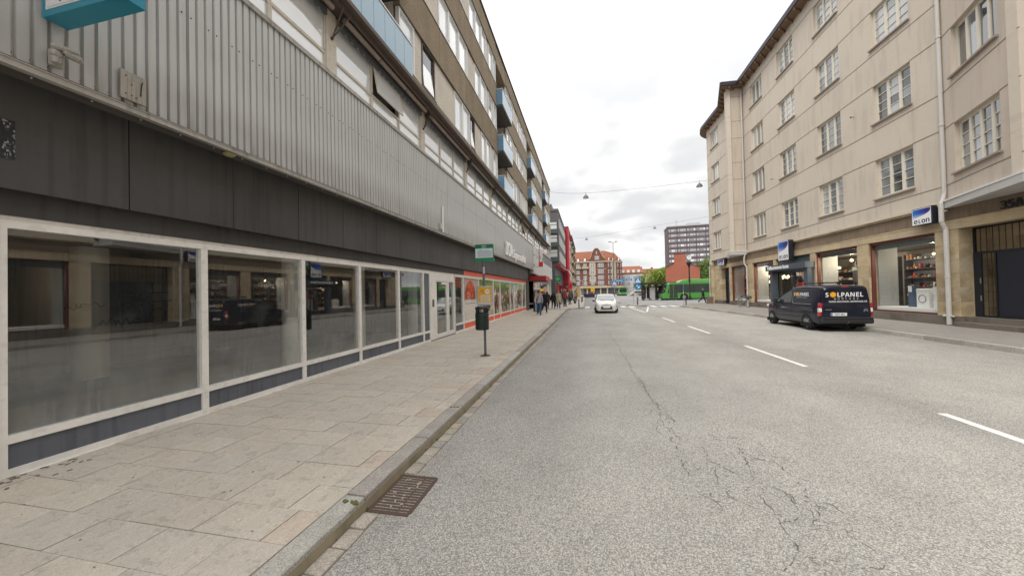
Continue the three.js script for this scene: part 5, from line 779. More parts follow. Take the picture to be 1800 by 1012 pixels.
    c.fillStyle = '#b9b9c0'; c.font = `bold ${Math.round(hh * 0.15)}px sans-serif`; 'MONTAGE'.split('').forEach((ch, i) => c.fillText(ch, w * (0.22 + i * 0.088), hh * 0.62));
    if (sk) { c.fillStyle = '#e2e2e4'; c.font = `bold ${Math.round(hh * 0.145)}px sans-serif`; c.fillText('WWW.SOLPANEL-MONTAGE.SE', w * 0.10, hh * 0.80, w * 0.88); }
  };
  { const [g, m] = decal(1.42, 0.59, 1024, 427, logo(true)); mesh('lettering', g.rotateY(Math.PI).translate(-0.0, 1.32, -2.216), m, t); }
  { const [g, m] = decal(1.2, 0.5, 768, 320, logo(false)); const x = Math.max(h.half(-0.4, 1.15), h.half(-0.4, 1.15)); const q = g.rotateY(Math.PI / 2).rotateZ(0.13 * 1.35).translate(h.half(-0.9, 1.35) + 0.022, 1.36, -1.0); mesh('lettering', q, m, t); }
  { const [g, m] = decal(0.6, 0.11, 384, 72, (c, w, hh) => { c.clearRect(0, 0, w, hh); c.fillStyle = '#c9c9ce'; c.font = 'bold 44px sans-serif'; c.fillText('SOLPANEL', 6, 50, 220); c.fillRect(240, 40, 120, 6); }); mesh('lettering', g.rotateY(Math.PI / 2).translate(h.half(0.2, 0.85) + 0.012, 0.86, 0.25), m, t); }
  mesh('emblem', [beam([-0.70, 0.83, -2.214], [-0.63, 0.89, -2.214], 0.012, 0.02), beam([-0.63, 0.89, -2.214], [-0.56, 0.83, -2.214], 0.012, 0.02), beam([-0.70, 0.78, -2.214], [-0.63, 0.84, -2.214], 0.012, 0.02), beam([-0.63, 0.84, -2.214], [-0.56, 0.78, -2.214], 0.012, 0.02)], M.alloy, t);
  mesh('badge', bx(0.48, 0.68, 0.855, 0.875, -2.212, -2.206), M.alloy, t); mesh('rear_wiper_boss', cyl(0.025, 0.025, 0.03, 10).rotateX(Math.PI / 2).translate(0, 1.02, -2.22), M.black, t);
  mesh('underbody', bx(-0.78, 0.78, 0.2, 0.36, -1.9, 1.9), M.void, t);
}
{ // small white car coming towards the camera
  const t = thing('white_car', 'small white hatchback driving towards the camera in the left lane', 'car', [1.5, 0, -30.1], 0);
  const top = curve([[-1.9, 1.05], [-1.8, 1.3], [-1.5, 1.46], [-0.6, 1.51], [0.0, 1.49], [0.3, 1.42], [1.0, 1.02], [1.15, 0.97], [1.6, 0.88], [1.82, 0.76], [1.9, 0.66]]), bottom = curve([[-1.9, 0.35], [-1.6, 0.2], [1.7, 0.19], [1.9, 0.24]]), half = curve([[-1.9, 0.66], [-1.7, 0.8], [-1.2, 0.845], [1.2, 0.84], [1.6, 0.80], [1.8, 0.72], [1.9, 0.62]]);
  const st = []; for (let z = -1.9; z <= 1.901; z += 0.076) st.push(+z.toFixed(4));
  const h = hullOf({ top, bottom, half, belt: () => 0.93, tumble: 0.2, roof: 1.51, round: 0.12, stations: st }); mesh('body', h.g, M.carPaint, t);
  mesh('windscreen', topPatch(h, 0.3, 1.0, 0.97, 1.02), phys([0.28, 0.31, 0.30], 0.05, { clearcoat: 1 }), t);
  for (const s of [-1, 1]) { mesh('side_window', sidePatch(h, [[-1.25, 0.96], [0.78, 0.96], [0.2, 1.36], [-1.0, 1.38]], s), M.vehGlass, t); for (const z of [-1.22, 1.2]) { mesh('wheel_arch', arch(h, z, 0.34, s), M.void, t); wheelParts(t, s * 0.755, z, 0.29, s, 7); } mesh('mirror', [rbx(0.2, 0.12, 0.1, 0.04, s * 0.96, 0.98, 0.62), rod([s * 0.82, 0.95, 0.62], [s * 0.92, 0.97, 0.62], 0.025)], s < 0 ? M.black : M.carPaint, t);
    mesh('headlight', rbx(0.26, 0.17, 0.3, 0.07, s * 0.6, 0.74, 1.64), M.lensClear, t); mesh('fog_lamp', cyl(0.045, 0.045, 0.04, 12).rotateX(Math.PI / 2).translate(s * 0.6, 0.38, 1.84), M.lensClear, t); }
  mesh('grille', [rbx(0.86, 0.2, 0.1, 0.05, 0, 0.46, 1.875), rbx(1.0, 0.05, 0.08, 0.02, 0, 0.33, 1.885)], M.black, t); mesh('upper_grille', rbx(0.7, 0.035, 0.08, 0.014, 0, 0.685, 1.87), M.greyDark, t); mesh('bumper', rbx(1.3, 0.1, 0.12, 0.05, 0, 0.24, 1.84), M.carPaint, t);
  mesh('number_plate', bx(-0.26, 0.26, 0.44, 0.55, 1.925, 1.94), M.white, t); mesh('wiper', [rod([0.1, 1.0, 1.1], [-0.45, 1.08, 0.96], 0.012), rod([0.6, 1.0, 1.1], [0.1, 1.07, 0.97], 0.012)], M.black, t); mesh('underbody', bx(-0.72, 0.72, 0.15, 0.3, -1.6, 1.6), M.void, t);
  mesh('emblem', new THREE.TorusGeometry(0.05, 0.012, 6, 16).scale(1.3, 0.8, 1).translate(0, 0.73, 1.88), M.alloy, t);
}
// ------------------------------------------------------------------ people
function field(res, lo, hi, f) { // marching cubes over a box, scaled back to metres
  const mc = new MarchingCubes(res, new THREE.MeshBasicMaterial(), false, false, 60000); const h = res / 2, sx = (hi[0] - lo[0]) / 2, sy = (hi[1] - lo[1]) / 2, sz = (hi[2] - lo[2]) / 2, cx = (hi[0] + lo[0]) / 2, cy = (hi[1] + lo[1]) / 2, cz = (hi[2] + lo[2]) / 2;
  for (let k = 0; k < res; k++) for (let j = 0; j < res; j++) for (let i = 0; i < res; i++) mc.field[i + j * res + k * res * res] = -f((i - h) / h * sx + cx, (j - h) / h * sy + cy, (k - h) / h * sz + cz);
  mc.isolation = 0; mc.update(); const n = mc.count, p = mc.positionArray.slice(0, n * 3); for (let i = 0; i < n; i++) { p[i * 3] = p[i * 3] * sx + cx; p[i * 3 + 1] = p[i * 3 + 1] * sy + cy; p[i * 3 + 2] = p[i * 3 + 2] * sz + cz; }
  let g = new THREE.BufferGeometry(); g.setAttribute('position', new THREE.BufferAttribute(p, 3)); g = mergeVertices(g, 1e-4); g.computeVertexNormals(); return g;
}
const bone = (a, b, ra, rb) => { const dx = b[0] - a[0], dy = b[1] - a[1], dz = b[2] - a[2], l2 = dx * dx + dy * dy + dz * dz || 1e-9; return (x, y, z) => { const t = clamp(((x - a[0]) * dx + (y - a[1]) * dy + (z - a[2]) * dz) / l2, 0, 1), ex = x - a[0] - dx * t, ey = y - a[1] - dy * t, ez = z - a[2] - dz * t; return Math.sqrt(ex * ex + ey * ey + ez * ez) - lerp(ra, rb, t); }; };
const ell = (c, r) => (x, y, z) => { const k = Math.hypot((x - c[0]) / r[0], (y - c[1]) / r[1], (z - c[2]) / r[2]); return (k - 1) * Math.min(r[0], r[1], r[2]); };
const blend = (fs, k = 0.03) => (x, y, z) => { let d = 9; for (const f of fs) { const e = f(x, y, z); const hh = Math.max(k - Math.abs(d - e), 0) / k; d = Math.min(d, e) - hh * hh * k * 0.25; } return d; };
const kits = {};
function kit(pose) { // shapes of one pose, shared by those who stand so; facing +z
  if (kits[pose]) return kits[pose];
  const P = { walk: { l: 0.30, r: -0.26, kl: 0.05, kr: 0.5, al: -0.3, ar: 0.28 }, stride: { l: -0.34, r: 0.34, kl: 0.55, kr: 0.04, al: 0.34, ar: -0.3 }, stand: { l: 0.06, r: -0.05, kl: 0.04, kr: 0.08, al: 0.08, ar: -0.06 } }[pose.split('_')[0]], long = pose.includes('coat');
  const leg = (s, a, k) => { const hip = [s * 0.095, 0.90, 0], kn = [s * 0.1, 0.90 - 0.43 * Math.cos(a), 0.43 * Math.sin(a)], b = a - k, an = [s * 0.1, kn[1] - 0.42 * Math.cos(b), kn[2] + 0.42 * Math.sin(b)], toe = [s * 0.115, an[1] - 0.05 + Math.max(0, -b) * 0.02, an[2] + 0.17 * Math.cos(Math.max(-0.9, Math.min(0.2, b)))]; return { hip, kn, an, toe: [toe[0], an[1] - 0.045 - (b < -0.3 ? 0.07 : 0), toe[2]] }; };
  const arm = (s, a) => { const sh = [s * 0.185, 1.40, 0], el = [s * 0.245, 1.40 - 0.29 * Math.cos(a), 0.29 * Math.sin(a) - 0.01], b = a + 0.25, wr = [s * 0.25, el[1] - 0.25 * Math.cos(b), el[2] + 0.25 * Math.sin(b)], hd = [s * 0.25, wr[1] - 0.09 * Math.cos(b), wr[2] + 0.09 * Math.sin(b)]; return { sh, el, wr, hd, b }; };
  const L = leg(1, P.l, P.kl), Q = leg(-1, P.r, P.kr), A = arm(1, P.al), C = arm(-1, P.ar), lows = Math.min(L.an[1], Q.an[1]) - 0.075; // soles at 0
  const H = [0, 1.60, 0.02];
  const torso = (e) => [ell([0, 1.24, 0], [0.165 + e, 0.26 + e, 0.105 + e]), ell([0, 0.98, 0], [0.155 + e, 0.15 + e, 0.105 + e]), bone([-0.15, 1.40, 0], [0.15, 1.40, 0], 0.06 + e, 0.06 + e)];
  const arms = (e) => [A, C].flatMap((a) => [bone(a.sh, a.el, 0.05 + e, 0.04 + e), bone(a.el, a.wr, 0.04 + e, 0.028 + e)]);
  const legs = (e) => [L, Q].flatMap((l) => [bone(l.hip, l.kn, 0.085 + e, 0.056 + e), bone(l.kn, l.an, 0.054 + e, 0.036 + e)]);
  const fingers = (a) => { const s = Math.sign(a.wr[0]), d = [0, -Math.cos(a.b), Math.sin(a.b)], n = [0, Math.sin(a.b), Math.cos(a.b)], out = [bone(a.wr, a.hd, 0.026, 0.03)]; [[-0.024, 0.07], [-0.008, 0.08], [0.008, 0.075], [0.022, 0.058]].forEach(([o, l]) => { const q = [a.hd[0], a.hd[1] + n[1] * o, a.hd[2] + n[2] * o], m = [q[0] - s * 0.008, q[1] + d[1] * l * 0.6, q[2] + d[2] * l * 0.6]; out.push(bone(q, m, 0.009, 0.0085), bone(m, [m[0] - s * 0.018, m[1] + d[1] * l * 0.4, m[2] + d[2] * l * 0.4], 0.0085, 0.0075)); }); const th = [a.wr[0], a.wr[1] + d[1] * 0.03 + n[1] * 0.02, a.wr[2] + d[2] * 0.03 + n[2] * 0.02]; out.push(bone(th, [th[0] - s * 0.01, th[1] + d[1] * 0.05 + n[1] * 0.03, th[2] + d[2] * 0.05 + n[2] * 0.03], 0.011, 0.009)); return out; };
  const sub = (fs, f2) => fs; const lo = [-0.36, 0, -0.5], hi = [0.36, 1.8, 0.5];
  const down = (g) => g.translate(0, -lows, 0);
  const box = (pts, r) => { const a = [9, 9, 9], b = [-9, -9, -9]; for (const p of pts) for (let i = 0; i < 3; i++) { a[i] = Math.min(a[i], p[i] - r); b[i] = Math.max(b[i], p[i] + r); } return [a, b]; };
  const all = box([H, L.an, Q.an, L.toe, Q.toe, A.hd, C.hd, A.el, C.el], 0.2);
  const k = {};
  const bodyF = blend([...torso(-0.01), ...arms(-0.006), ...legs(-0.012), bone([0, 1.42, 0], [0, 1.54, 0.01], 0.055, 0.05), ell(H, [0.075, 0.115, 0.095]), ell([0, 1.53, 0.05], [0.05, 0.045, 0.05]), bone(L.an, L.toe, 0.036, 0.03), bone(Q.an, Q.toe, 0.036, 0.03), bone(A.wr, A.hd, 0.028, 0.03), bone(C.wr, C.hd, 0.028, 0.03)], 0.035);
  const skin = [field(76, all[0], all[1], bodyF)];
  for (const a of [A, C]) { const [p, q] = box([a.wr, a.hd, [a.hd[0], a.hd[1] - 0.09 * Math.cos(a.b), a.hd[2] + 0.09 * Math.sin(a.b)]], 0.05); skin.push(field(40, p, q, blend(fingers(a), 0.01))); }
  { const hb = [[-0.13, 1.45, -0.12], [0.13, 1.76, 0.17]]; skin.push(field(40, hb[0], hb[1], blend([ell(H, [0.077, 0.117, 0.097]), ell([0, 1.525, 0.055], [0.048, 0.04, 0.048]), bone([0, 1.615, 0.105], [0, 1.575, 0.132], 0.011, 0.017), ell([0.08, 1.59, 0.01], [0.014, 0.032, 0.022]), ell([-0.08, 1.59, 0.01], [0.014, 0.032, 0.022]), bone([-0.02, 1.54, 0.1], [0.02, 1.54, 0.1], 0.008, 0.008)], 0.012))); }
  k.skin = down(mergeGeometries(skin.map(plain)));
  k.eyes = down(merged([sph(0.011, 0.032, 1.605, 0.105, 8, 6), sph(0.011, -0.032, 1.605, 0.105, 8, 6)]));
  const tb = box([[0.3, 1.5, 0.2], [-0.3, long ? 0.5 : 0.85, -0.2], A.wr, C.wr], 0.12);
  const cf = [...torso(0.022), ...arms(0.02), bone([0, 1.44, 0], [0, 1.47, 0.0], 0.075, 0.07)]; if (long) cf.push(bone([0.07, 0.95, 0], [0.09, 0.58, 0.03], 0.14, 0.13), bone([-0.07, 0.95, 0], [-0.09, 0.58, -0.03], 0.14, 0.13)); else cf.push(bone([-0.06, 0.9, 0], [0.06, 0.9, 0], 0.12, 0.12));
  const hem = long ? 0.56 : 0.84, cut = (f) => (x, y, z) => Math.max(f(x, y, z), hem - y);
  k.top = down(field(64, tb[0], tb[1], cut(blend(cf, 0.03))));
  const lb = box([L.hip, Q.hip, L.an, Q.an, L.kn, Q.kn, [0, 1.0, 0]], 0.14); k.legs = down(field(64, lb[0], lb[1], blend([...legs(0.016), ell([0, 0.95, 0], [0.165, 0.13, 0.118])], 0.035)));
  const shoe = (l) => { const [p, q] = box([l.an, l.toe, [l.an[0], l.an[1] - 0.07, l.an[2] - 0.06]], 0.08); return field(32, p, q, blend([bone([l.an[0], l.an[1] - 0.03, l.an[2] - 0.02], l.toe, 0.046, 0.036), bone([l.an[0], l.an[1] - 0.035, l.an[2] - 0.045], l.an, 0.042, 0.04)], 0.02)); }; k.shoes = down(merged([shoe(L), shoe(Q)]));
  const hairF = (long2) => (x, y, z) => Math.max(blend([ell([0, 1.62, 0.0], [0.092, 0.118, 0.108]), ...(long2 ? [bone([0.04, 1.6, -0.05], [0.06, 1.42, -0.07], 0.07, 0.05), bone([-0.04, 1.6, -0.05], [-0.06, 1.42, -0.07], 0.07, 0.05)] : [])], 0.03)(x, y, z), -ell([0, 1.575, 0.075], [0.073, 0.085, 0.075])(x, y, z));
  k.hair = down(field(36, [-0.16, 1.35, -0.18], [0.16, 1.78, 0.14], hairF(false))); k.hairLong = down(field(36, [-0.18, 1.33, -0.2], [0.18, 1.78, 0.14], hairF(true)));
  k.hand = [A.hd[0], A.hd[1] - lows - 0.06, A.hd[2]];
  return (kits[pose] = k);
}
const skinTones = [[0.50, 0.30, 0.21], [0.42, 0.25, 0.17], [0.16, 0.085, 0.05]].map((c) => std(c, 0.6));
function person(label, pose, x, y, z, turn, height, o, group) {
  const k = kit(pose), t = thing('person', label, 'person', [x, y, z], turn); t.scale.setScalar(height / 1.72);
  mesh('body', k.skin, skinTones[o.skin ?? 0], t); mesh('eyes', k.eyes, M.black, t); mesh('jacket', k.top, std(o.top, 0.85), t); mesh('trousers', k.legs, std(o.legs, 0.9), t); mesh('shoes', k.shoes, std(o.shoes || [0.03, 0.03, 0.03], 0.7), t); if (o.hair) mesh('hair', o.long ? k.hairLong : k.hair, std(o.hair, 0.7), t);
  if (o.strap) mesh('bag_strap', tubeOf([[0.13, 1.47, 0.03], [0.05, 1.38, 0.15], [-0.08, 1.15, 0.16], [-0.18, 0.98, 0.08]], 0.02, 20, 5), M.redDark, t);
  if (o.bag) { const q = thing('shopping_bag', o.bagLabel, 'bag', [x + k.hand[0] * Math.cos(turn) + k.hand[2] * Math.sin(turn), y + k.hand[1] - 0.42, z - k.hand[0] * Math.sin(turn) + k.hand[2] * Math.cos(turn)], turn); mesh('bag', poly([[-0.14, 0], [0.14, 0], [0.16, 0.33], [-0.16, 0.33]], 0.1, 0.01).translate(0, 0, -0.05), std(o.bag, 0.7), q); mesh('handle', tubeOf([[-0.08, 0.33, 0], [-0.05, 0.43, 0], [0.05, 0.43, 0], [0.08, 0.33, 0]], 0.008), std(o.bag, 0.7), q); }
  return t;
}
person('man in grey top with red shoulder strap and blue jeans walking towards the camera', 'walk', -3.45, 0.13, -25.2, 0.15, 1.80, { top: [0.36, 0.34, 0.36], legs: [0.035, 0.10, 0.20], hair: [0.015, 0.012, 0.01], skin: 2, strap: true });
person('person in long navy coat and red cap walking beside the man in jeans', 'stride_coat', -3.25, 0.13, -27.0, Math.PI * 0.95, 1.76, { top: [0.006, 0.008, 0.018], legs: [0.012, 0.010, 0.010], hair: [0.42, 0.08, 0.03], shoes: [0.5, 0.48, 0.45] });
person('person in dark maroon coat behind the navy coat', 'stand_coat', -3.75, 0.13, -27.9, Math.PI, 1.55, { top: [0.05, 0.008, 0.014], legs: [0.06, 0.04, 0.04], hair: [0.03, 0.02, 0.012], long: true });
person('woman in dark brown coat with long hair carrying a red bag', 'walk_coat', -3.75, 0.13, -33.6, Math.PI, 1.70, { top: [0.035, 0.014, 0.012], legs: [0.02, 0.01, 0.014], hair: [0.06, 0.03, 0.015], long: true, bag: [0.55, 0.12, 0.12], bagLabel: 'red shopping bag carried by the woman in the brown coat' });
person('person all in black walking away, left of the person in the cream coat', 'stride', -3.2, 0.13, -33.9, Math.PI, 1.66, { top: [0.010, 0.010, 0.012], legs: [0.008, 0.008, 0.009], hair: [0.05, 0.025, 0.012], long: true });
person('person in open cream coat over white top with blue jeans walking towards the camera', 'walk_coat', -2.75, 0.13, -34.6, 0.1, 1.74, { top: [0.46, 0.41, 0.28], legs: [0.03, 0.06, 0.11], hair: [0.30, 0.10, 0.05] });
person('person in dark red jacket and pale jeans near the kerb', 'stand', -2.75, 0.13, -43.5, Math.PI, 1.72, { top: [0.14, 0.012, 0.02], legs: [0.10, 0.15, 0.18], hair: [0.06, 0.03, 0.02] });
person('person in dark grey jacket striding across the pavement towards the crossing', 'stride', -2.1, 0.13, -51.5, Math.PI * 0.6, 1.74, { top: [0.035, 0.045, 0.06], legs: [0.05, 0.055, 0.06], hair: [0.03, 0.02, 0.01] });
person('person in olive yellow jacket standing near the bollards', 'stand', -1.7, 0.13, -56.5, 0.4, 1.72, { top: [0.24, 0.21, 0.03], legs: [0.03, 0.03, 0.04], hair: [0.02, 0.015, 0.01] });
person('person in black with blue grey hood walking past the far corner of the beige building', 'stride', 12.75, 0.13, -42.6, Math.PI * 0.5, 1.70, { top: [0.012, 0.013, 0.016], legs: [0.02, 0.02, 0.022], hair: [0.14, 0.17, 0.20], shoes: [0.5, 0.5, 0.5] });
for (const [x, z, c, l] of [[-2.4, -39, [0.20, 0.03, 0.035], 'person in dark red top walking just behind the cream coat'], [-3.3, -46, [0.02, 0.025, 0.03], 'person in black standing by the shop wall before the grey building'], [-1.6, -48.5, [0.28, 0.27, 0.25], 'person in light grey top near the first bollards'], [-4.4, -29.5, [0.03, 0.03, 0.035], 'person in black standing under the red canopy'], [-4.6, -36.5, [0.34, 0.31, 0.28], 'person in beige jacket by the white shop wall past the red canopy'], [-3.6, -40.5, [0.05, 0.07, 0.12], 'person in navy jacket between the brown coat and the grey building'], [-2.2, -46.5, [0.10, 0.08, 0.06], 'person in brown jacket near the kerb beyond the dark red jacket'], [-2.9, -54.5, [0.40, 0.30, 0.26], 'person in pinkish top before the shops of the grey building'], [-3.4, -60, [0.3, 0.25, 0.2], 'person in beige standing far along the near pavement'], [-2.6, -64, [0.4, 0.38, 0.35], 'person in pale grey far along the near pavement'], [-3.0, -70, [0.05, 0.12, 0.08], 'person in dark green far along the near pavement']]) person(l, 'stand', x, 0.13, z, x, 1.72, { top: c, legs: [0.03, 0.03, 0.04], hair: [0.03, 0.02, 0.01] });
for (const [x, z, c, l] of [[11.9, -63.5, [0.03, 0.03, 0.04], 'person in black waiting at the left end of the bus shelter bench'], [12.6, -63.8, [0.20, 0.04, 0.05], 'person in dark red waiting in the middle of the bus shelter'], [13.5, -64.0, [0.36, 0.35, 0.34], 'person in pale top waiting under the right end of the shelter roof'], [9.2, -61.2, [0.02, 0.02, 0.03], 'person in dark clothes standing at the left end of the bus shelter']]) person(l, 'stand', x, 0.02, z, z, 1.70, { top: c, legs: [0.03, 0.03, 0.035], hair: [0.03, 0.02, 0.01] });
// ------------------------------------------------------------------ street furniture near the camera
{
  const t = thing('bus_stop', 'green bus stop sign with white timetable on a grey pole', 'bus stop', [-2.7, 0.13, -8.96]);
  mesh('pole', [cyl(0.033, 0.033, 2.5, 16), cyl(0.036, 0.036, 0.22, 16, 0, 2.16, 0)], M.poleGrey, t); mesh('sleeve', cyl(0.037, 0.037, 0.18, 16, 0, 2.2, 0), M.steel, t); mesh('foot_plate', [cyl(0.15, 0.13, 0.012, 20), cyl(0.05, 0.04, 0.05, 14)], M.rust, t);
  mesh('sign_board', rbx(0.52, 0.46, 0.06, 0.02, 0.03, 2.755, 0), M.green, t); mesh('lower_band', rbx(0.54, 0.09, 0.075, 0.015, 0.03, 2.56, 0), M.green, t);
  const f = new THREE.PlaneGeometry(0.5, 0.44); mesh('face', f.translate(0.03, 2.765, 0.032), std([1, 1, 1], 0.35, { map: canvasTex(512, 450, (g, w, h) => { g.fillStyle = '#14694a'; g.fillRect(0, 0, w, h); g.fillStyle = '#c6d3d4'; g.fillRect(8, 112, w - 16, 258); g.fillStyle = '#b4b9c2'; g.fillRect(70, 180, w - 110, 170); g.fillStyle = '#cfe6da'; g.font = 'bold 36px sans-serif'; g.textAlign = 'center'; g.fillText('Malmö', w / 2, 52); g.fillText('Stadion', w / 2, 96); g.strokeStyle = '#555b62'; g.lineWidth = 7; g.beginPath(); g.moveTo(100, 150); g.lineTo(200, 150); g.moveTo(100, 176); g.lineTo(410, 176); g.setLineDash([22, 6]); g.stroke(); g.strokeStyle = '#a3a8b2'; g.setLineDash([]); g.lineWidth = 4; for (let y = 215; y < 350; y += 34) { g.beginPath(); g.moveTo(80, y); g.lineTo(w - 60, y); g.stroke(); } }) }), t);
}
{
  const t = thing('timetable_case', 'yellow timetable in a grey frame on the bus stop pole above the bin', 'timetable', [-2.66, 1.48, -8.94]);
  mesh('frame', [rbx(0.42, 0.52, 0.05, 0.012, 0, 0.26, 0.02)], M.steel, t); mesh('clamp', [bx(-0.08, 0.0, 0.1, 0.14, -0.06, 0), bx(-0.08, 0.0, 0.38, 0.42, -0.06, 0)], M.steelDark, t);
  mesh('poster', new THREE.PlaneGeometry(0.36, 0.45).translate(0, 0.265, 0.0465), std([1, 1, 1], 0.4, { map: canvasTex(360, 450, (g, w, h) => { g.fillStyle = '#dba227'; g.fillRect(0, 0, w, h); g.fillStyle = '#d8c3a0'; g.fillRect(60, 210, w - 90, 180); g.fillStyle = '#c9c4bb'; g.fillRect(0, h - 46, w, 46); g.fillStyle = '#e7e2da'; g.beginPath(); g.arc(250, 120, 62, 0, 7); g.fill(); g.strokeStyle = '#7a5a30'; g.lineWidth = 9; for (const [y, x0, x1] of [[70, 60, 165], [100, 50, 160], [135, 60, 165], [165, 80, 170]]) { g.beginPath(); g.moveTo(x0, y); g.lineTo(x1, y); g.stroke(); } g.strokeStyle = '#b06a3c'; g.lineWidth = 5; for (let y = 235; y < 380; y += 28) { g.beginPath(); g.moveTo(90, y); g.lineTo(w - 60 - (y % 3) * 20, y); g.stroke(); } g.strokeStyle = '#5b4a3c'; g.lineWidth = 12; g.beginPath(); g.moveTo(220, 110); g.lineTo(280, 110); g.lineTo(262, 142); g.stroke(); }) }), t);
}
{
  const t = thing('litter_bin', 'dark green litter bin hung on the bus stop pole', 'bin', [-2.76, 0.83, -8.92]);
  mesh('shell', lathe([[0.0, 0.0], [0.165, 0.0], [0.18, 0.015], [0.18, 0.44], [0.165, 0.455], [0.16, 0.44]], 32), M.greenDark, t); mesh('hood', lathe([[0.001, 0.62], [0.14, 0.615], [0.185, 0.595], [0.185, 0.56], [0.165, 0.55]], 32), M.greenDark, t);
  mesh('post', [...[0.6, 2.6, 3.7, 5.7].map((a) => bx(0.14 * Math.cos(a) - 0.03, 0.14 * Math.cos(a) + 0.03, 0.44, 0.57, 0.14 * Math.sin(a) - 0.012, 0.14 * Math.sin(a) + 0.012))], M.greenDark, t); mesh('band', [lathe([[0.181, 0.2], [0.186, 0.21], [0.186, 0.225], [0.181, 0.235]], 32), lathe([[0.181, 0.38], [0.186, 0.39], [0.186, 0.405], [0.181, 0.415]], 32)], M.greenDark, t); mesh('ashtray_lid', cyl(0.12, 0.12, 0.012, 24, 0, 0.62, 0), M.steel, t); mesh('clamp', bx(0.02, 0.1, 0.1, 0.15, -0.2, -0.02), M.steelDark, t);
}
const bollard = (() => { const g = [lathe([[0.075, 0], [0.06, 0.03], [0.055, 0.1], [0.05, 0.72], [0.06, 0.74], [0.06, 0.79], [0.045, 0.83], [0.02, 0.85], [0.001, 0.855]], 16)], b = lathe([[0.0515, 0.6], [0.055, 0.605], [0.055, 0.66], [0.0515, 0.665]], 16); return { g, b }; })();
[[-0.8, -35.6, 'black bollard on the kerb where the near pavement widens'], [-0.75, -52, 'black bollard farther along the kerb of the near pavement'], [-0.7, -57, 'farthest black bollard along the kerb of the near pavement'], [10.05, -39.0, 'black bollard at the corner of the far pavement by the crossing'], [5.55, -41.2, 'black bollard on the traffic island below the round blue sign']].forEach(([x, z, l], i) => { const t = thing('bollard', l, 'bollard', [x, 0.13, z], 0, 'bollards at the crossing'); mesh('post', bollard.g, M.black, t); mesh('band', bollard.b, M.steelDark, t); });
{ // traffic island
  const t = struct('traffic_island', 'low kerbed traffic island in the middle of the crossing', [5.6, 0, -42]);
  const el = (rx, rz, y0, y1) => { const p = []; for (let i = 0; i < 28; i++) { const a = i / 28 * Math.PI * 2; p.push([Math.cos(a) * rx, Math.sin(a) * rz]); } return slabOf(p, y0, y1); };
  mesh('kerb', el(1.05, 2.3, 0, 0.12), M.kerbs[1], t); mesh('paving', el(0.92, 2.15, 0.1, 0.135), M.setts[0], t); 
  const s = struct('traffic_island', 'smaller kerbed island beyond the first on the left', [3.9, 0, -52]); mesh('kerb', el(0.9, 1.6, 0, 0.12), M.kerbs[0], s); mesh('paving', el(0.78, 1.45, 0.1, 0.135), M.setts[2], s);
}
const crossTex = canvasTex(256, 256, (g, w, h) => { g.fillStyle = '#1273b5'; g.fillRect(0, 0, w, h); g.strokeStyle = '#e8eef2'; g.lineWidth = 6; g.strokeRect(8, 8, w - 16, h - 16); g.fillStyle = '#eef2f4'; g.beginPath(); g.moveTo(w / 2, 28); g.lineTo(w - 28, h - 36); g.lineTo(28, h - 36); g.fill(); g.fillStyle = '#16222c'; g.beginPath(); g.arc(w / 2 + 4, 92, 11, 0, 7); g.fill(); g.lineWidth = 15; g.strokeStyle = '#16222c'; g.beginPath(); g.moveTo(w / 2 + 2, 108); g.lineTo(w / 2 - 2, 150); g.lineTo(w / 2 - 26, 200); g.moveTo(w / 2, 150); g.lineTo(w / 2 + 28, 200); g.moveTo(w / 2 - 28, 140); g.lineTo(w / 2, 115); g.lineTo(w / 2 + 26, 142); g.stroke(); });
const signPost = (label, x, y, z, squareOnly) => {
  const t = thing('road_sign', label, 'road sign', [x, y, z]); mesh('post', [cyl(0.03, 0.03, squareOnly ? 2.9 : 3.2, 10)], M.steel, t);
  mesh('square_sign', rbx(0.66, 0.66, 0.03, 0.02, 0, 2.78, 0.04), M.signBlue, t); mesh('square_face', new THREE.PlaneGeometry(0.64, 0.64).translate(0, 2.78, 0.057), std([1, 1, 1], 0.35, { map: crossTex }), t);
  if (!squareOnly) { mesh('round_sign', new THREE.CylinderGeometry(0.33, 0.33, 0.03, 32).rotateX(Math.PI / 2).translate(0, 2.05, 0.04), M.signBlue, t); mesh('arrow', [beam([-0.16, 2.21, 0.058], [0.1, 1.95, 0.058], 0.01, 0.06), beam([0.14, 1.91, 0.0585], [0.14, 2.08, 0.0585], 0.06, 0.01), beam([0.16, 1.915, 0.0592], [-0.03, 1.915, 0.0592], 0.01, 0.06)], M.white, t); }
};
signPost('blue pedestrian crossing sign above a round blue keep right arrow on the island', 5.8, 0.13, -42.2, false); signPost('blue pedestrian crossing sign on the smaller island', 3.95, 0.13, -52.3, true);
{ const t = thing('sign_post', 'thin pale post standing on the island left of the blue signs', 'post', [5.3, 0.13, -42.4]); mesh('post', cyl(0.03, 0.03, 2.1, 10), M.steel, t); mesh('cap', sph(0.032, 0, 2.1, 0, 8, 6), M.steel, t); }
{ const t = thing('marker_post', 'slim pole with blue and white top at the corner of the far pavement', 'post', [9.6, 0.13, -38.1]); mesh('post', cyl(0.025, 0.025, 2.2, 10), M.steel, t); mesh('marker', [cyl(0.035, 0.035, 0.5, 10, 0, 1.6, 0)], M.signBlue, t); mesh('reflector', cyl(0.036, 0.036, 0.12, 10, 0, 1.2, 0), M.white, t); }
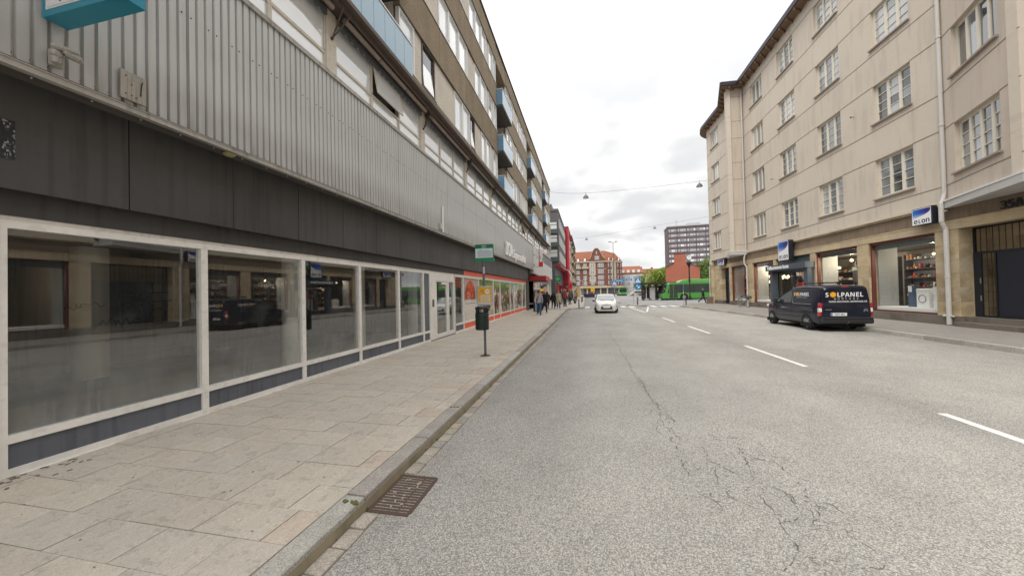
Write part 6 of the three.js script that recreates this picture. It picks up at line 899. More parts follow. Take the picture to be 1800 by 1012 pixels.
{ // bicycle leaning by the shop window
  const t = thing('bicycle', 'old pale green bicycle leaning against the stone front below the shop window', 'bicycle', [13.05, 0.13, -33.0]); t.rotation.set(0, -Math.PI / 2 + 0.2, 0); const fr = M.steelDark;
  const wheel = (x) => { const w = mesh('wheel', new THREE.TorusGeometry(0.335, 0.02, 8, 36).translate(x, 0.35, 0), M.rubber, t); mesh('rim', new THREE.TorusGeometry(0.31, 0.012, 6, 32).translate(x, 0.35, 0), M.steel, w); const sp = []; for (let i = 0; i < 14; i++) { const a = i / 14 * 6.283; sp.push(rod([x, 0.35, 0], [x + Math.cos(a) * 0.31, 0.35 + Math.sin(a) * 0.31, 0], 0.002, 4)); } mesh('spokes', sp, M.steel, w); mesh('mudguard', new THREE.TorusGeometry(0.37, 0.018, 5, 20, Math.PI * 0.8).rotateZ(0.3).translate(x, 0.35, 0), std([0.25, 0.30, 0.26], 0.5), w); };
  wheel(-0.54); wheel(0.54);
  const green = std([0.20, 0.26, 0.22], 0.4); mesh('frame', [rod([-0.1, 0.3, 0], [0.38, 0.72, 0], 0.02), rod([-0.1, 0.3, 0], [-0.22, 0.78, 0], 0.018), rod([-0.2, 0.6, 0], [0.4, 0.82, 0], 0.016), rod([-0.54, 0.35, 0.03], [-0.1, 0.3, 0.02], 0.012), rod([-0.54, 0.35, -0.03], [-0.1, 0.3, -0.02], 0.012), rod([-0.54, 0.35, 0], [-0.2, 0.72, 0], 0.012), rod([0.38, 0.95, 0], [0.44, 0.66, 0], 0.02), rod([0.44, 0.66, 0.03], [0.54, 0.35, 0.03], 0.012), rod([0.44, 0.66, -0.03], [0.54, 0.35, -0.03], 0.012)], green, t);
  mesh('saddle', [rbx(0.26, 0.07, 0.18, 0.03, -0.26, 0.92, 0), rod([-0.22, 0.76, 0], [-0.25, 0.9, 0], 0.014)], M.black, t); mesh('handlebar', [tubeOf([[0.22, 0.98, 0.3], [0.36, 1.02, 0.22], [0.39, 1.0, 0], [0.36, 1.02, -0.22], [0.22, 0.98, -0.3]], 0.013)], fr, t); mesh('crank', [new THREE.TorusGeometry(0.085, 0.01, 6, 20).translate(-0.1, 0.3, 0.05), rod([-0.1, 0.3, 0.07], [0.02, 0.2, 0.08], 0.01), bx(-0.02, 0.08, 0.18, 0.2, 0.08, 0.17)], fr, t); mesh('carrier', [rod([-0.3, 0.74, 0.06], [-0.78, 0.74, 0.06], 0.008), rod([-0.3, 0.74, -0.06], [-0.78, 0.74, -0.06], 0.008), rod([-0.6, 0.74, 0.06], [-0.54, 0.36, 0.05], 0.006)], fr, t); mesh('basket', [bx(0.44, 0.74, 0.72, 0.73, -0.16, 0.16), bx(0.44, 0.455, 0.72, 0.94, -0.16, 0.16), bx(0.725, 0.74, 0.72, 0.94, -0.16, 0.16), bx(0.44, 0.74, 0.72, 0.94, 0.15, 0.16), bx(0.44, 0.74, 0.72, 0.94, -0.16, -0.15)], M.greyDark, t); mesh('headlamp', sph(0.045, 0.5, 0.88, 0, 10, 8), M.steel, t);
}
{ const t = thing('planter', 'brown stone planter box by the far corner of the beige building', 'planter', [13.2, 0.13, -41.8]); mesh('box', [poly([[-0.24, 0], [0.24, 0], [0.28, 0.7], [-0.28, 0.7]], 0.5, 0.01).translate(0, 0, -0.25)], std([0.19, 0.13, 0.11], 0.9), t); mesh('rim', [bx(-0.3, 0.3, 0.68, 0.74, 0.22, 0.28), bx(-0.3, 0.3, 0.68, 0.74, -0.28, -0.22), bx(-0.3, -0.24, 0.68, 0.74, -0.22, 0.22), bx(0.24, 0.3, 0.68, 0.74, -0.22, 0.22)], M.brown, t); mesh('soil', bx(-0.24, 0.24, 0.6, 0.66, -0.22, 0.22), M.dark, t); }
// lamps strung across the road
const pendant = (x, y, z, label) => { const t = thing('street_lamp', label, 'street lamp', [x, y, z], 0, 'lamps hung on wires across the street'); mesh('shade', lathe([[0.03, 0.42], [0.08, 0.4], [0.14, 0.34], [0.25, 0.22], [0.31, 0.1], [0.33, 0.0], [0.31, 0.0], [0.22, 0.2]], 24), M.poleGrey, t); mesh('diffuser', lathe([[0.001, -0.05], [0.12, -0.035], [0.22, 0.0], [0.29, 0.05]], 20), M.white2, t); mesh('hanger', [rod([0, 0.4, 0], [0, 0.62, 0], 0.018), bx(-0.05, 0.05, 0.6, 0.64, -0.02, 0.02)], M.steelDark, t); };
pendant(0.18, 12.82, -42, 'grey bell street lamp hung on the nearer wire over the middle of the road'); pendant(12.56, 13.1, -42, 'grey bell street lamp hung on the nearer wire by the corner building'); pendant(0.24, 13.35, -80, 'small street lamp hung on the farther wire over the left lane'); pendant(14.77, 15.0, -80, 'small street lamp hung on the farther wire towards the right');
{ const w = thing('span_wire', 'nearer steel wire across the street carrying two bell lamps', 'wire', [0.18, 13.4, -42]); mesh('wire', tubeOf([[-5.2, 0.7, 0], [-2.5, 0.22, 0], [0, 0.02, 0], [5, 0.05, 0], [12.38, 0.3, 0], [13.7, 0.45, -0.3]], 0.014, 60, 5), M.steelDark, w); mesh('anchor', [sph(0.06, -5.2, 0.7, 0, 8, 6), sph(0.06, 13.7, 0.45, -0.3, 8, 6)], M.steelDark, w);
  const w2 = thing('span_wire', 'farther steel wire across the junction carrying two small lamps', 'wire', [0.24, 13.95, -80]); mesh('wire', tubeOf([[-3.7, -0.2, 0], [0, 0.0, 0], [7, 0.75, 0], [14.5, 1.65, 0], [17.5, 2.0, 0], [30, 3.6, 0]], 0.018, 60, 5), M.steelDark, w2); mesh('anchor', sph(0.06, -3.7, -0.2, 0, 8, 6), M.steelDark, w2); }
// ------------------------------------------------------------------ buildings farther along the street
const winUnit = (w, h, bars) => [merged([bx(-w / 2, w / 2, 0, 0.09, -0.06, 0.06), bx(-w / 2, w / 2, h - 0.09, h, -0.06, 0.06), bx(-w / 2, -w / 2 + 0.09, 0.09, h - 0.09, -0.06, 0.06), bx(w / 2 - 0.09, w / 2, 0.09, h - 0.09, -0.06, 0.06), ...Array.from({ length: bars }, (_, i) => { const x = -w / 2 + (i + 1) * w / (bars + 1); return bx(x - 0.06, x + 0.06, 0.09, h - 0.09, -0.06, 0.06); }), bx(-w / 2 + 0.09, w / 2 - 0.09, h * 0.64, h * 0.64 + 0.07, -0.05, 0.05)]), bx(-w / 2 + 0.09, w / 2 - 0.09, 0.09, h - 0.09, -0.02, 0.0)];
function addWindow(B, u, x, y, z, turn, fm, pm) { const f = mesh('window', u[0], fm, B); f.position.set(x - B.position.x, y - B.position.y, z - B.position.z); f.rotation.y = turn; mesh('pane', u[1], pm, f); return f; }
{
  const R = rngOf(91);
  { // grey block next along the near side
    const B = thing('grey_building', 'dark grey brick building next to the long block, with wide windows in its end wall', 'building', [-5, 0, -66]);
    W('wall', [bx(-18, -4.25, 6.2, 14.9, -75, -56.6)], M.greyBrick, B); W('wall', bx(-18, -4.9, 0, 6.2, -75, -56.0), M.greyDark, B); W('parapet', [bx(-18, -4.2, 14.9, 15.3, -75, -74.6), bx(-4.5, -4.2, 14.9, 15.3, -74.6, -56.5), bx(-18, -4.5, 14.9, 15.3, -56.8, -56.5)], M.greyBrick, B); W('penthouse', bx(-17, -5.6, 14.9, 17, -73, -60), M.steelDark, B);
    W('red_band', bx(-4.9, -4.0, 5.85, 6.2, -74, -56.2), M.redDark, B);
    const u = winUnit(1.5, 1.5, 0); for (const y of [11.75, 9.6, 7.2]) { addWindow(B, u, -5.15, y, -56.55, 0, M.greyDark, M.wfilm[0]); W('balcony_front', bx(-5.9, -4.4, y - 0.45, y + 0.25, -56.55, -56.35), M.teal, B); }
    const v = winUnit(1.6, 1.5, 1); for (const y of [12.3, 9.6, 6.9]) for (let i = 0; i < 6; i++) addWindow(B, v, -4.2, y, -58.5 - i * 2.7, Math.PI / 2, M.white2, i % 2 ? M.wfilm[1] : M.paneMid);
    W('shopfront', [bx(-4.9, -4.86, 0.3, 3, -74, -57)], M.paneDark, B);
    const t = thing('sign', 'round green cross sign of the shop below the grey building', 'sign', [-4.6, 3.9, -57.5]); mesh('panel', rbx(0.9, 0.9, 0.2, 0.05, 0, 0, 0), std([0.01, 0.10, 0.04], 0.5), t); mesh('disc', new THREE.CylinderGeometry(0.34, 0.34, 0.05, 24).rotateX(Math.PI / 2).translate(0, 0, 0.11), std([0.10, 0.55, 0.18], 0.5), t); mesh('bracket', bx(-0.7, -0.4, -0.05, 0.05, -0.03, 0.03), M.steelDark, t);
    const a = thing('awning', 'dark blue grey awning over the shop below the grey building', 'awning', [-4.9, 2.7, -58.5]); mesh('cloth', poly([[0, 0.6], [1.6, 0.15], [1.6, -0.3], [1.56, -0.3], [1.56, 0.1], [0, 0.55]], 4, 0).translate(0, 0, -4), std([0.045, 0.055, 0.075], 0.9), a); mesh('arm', [rod([0, 0, -0.1], [1.5, 0.1, -0.1], 0.03), rod([0, 0, -3.9], [1.5, 0.1, -3.9], 0.03)], M.steelDark, a);
    const b2 = thing('awning', 'white awning over the pavement before the red building', 'awning', [-4.9, 5.4, -70]); mesh('cloth', poly([[0.6, 1.1], [1.5, 0.6], [2.1, -0.6], [2.0, -0.6], [1.4, 0.5], [0.55, 1.0]], 4.5, 0).translate(0, 0, -4.5), M.white2, b2); mesh('arm', [rod([0, 0.4, -0.1], [1.9, -0.4, -0.1], 0.03), rod([0, 0.4, -4.4], [1.9, -0.4, -4.4], 0.03)], M.steelDark, b2);
  }
  { const B = thing('red_building', 'bright red panelled building with a rounded edge behind the grey building', 'building', [-5, 0, -86]);
    W('wall', [bx(-16, -4.0, 3.4, 15.5, -97, -75.1), bx(-16, -5, 0, 3.4, -97, -75.1)], M.redPanel, B); W('rounded_corner', [cyl(0.55, 0.55, 12.1, 20, -3.95, 3.4, -75.6), cyl(0.3, 0.3, 3.4, 12, -3.95, 0, -75.6)], M.redPanel, B); const u = winUnit(1.8, 1.4, 1); for (let f = 0; f < 4; f++) for (let i = 0; i < 6; i++) addWindow(B, u, -3.97, 4.6 + f * 2.8, -78.5 - i * 3, Math.PI / 2, M.white2, M.paneMid); W('cornice', bx(-16, -3.5, 15.5, 15.75, -97, -75), M.redDark, B);
    for (let f = 0; f < 4; f++) W('panel_joint', bx(-16, -3.96, 4.2 + f * 2.8, 4.24 + f * 2.8, -97, -75.06), M.redDark, B);
    const c = thing('sign', 'red fabric sign over the shops below the red building', 'sign', [-4.2, 2.6, -77]); mesh('panel', rbx(2.2, 1.3, 0.2, 0.04, 0, 0.4, 0), M.red, c); mesh('bracket', bx(-1.3, -1.0, 0.6, 0.7, -0.04, 0.04), M.steelDark, c); }
  { const B = thing('balcony_building', 'pale brown building with stacked green balconies beyond the red building', 'building', [-4, 0, -110]);
    W('wall', bx(-16, -3.9, 0, 16.8, -128, -97.2), M.ochre, B); W('roof', bx(-16.2, -3.6, 16.8, 17.3, -128.2, -97.1), M.roofDark, B); for (let f = 0; f < 5; f++) for (let i = 0; i < 3; i++) { const b = W('balcony', bx(-3.9, -3.35, 3.2 + f * 2.75, 3.35 + f * 2.75, -102 - i * 8.5, -98.4 - i * 8.5), M.ochre, B); W('balcony_rail', [bx(-3.4, -3.35, 3.35 + f * 2.75, 4.3 + f * 2.75, -102 - i * 8.5, -98.4 - i * 8.5), bx(-3.9, -3.35, 3.35 + f * 2.75, 4.3 + f * 2.75, -98.46 - i * 8.5, -98.4 - i * 8.5)], std([0.06, 0.075, 0.05], 0.7), B); } }
  { // red brick block closing the view
    const B = thing('brick_building', 'five storey red brick building with cream trim, curved gable and orange tiled mansard roof', 'building', [2, 0, -170]);
    const z = -165, main = [[-26, 4], [9, 4], [9, 15.3], [-26, 15.3]]; W('wall', bx(-26, 9, 4, 15.3, -185, z), M.brick, B);
    const wing = (nm, y0, y1, m, d = 0) => W(nm, slabOf([[9 - 0.01, z + d], [12.2, z - 1.2 + d], [16.5, z - 5 + d * 0.7], [17.6, -187], [9, -187]], y0, y1), m, B); wing('wall', 4, 15.2, M.brick);
    W('shop_band', bx(-26, 9.2, 3.1, 4.1, -185, z + 0.8), M.sandstone, B); wing('shop_band', 3.1, 4.0, M.sandstone, 0.6); W('shop_wall', bx(-26, 9, 0, 3.1, -185, z - 0.6), M.greyDark, B); wing('shop_wall', 0, 3.1, M.greyDark, -0.8); for (let i = 0; i < 12; i++) W('shop_pillar', bx(-24 + i * 3, -23.4 + i * 3, 0, 3.1, z - 0.6, z + 0.2), M.sandstone, B);
    W('cornice', [bx(-26, 9.3, 15.0, 15.5, z - 0.2, z + 0.4), bx(-26, 1.3, 12.05, 12.35, z, z + 0.15), bx(5, 9.1, 11.75, 11.95, z, z + 0.12), bx(1.2, 5, 5.4, 5.65, z, z + 0.2)], M.sandstone, B); wing('cornice', 14.9, 15.4, M.sandstone, 0.3); W('pale_bay', bx(1.4, 4.3, 9.0, 15.0, z, z + 0.18), M.sandstone, B); W('pale_bay', bx(1.4, 4.4, 6.0, 8.4, z, z + 0.2), M.sandstone, B);
    { const p = [12.2, 14.6].map((x) => x); W('pale_bay', slabOf([[11.6, z - 0.75], [13.6, z - 2.3], [13.4, z - 2.8], [11.4, z - 1.3]], 4, 14.9), M.sandstone, B); }
    const u = winUnit(1.5, 1.75, 1), u3 = winUnit(2.6, 1.8, 2), ub = winUnit(1.7, 1.8, 1); for (const y of [4.55, 7.05, 9.75, 12.7]) { for (const x of [-24, -20.6, -17.2, -13.8, -10.4, -7.0, -3.7, -0.5]) addWindow(B, u, x, y, z + 0.05, 0, M.white2, M.farPane); addWindow(B, ub, 2.85, y, z + 0.22, 0, M.white2, M.farPane); addWindow(B, u3, 6.6, y, z + 0.05, 0, M.white2, M.farPane); const v = winUnit(0.8, 1.75, 0); addWindow(B, v, 9.9, y, z - 0.28, -0.36, M.white2, M.farPane); addWindow(B, v, 11.1, y, z - 0.72, -0.36, M.white2, M.farPane); addWindow(B, v, 14.2, y, z - 2.9, -0.72, M.white2, M.farPane); addWindow(B, v, 15.6, y, z - 4.15, -0.72, M.white2, M.farPane); }
    W('balcony', [bx(-5.2, -2.3, 12.2, 13.1, z, z + 0.9), bx(-1.9, 1.1, 12.2, 13.1, z, z + 0.9)], M.sandstone, B);
    { const g = new THREE.BufferGeometry(), P = [], q = (a, b, c, d) => P.push(...a, ...b, ...c, ...a, ...c, ...d); q([-26, 15.4, z + 0.3], [9.2, 15.4, z + 0.3], [8.5, 21.0, z - 7], [-26, 20.6, z - 7]); q([9.2, 15.4, z + 0.3], [16.8, 15.2, z - 5], [13.6, 19.8, z - 9], [8.5, 21, z - 7]); q([16.8, 15.2, z - 5], [17.9, 15.2, z - 22], [14.6, 19.8, z - 20], [13.6, 19.8, z - 9]); q([-26, 20.6, z - 7], [8.5, 21, z - 7], [8.5, 21, z - 18], [-26, 20.6, z - 18]); q([8.5, 21, z - 7], [13.6, 19.8, z - 9], [14.6, 19.8, z - 20], [8.5, 21, z - 18]); g.setAttribute('position', new THREE.Float32BufferAttribute(P, 3)); const U = []; for (let i = 0; i < P.length; i += 3) U.push(P[i], P[i + 1] * 1.3 - P[i + 2] * 0.4); g.setAttribute('uv', new THREE.Float32BufferAttribute(U, 2)); g.computeVertexNormals(); W('roof', g, M.roofTile, B); }
    const gab = []; for (const [x, y] of [[1.2, 15.4], [1.2, 16.4], [2.1, 17.3], [2.7, 19.2], [3.4, 20.6], [4.2, 21.5], [5.4, 21.5], [6.2, 20.6], [7.0, 19.0], [7.6, 17.6], [8.6, 16.8], [8.6, 15.4]]) gab.push([x, y]); W('gable', poly(gab, 6).translate(0, 0, z - 5.8), M.brick, B); W('gable_coping', gab.slice(1, -1).map((p, i, a) => (i + 1 < a.length ? beam([p[0], p[1], z + 0.2], [a[i + 1][0], a[i + 1][1], z + 0.2], 0.3, 0.24) : null)), M.sandstone, B);
    addWindow(B, winUnit(1.9, 1.7, 2), 5.0, 16.2, z + 0.25, 0, M.white2, M.farPane); addWindow(B, winUnit(0.4, 1.3, 0), 4.85, 18.7, z + 0.25, 0, M.white2, M.farPane);
    for (const x of [-17, -13.6, -10.3, -6.9, -3.6, -0.5]) { W('dormer', [bx(x - 0.75, x + 0.75, 15.5, 16.7, z - 2.6, z - 0.2), cyl(0.75, 0.75, 2.4, 16).rotateX(-Math.PI / 2).translate(x, 16.7, z - 0.2)], M.roofTile, B); addWindow(B, winUnit(1.0, 1.3, 1), x, 15.7, z - 0.12, 0, M.white2, M.wfilm[0]); }
    for (const [x, dz] of [[10.2, -2.6], [12.2, -3.4], [14.8, -5.2]]) { W('dormer', bx(x - 0.55, x + 0.55, 15.5, 17.2, z + dz - 2, z + dz + 1.3), M.roofTile, B); addWindow(B, winUnit(0.8, 1.3, 0), x, 15.7, z + dz + 1.36, -0.4, M.white2, M.wfilm[0]); }
  }
  { const B = thing('white_building', 'low white building with red tiled roof right of the brick building', 'building', [24, 0, -195]); W('wall', bx(17, 29, 0, 10.6, -215, -190), M.pale, B); const g = poly([[0, 0], [25, 0], [12.5, 5], [0, 0]], 12.4).rotateY(Math.PI / 2); W('roof', [poly([[-190 + 0.5, 10.6], [-202, 15], [-215, 10.6]].map(([a, y]) => [-a, y]), 12.4).rotateY(Math.PI / 2).translate(16.8, 0, 0)], M.roofTile, B); W('cornice', bx(16.8, 29.2, 10.3, 10.6, -190.0, -189.7), M.roofDark, B); const u = winUnit(1.2, 1.5, 1); for (const y of [4.5, 7.7]) for (let i = 0; i < 4; i++) addWindow(B, u, 19 + i * 2.7, y, -189.95, 0, M.white2, M.farPane); for (let i = 0; i < 4; i++) { W('dormer', bx(18.4 + i * 2.6, 19.6 + i * 2.6, 11.0, 12.4, -193.5, -190.4), M.white2, B); } }
  { const B = thing('pink_building', 'pinkish building with flat pale front beyond the white building', 'building', [35, 0, -200]); W('wall', bx(29.2, 42, 0, 9.6, -215, -196), M.ochre, B); W('roof', [poly([[196, 9.6], [206, 13], [216, 9.6]], 13).rotateY(Math.PI / 2).translate(29, 0, 0)], M.roofTile, B); const u = winUnit(1.2, 1.5, 1); for (const y of [3.5, 6.6]) for (let i = 0; i < 4; i++) addWindow(B, u, 30.8 + i * 2.8, y, -195.95, 0, M.white2, M.farPane); }
  { const B = thing('roofed_block', 'long block with orange tiled roof far behind the trees', 'building', [45, 0, -240]); W('wall', bx(30, 66, 0, 11, -255, -231), M.ochre, B); W('roof', poly([[230.5, 11], [243, 15.6], [255.5, 11]], 36.4).rotateY(Math.PI / 2).translate(29.8, 0, 0), M.roofTile, B); W('chimney', [bx(35, 36.4, 14, 17, -245, -243), bx(42, 43, 14, 16.6, -245, -243)], M.terracotta, B); const u = winUnit(1.2, 1.5, 1); for (let i = 0; i < 9; i++) addWindow(B, u, 32 + i * 3.6, 7.4, -230.95, 0, M.white2, M.farPane); }
  { const B = thing('gable_building', 'plain orange rendered building with a stepped chimney gable behind the bus', 'building', [23, 0, -100]); W('wall', poly([[19.5, 0], [27.2, 0], [27.2, 7.1], [24.3, 8.3], [24.15, 10.6], [21.6, 10.7], [21.5, 8.4], [19.5, 7.3]], 10).translate(0, 0, -105), M.terracotta, B); W('plinth', bx(19.45, 27.25, 0, 0.9, -105, -94.93), M.greyDark, B); W('roof_edge', [beam([19.4, 7.36, -94.95], [21.45, 8.5, -94.95], 0.3, 0.12), beam([24.35, 8.4, -94.95], [27.3, 7.18, -94.95], 0.3, 0.12), bx(21.5, 24.2, 10.66, 10.8, -105, -94.9)], M.roofDark, B); for (let i = 0; i < 3; i++) W('doorway', bx(20.2 + i * 2.3, 21.6 + i * 2.3, 0.9, 3.0, -94.96, -94.9), M.paneDark, B); B.position.set(20.1, 0, -95); B.children.forEach((c) => c.geometry.translate(3.5, 0, -5)); B.rotation.y = -0.23; B.position.x = 19.9; }
  { // high-rise
    const B = thing('tower_block', 'tall plum brown tower block with rows of pale windows', 'tower', [58, 0, -222]); B.rotation.y = -0.07;
    mesh('core', bx(-9.6, 16, 0, 38.9, -14, 0), M.highBrown, B); mesh('roof_slab', bx(-9.9, 16.3, 38.9, 39.5, -14.3, 0.35), M.highGrey, B); mesh('roof_plant', bx(2, 9, 39.5, 41.2, -9, -4), M.highGrey, B); mesh('mast', rod([-4, 39.5, -5], [-4, 44, -5], 0.08), M.steelDark, B);
    const cols = []; for (let x = -9.2; x < 15; x += 5.1) cols.push([x, 0.9], [x + 1.25, 2.0], [x + 3.4, 1.7]); const gs = {}; for (const [, w] of cols) gs[w] ??= [merged([bx(0, w, 0, 0.1, 0, 0.12), bx(0, w, 1.3, 1.4, 0, 0.12), bx(0, 0.1, 0.1, 1.3, 0, 0.12), bx(w - 0.1, w, 0.1, 1.3, 0, 0.12), bx(w / 2 - 0.04, w / 2 + 0.04, 0.1, 1.3, 0, 0.1)]), bx(0.1, w - 0.1, 0.1, 1.3, 0.02, 0.05)];
    for (let f = 0; f < 12; f++) { const y = 36.0 - f * 3.03; mesh('floor_band', bx(-9.65, 16.05, y - 0.62, y - 0.38, -0.05, 0.08), M.highBrown2, B); for (const [x, w] of cols) { const m = mesh('window', gs[w][0], M.highGrey, B); m.position.set(x, y, 0.02); mesh('pane', gs[w][1], R() < 0.25 ? M.wfilm[1] : R() < 0.7 ? M.paneCurtain : M.paneMid, m); } }
    for (let x = -9.3; x < 16; x += 5.1) mesh('pilaster', bx(x - 0.28, x - 0.02, 2, 38.9, 0, 0.22), M.highBrown, B); for (let x = -4.4; x < 16; x += 5.1) mesh('pilaster', bx(x - 0.4, x - 0.2, 2, 38.9, 0, 0.16), M.highBrown, B);
  }
}
// ------------------------------------------------------------------ trees: trunk, limbs and a crown of many small leaf sprays
{
  const leaf = (() => { const P = []; const q = (a, b, c) => P.push(...a, ...b, ...c); for (let i = 0; i < 5; i++) { const a = i * 1.257, c = Math.cos(a), s = Math.sin(a); q([0, 0, 0], [c * 0.55 - s * 0.22, 0.12 * ((i % 2) - 0.5), s * 0.55 + c * 0.22], [c * 0.9, 0.2 * ((i % 3) - 1), s * 0.9]); q([0, 0, 0], [c * 0.9, 0.2 * ((i % 3) - 1), s * 0.9], [c * 0.55 + s * 0.22, -0.1, s * 0.55 - c * 0.22]); } const g = new THREE.BufferGeometry(); g.setAttribute('position', new THREE.Float32BufferAttribute(P, 3)); g.computeVertexNormals(); return g; })();
  const tree = (label, x, z, h, r, mat, seed, n = 2600) => {
    const R = rngOf(seed), t = thing('tree', label, 'tree', [x, 0, z], 0, 'leafy trees around the square'); const lobes = []; for (let i = 0; i < 11; i++) { const a = R() * 6.28, d = r * 0.62 * Math.sqrt(R()); lobes.push([Math.cos(a) * d, h * 0.38 + h * 0.5 * R(), Math.sin(a) * d, r * (0.32 + 0.25 * R())]); } lobes.push([0, h * 0.82, 0, r * 0.4]);
    mesh('trunk', [lathe([[0.24, 0], [0.18, 0.5], [0.15, h * 0.3], [0.09, h * 0.6], [0.02, h * 0.85]], 10), ...lobes.slice(0, 7).map(([a, b, c]) => rod([0, h * 0.28 + 0.12 * b, 0], [a, b, c], 0.07, 5, 0.02))], M.bark, t);
    const im = new THREE.InstancedMesh(leaf, mat, n); im.name = 'crown'; im.userData.kind = 'stuff'; im.castShadow = im.receiveShadow = true; const m = new THREE.Matrix4(), q = new THREE.Quaternion(), e = new THREE.Euler(), c = new THREE.Color();
    for (let i = 0; i < n; i++) { const [lx, ly, lz, lr] = lobes[Math.floor(R() * lobes.length)], u = R() * 2 - 1, a = R() * 6.283, d = lr * Math.cbrt(0.25 + 0.75 * R()) * (0.85 + 0.3 * R()), w = Math.sqrt(1 - u * u); q.setFromEuler(e.set(R() * 6, R() * 6, R() * 6)); const s = 0.16 + 0.2 * R(); m.compose(new THREE.Vector3(lx + w * Math.cos(a) * d, ly + u * d * 0.85, lz + w * Math.sin(a) * d), q, new THREE.Vector3(s, s, s)); im.setMatrixAt(i, m); const k = 0.75 + 0.5 * R(); im.setColorAt(i, c.setRGB(k * (0.9 + 0.2 * R()), k, k * 0.9)); }
    t.add(im);
  };
  tree('yellow green tree nearest the shelter, left of the orange gable', 19.6, -106, 7.6, 3.2, M.leafA, 201); tree('yellow green tree between the pink building and the shelter', 16.4, -112, 6.2, 2.6, M.leafA, 202, 2000); tree('taller yellow green tree behind the shelter roof', 22.8, -116, 8.6, 3.4, M.leafA, 203);
  tree('fresh green tree beside the corner of the beige building, behind the bus', 31.5, -100, 9.6, 3.6, M.leafB, 204); tree('dark green tree behind the bus, half hidden by the beige building', 35.6, -104, 11, 4.2, M.leafB, 205); tree('smaller green tree between the orange gable and the corner building', 28.4, -112, 7.4, 2.8, M.leafB, 206, 2000);
}
// ------------------------------------------------------------------ buses, shelter, lamps and signs on the square
{
  const t = thing('city_bus', 'long green city bus standing broadside behind the corner of the beige building', 'bus', [19.4, 0, -61.8], 0.02); // front at the left, -x
  const prof = [[-7.3, 0.32], [-7.38, 0.6], [-7.3, 1.0], [-6.95, 1.2], [-6.55, 2.55], [-6.2, 2.78], [7, 2.84], [7, 0.3]]; mesh('body', poly(prof, 2.5, 0.05), M.bus, t).position.z = -1.25;
  mesh('roof_pod', [poly([[-4.8, 2.88], [-4.2, 3.18], [-3.4, 3.3], [5.5, 3.3], [6.4, 2.88]], 2.1, 0.06).translate(0, 0, -1.05)], M.busRoof, t);
  for (const s of [1, -1]) { mesh('window_band', [poly([[-6.6, 1.2], [-6.25, 2.55], [6.9, 2.6], [6.9, 1.2]], 0.02).translate(0, 0, s > 0 ? 1.3 : -1.33)], M.vehGlass, t); for (const x of [-4.5, -2.6, -0.7, 1.2, 3.1, 5]) mesh('window_pillar', bx(x - 0.04, x + 0.04, 1.2, 2.58, s * 1.322 - 0.004, s * 1.322 + 0.004), M.black, t); for (const x of [-4.1, 3.9]) { mesh('wheel_arch', new THREE.CylinderGeometry(0.6, 0.6, 0.03, 24).rotateX(Math.PI / 2).translate(x, 0.5, s * 1.31), M.void, t); const w = mesh('wheel', new THREE.CylinderGeometry(0.48, 0.48, 0.12, 24).rotateX(Math.PI / 2).translate(x, 0.48, s * 1.30), M.rubber, t); mesh('rim', new THREE.CylinderGeometry(0.27, 0.27, 0.03, 16).rotateX(Math.PI / 2).translate(x, 0.48, s * 1.365), M.alloy, w); } }
  mesh('windscreen', beam([-7.17, 1.15, 0], [-6.6, 2.5, 0], 2.3, 0.06), M.vehGlass, t); mesh('door', [bx(-6.3, -5.1, 0.4, 2.5, 1.325, 1.345)], M.vehGlass, t); mesh('door_edge', [bx(-5.74, -5.68, 0.4, 2.5, 1.345, 1.36), bx(-6.34, -6.28, 0.4, 2.5, 1.33, 1.36)], M.bus, t); mesh('headlight', [sph(0.12, -7.25, 0.75, 0.9), sph(0.12, -7.25, 0.75, -0.9)], M.lensClear, t); mesh('mirror', [rbx(0.1, 0.4, 0.2, 0.04, -7.3, 2.1, 1.4), rod([-6.9, 2.5, 1.25], [-7.3, 2.3, 1.4], 0.03)], M.black, t); mesh('skirt', bx(-7.1, 6.9, 0.14, 0.34, -1.2, 1.2), M.void, t);
  const b = thing('city_bus', 'small distant green bus seen from the front in the right lane', 'bus', [11.6, 0, -118], 0);
  mesh('body', rbx(2.5, 2.55, 11, 0.18, 0, 1.6, -5.5, 3), M.bus, b); mesh('windscreen', rbx(2.2, 1.15, 0.1, 0.1, 0, 1.75, 0.0), M.vehGlass, b); mesh('destination_panel', bx(-0.9, 0.9, 2.45, 2.7, -0.01, 0.03), M.black, b); for (const s of [-1, 1]) { mesh('headlight', cyl(0.13, 0.13, 0.06, 14).rotateX(Math.PI / 2).translate(s * 0.95, 0.8, 0.03), M.lensClear, b); mesh('window_band', bx(s * 1.25 - 0.01, s * 1.25 + 0.01, 1.4, 2.5, -10.5, -0.6), M.vehGlass, b); mesh('wheel', [cyl(0.46, 0.46, 0.3, 18).rotateZ(Math.PI / 2).translate(s * 1.1 + 0.15, 0.46, -2.2), cyl(0.46, 0.46, 0.3, 18).rotateZ(Math.PI / 2).translate(s * 1.1 + 0.15, 0.46, -8.2)], M.rubber, b); mesh('mirror', rbx(0.2, 0.4, 0.1, 0.04, s * 1.45, 2.2, 0.2), M.black, b); } mesh('skirt', bx(-1.2, 1.2, 0.15, 0.4, -10.8, -0.1), M.void, b);
}
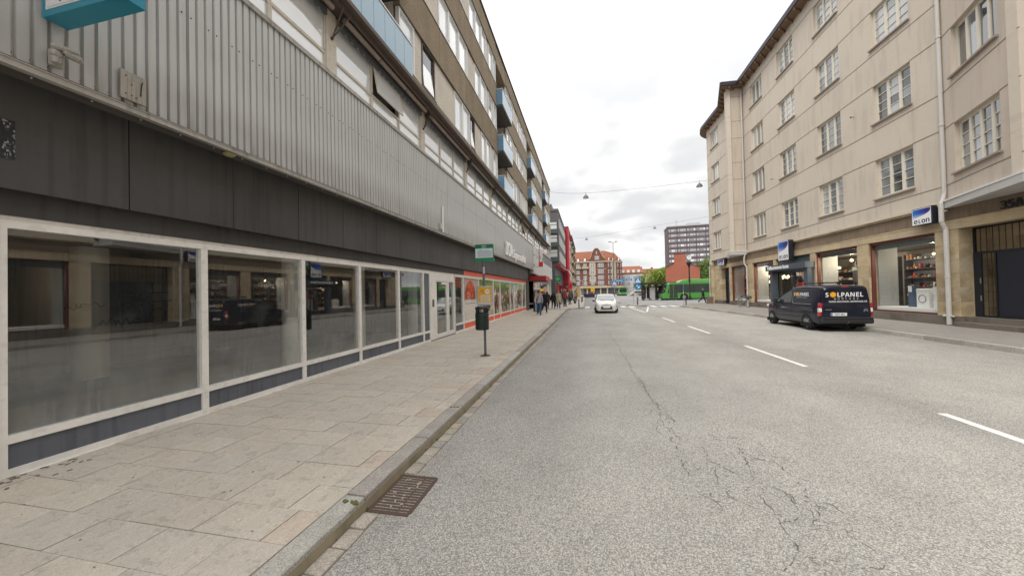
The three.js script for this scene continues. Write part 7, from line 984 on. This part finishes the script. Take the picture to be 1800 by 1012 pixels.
{
  const t = thing('bus_shelter', 'long dark flat roofed bus shelter with slim posts and glass panels', 'shelter', [12.6, 0, -63.5]);
  mesh('roof', [bx(-3.6, 5.2, 2.72, 2.98, -2.0, 1.2)], M.dark, t); for (let i = 0; i < 7; i++) mesh('post', bx(-3.3 + i * 0.55 - 0.05, -3.25 + i * 0.55 + 0.05, 0, 2.72, i % 2 ? -1.4 : 0.5, i % 2 ? -1.3 : 0.6), M.black, t); for (const x of [1.6, 3.4, 5.0]) mesh('post', bx(x - 0.05, x + 0.05, 0, 2.72, -1.4, -1.3), M.black, t);
  for (let i = 0; i < 4; i++) mesh('glass_panel', bx(-3.2 + i * 0.95, -2.35 + i * 0.95, 0.2, 2.4, -1.37, -1.35), i % 2 ? M.paneDark : M.paneMid, t); mesh('poster_case', bx(-2.2, -1.2, 0.3, 2.2, 0.4, 0.5), M.paneCurtain, t); mesh('bench', [bx(-1, 1.2, 0.44, 0.5, -1.1, -0.7), bx(-0.9, -0.84, 0, 0.44, -1, -0.8), bx(1.0, 1.06, 0, 0.44, -1, -0.8)], M.dark, t);
}
{ const t = thing('street_clock', 'black lamp post carrying a round white clock, in front of the tower block', 'clock', [16.2, 0, -60.5]); mesh('post', lathe([[0.22, 0], [0.2, 0.5], [0.11, 0.7], [0.1, 5.2], [0.16, 5.4], [0.4, 5.95], [0.36, 6.05], [0.1, 6.1], [0.06, 6.4]], 16), M.black, t); mesh('clock_case', new THREE.CylinderGeometry(0.42, 0.42, 0.24, 28).rotateX(Math.PI / 2).translate(0, 6.82, 0), M.steelDark, t); mesh('dial', new THREE.CylinderGeometry(0.37, 0.37, 0.27, 28).rotateX(Math.PI / 2).translate(0, 6.82, 0), M.white, t); mesh('hands', [beam([0, 6.82, 0.145], [0.12, 7.02, 0.145], 0.02, 0.03), beam([0, 6.82, 0.147], [-0.22, 6.9, 0.147], 0.02, 0.025)], M.black, t); mesh('finial', cyl(0.04, 0.01, 0.3, 8, 0, 7.24, 0), M.black, t); }
{ const t = thing('street_lamp', 'tall slim double armed street lamp in front of the brick building', 'street lamp', [5.6, 0, -75]); mesh('post', cyl(0.09, 0.05, 11.8, 10), M.steelDark, t); mesh('arm', rod([0, 11.7, 0], [-0.8, 11.95, 0], 0.035), M.steelDark, t); mesh('arm', rod([0, 11.7, 0], [0.8, 11.95, 0], 0.035), M.steelDark, t); mesh('lamp_head', [rbx(0.6, 0.12, 0.24, 0.04, -0.65, 11.95, 0), rbx(0.6, 0.12, 0.24, 0.04, 0.65, 11.95, 0)], M.poleGrey, t); }
{ const t = thing('street_lamp', 'small white double lamp on a thin post before the brick building', 'street lamp', [-1.3, 0, -120]); mesh('post', cyl(0.07, 0.05, 5.6, 8), M.white2, t); mesh('arm', rod([-0.9, 5.4, 0], [0.9, 5.4, 0], 0.04), M.white2, t); mesh('lamp_head', [sph(0.25, -0.9, 5.4, 0, 10, 8), sph(0.25, 0.9, 5.4, 0, 10, 8)], M.white, t); }
{ const t = thing('direction_sign', 'overhead blue direction sign plates on a grey mast', 'road sign', [7.9, 0, -90]); mesh('mast', [cyl(0.1, 0.08, 4.9, 10, -1.7, 0, 0), rod([-1.8, 4.3, 0], [3.2, 4.5, 0], 0.05)], M.steelDark, t); mesh('sign_plate', rbx(2.2, 0.55, 0.06, 0.03, 0.2, 4.2, 0.08), M.signBlue, t); mesh('sign_plate', rbx(1.5, 0.5, 0.06, 0.03, 2.4, 4.45, 0.08), M.signBlue, t); mesh('band', [bx(-0.6, 0.9, 4.16, 4.24, 0.112, 0.118), bx(1.9, 2.9, 4.4, 4.5, 0.112, 0.118)], M.white2, t); }
{ const t = thing('kiosk', 'yellow market awning with dark stand far down the near pavement', 'kiosk', [0.6, 0, -100]); mesh('awning', [bx(-1.6, 1.6, 2.5, 2.8, -1.2, 1.2)], M.yellow, t); mesh('post', [[-1.5, -1.1], [1.5, -1.1], [-1.5, 1.1], [1.5, 1.1]].map(([x, z]) => cyl(0.05, 0.05, 2.5, 8, x, 0, z)), M.steelDark, t); mesh('counter', bx(-1.4, 1.4, 0, 1.0, -1, 1), std([0.05, 0.04, 0.09], 0.8), t); mesh('sign_board', [rbx(1.1, 1.0, 0.1, 0.05, 1.0, 2.0, 1.2)], M.yellow, t); }
{ const t = thing('banner', 'pale yellow upright banner standing by the red building', 'banner', [-1.8, 0, -80]); mesh('cloth', bx(-0.4, 0.4, 0.5, 2.9, -0.02, 0.02), std([0.62, 0.50, 0.28], 0.9), t); mesh('pole', cyl(0.03, 0.03, 3.1, 8, -0.43, 0, 0), M.steel, t); mesh('base', cyl(0.3, 0.3, 0.06, 16, -0.43, 0, 0), M.dark, t); }
{ const t = thing('parked_car', 'distant white car waiting right of the far bus', 'car', [15.4, 0, -116], 0.2); mesh('body', poly([[-2.1, 0.3], [-2.1, 0.85], [-1.3, 0.95], [-0.7, 1.42], [0.9, 1.45], [1.6, 0.98], [2.1, 0.9], [2.15, 0.3]], 1.6, 0.06).translate(0, 0, -0.8), M.carPaint, t); mesh('window', [poly([[-1.1, 0.98], [-0.65, 1.36], [0.85, 1.38], [1.4, 0.98]], 1.78).translate(0, 0, -0.89)], M.vehGlass, t); mesh('wheel', [-1.3, 1.3].flatMap((x) => [-0.8, 0.8].map((z) => new THREE.CylinderGeometry(0.31, 0.31, 0.2, 16).rotateX(Math.PI / 2).translate(x, 0.31, z))), M.rubber, t); }
renderer.render(scene, camera);
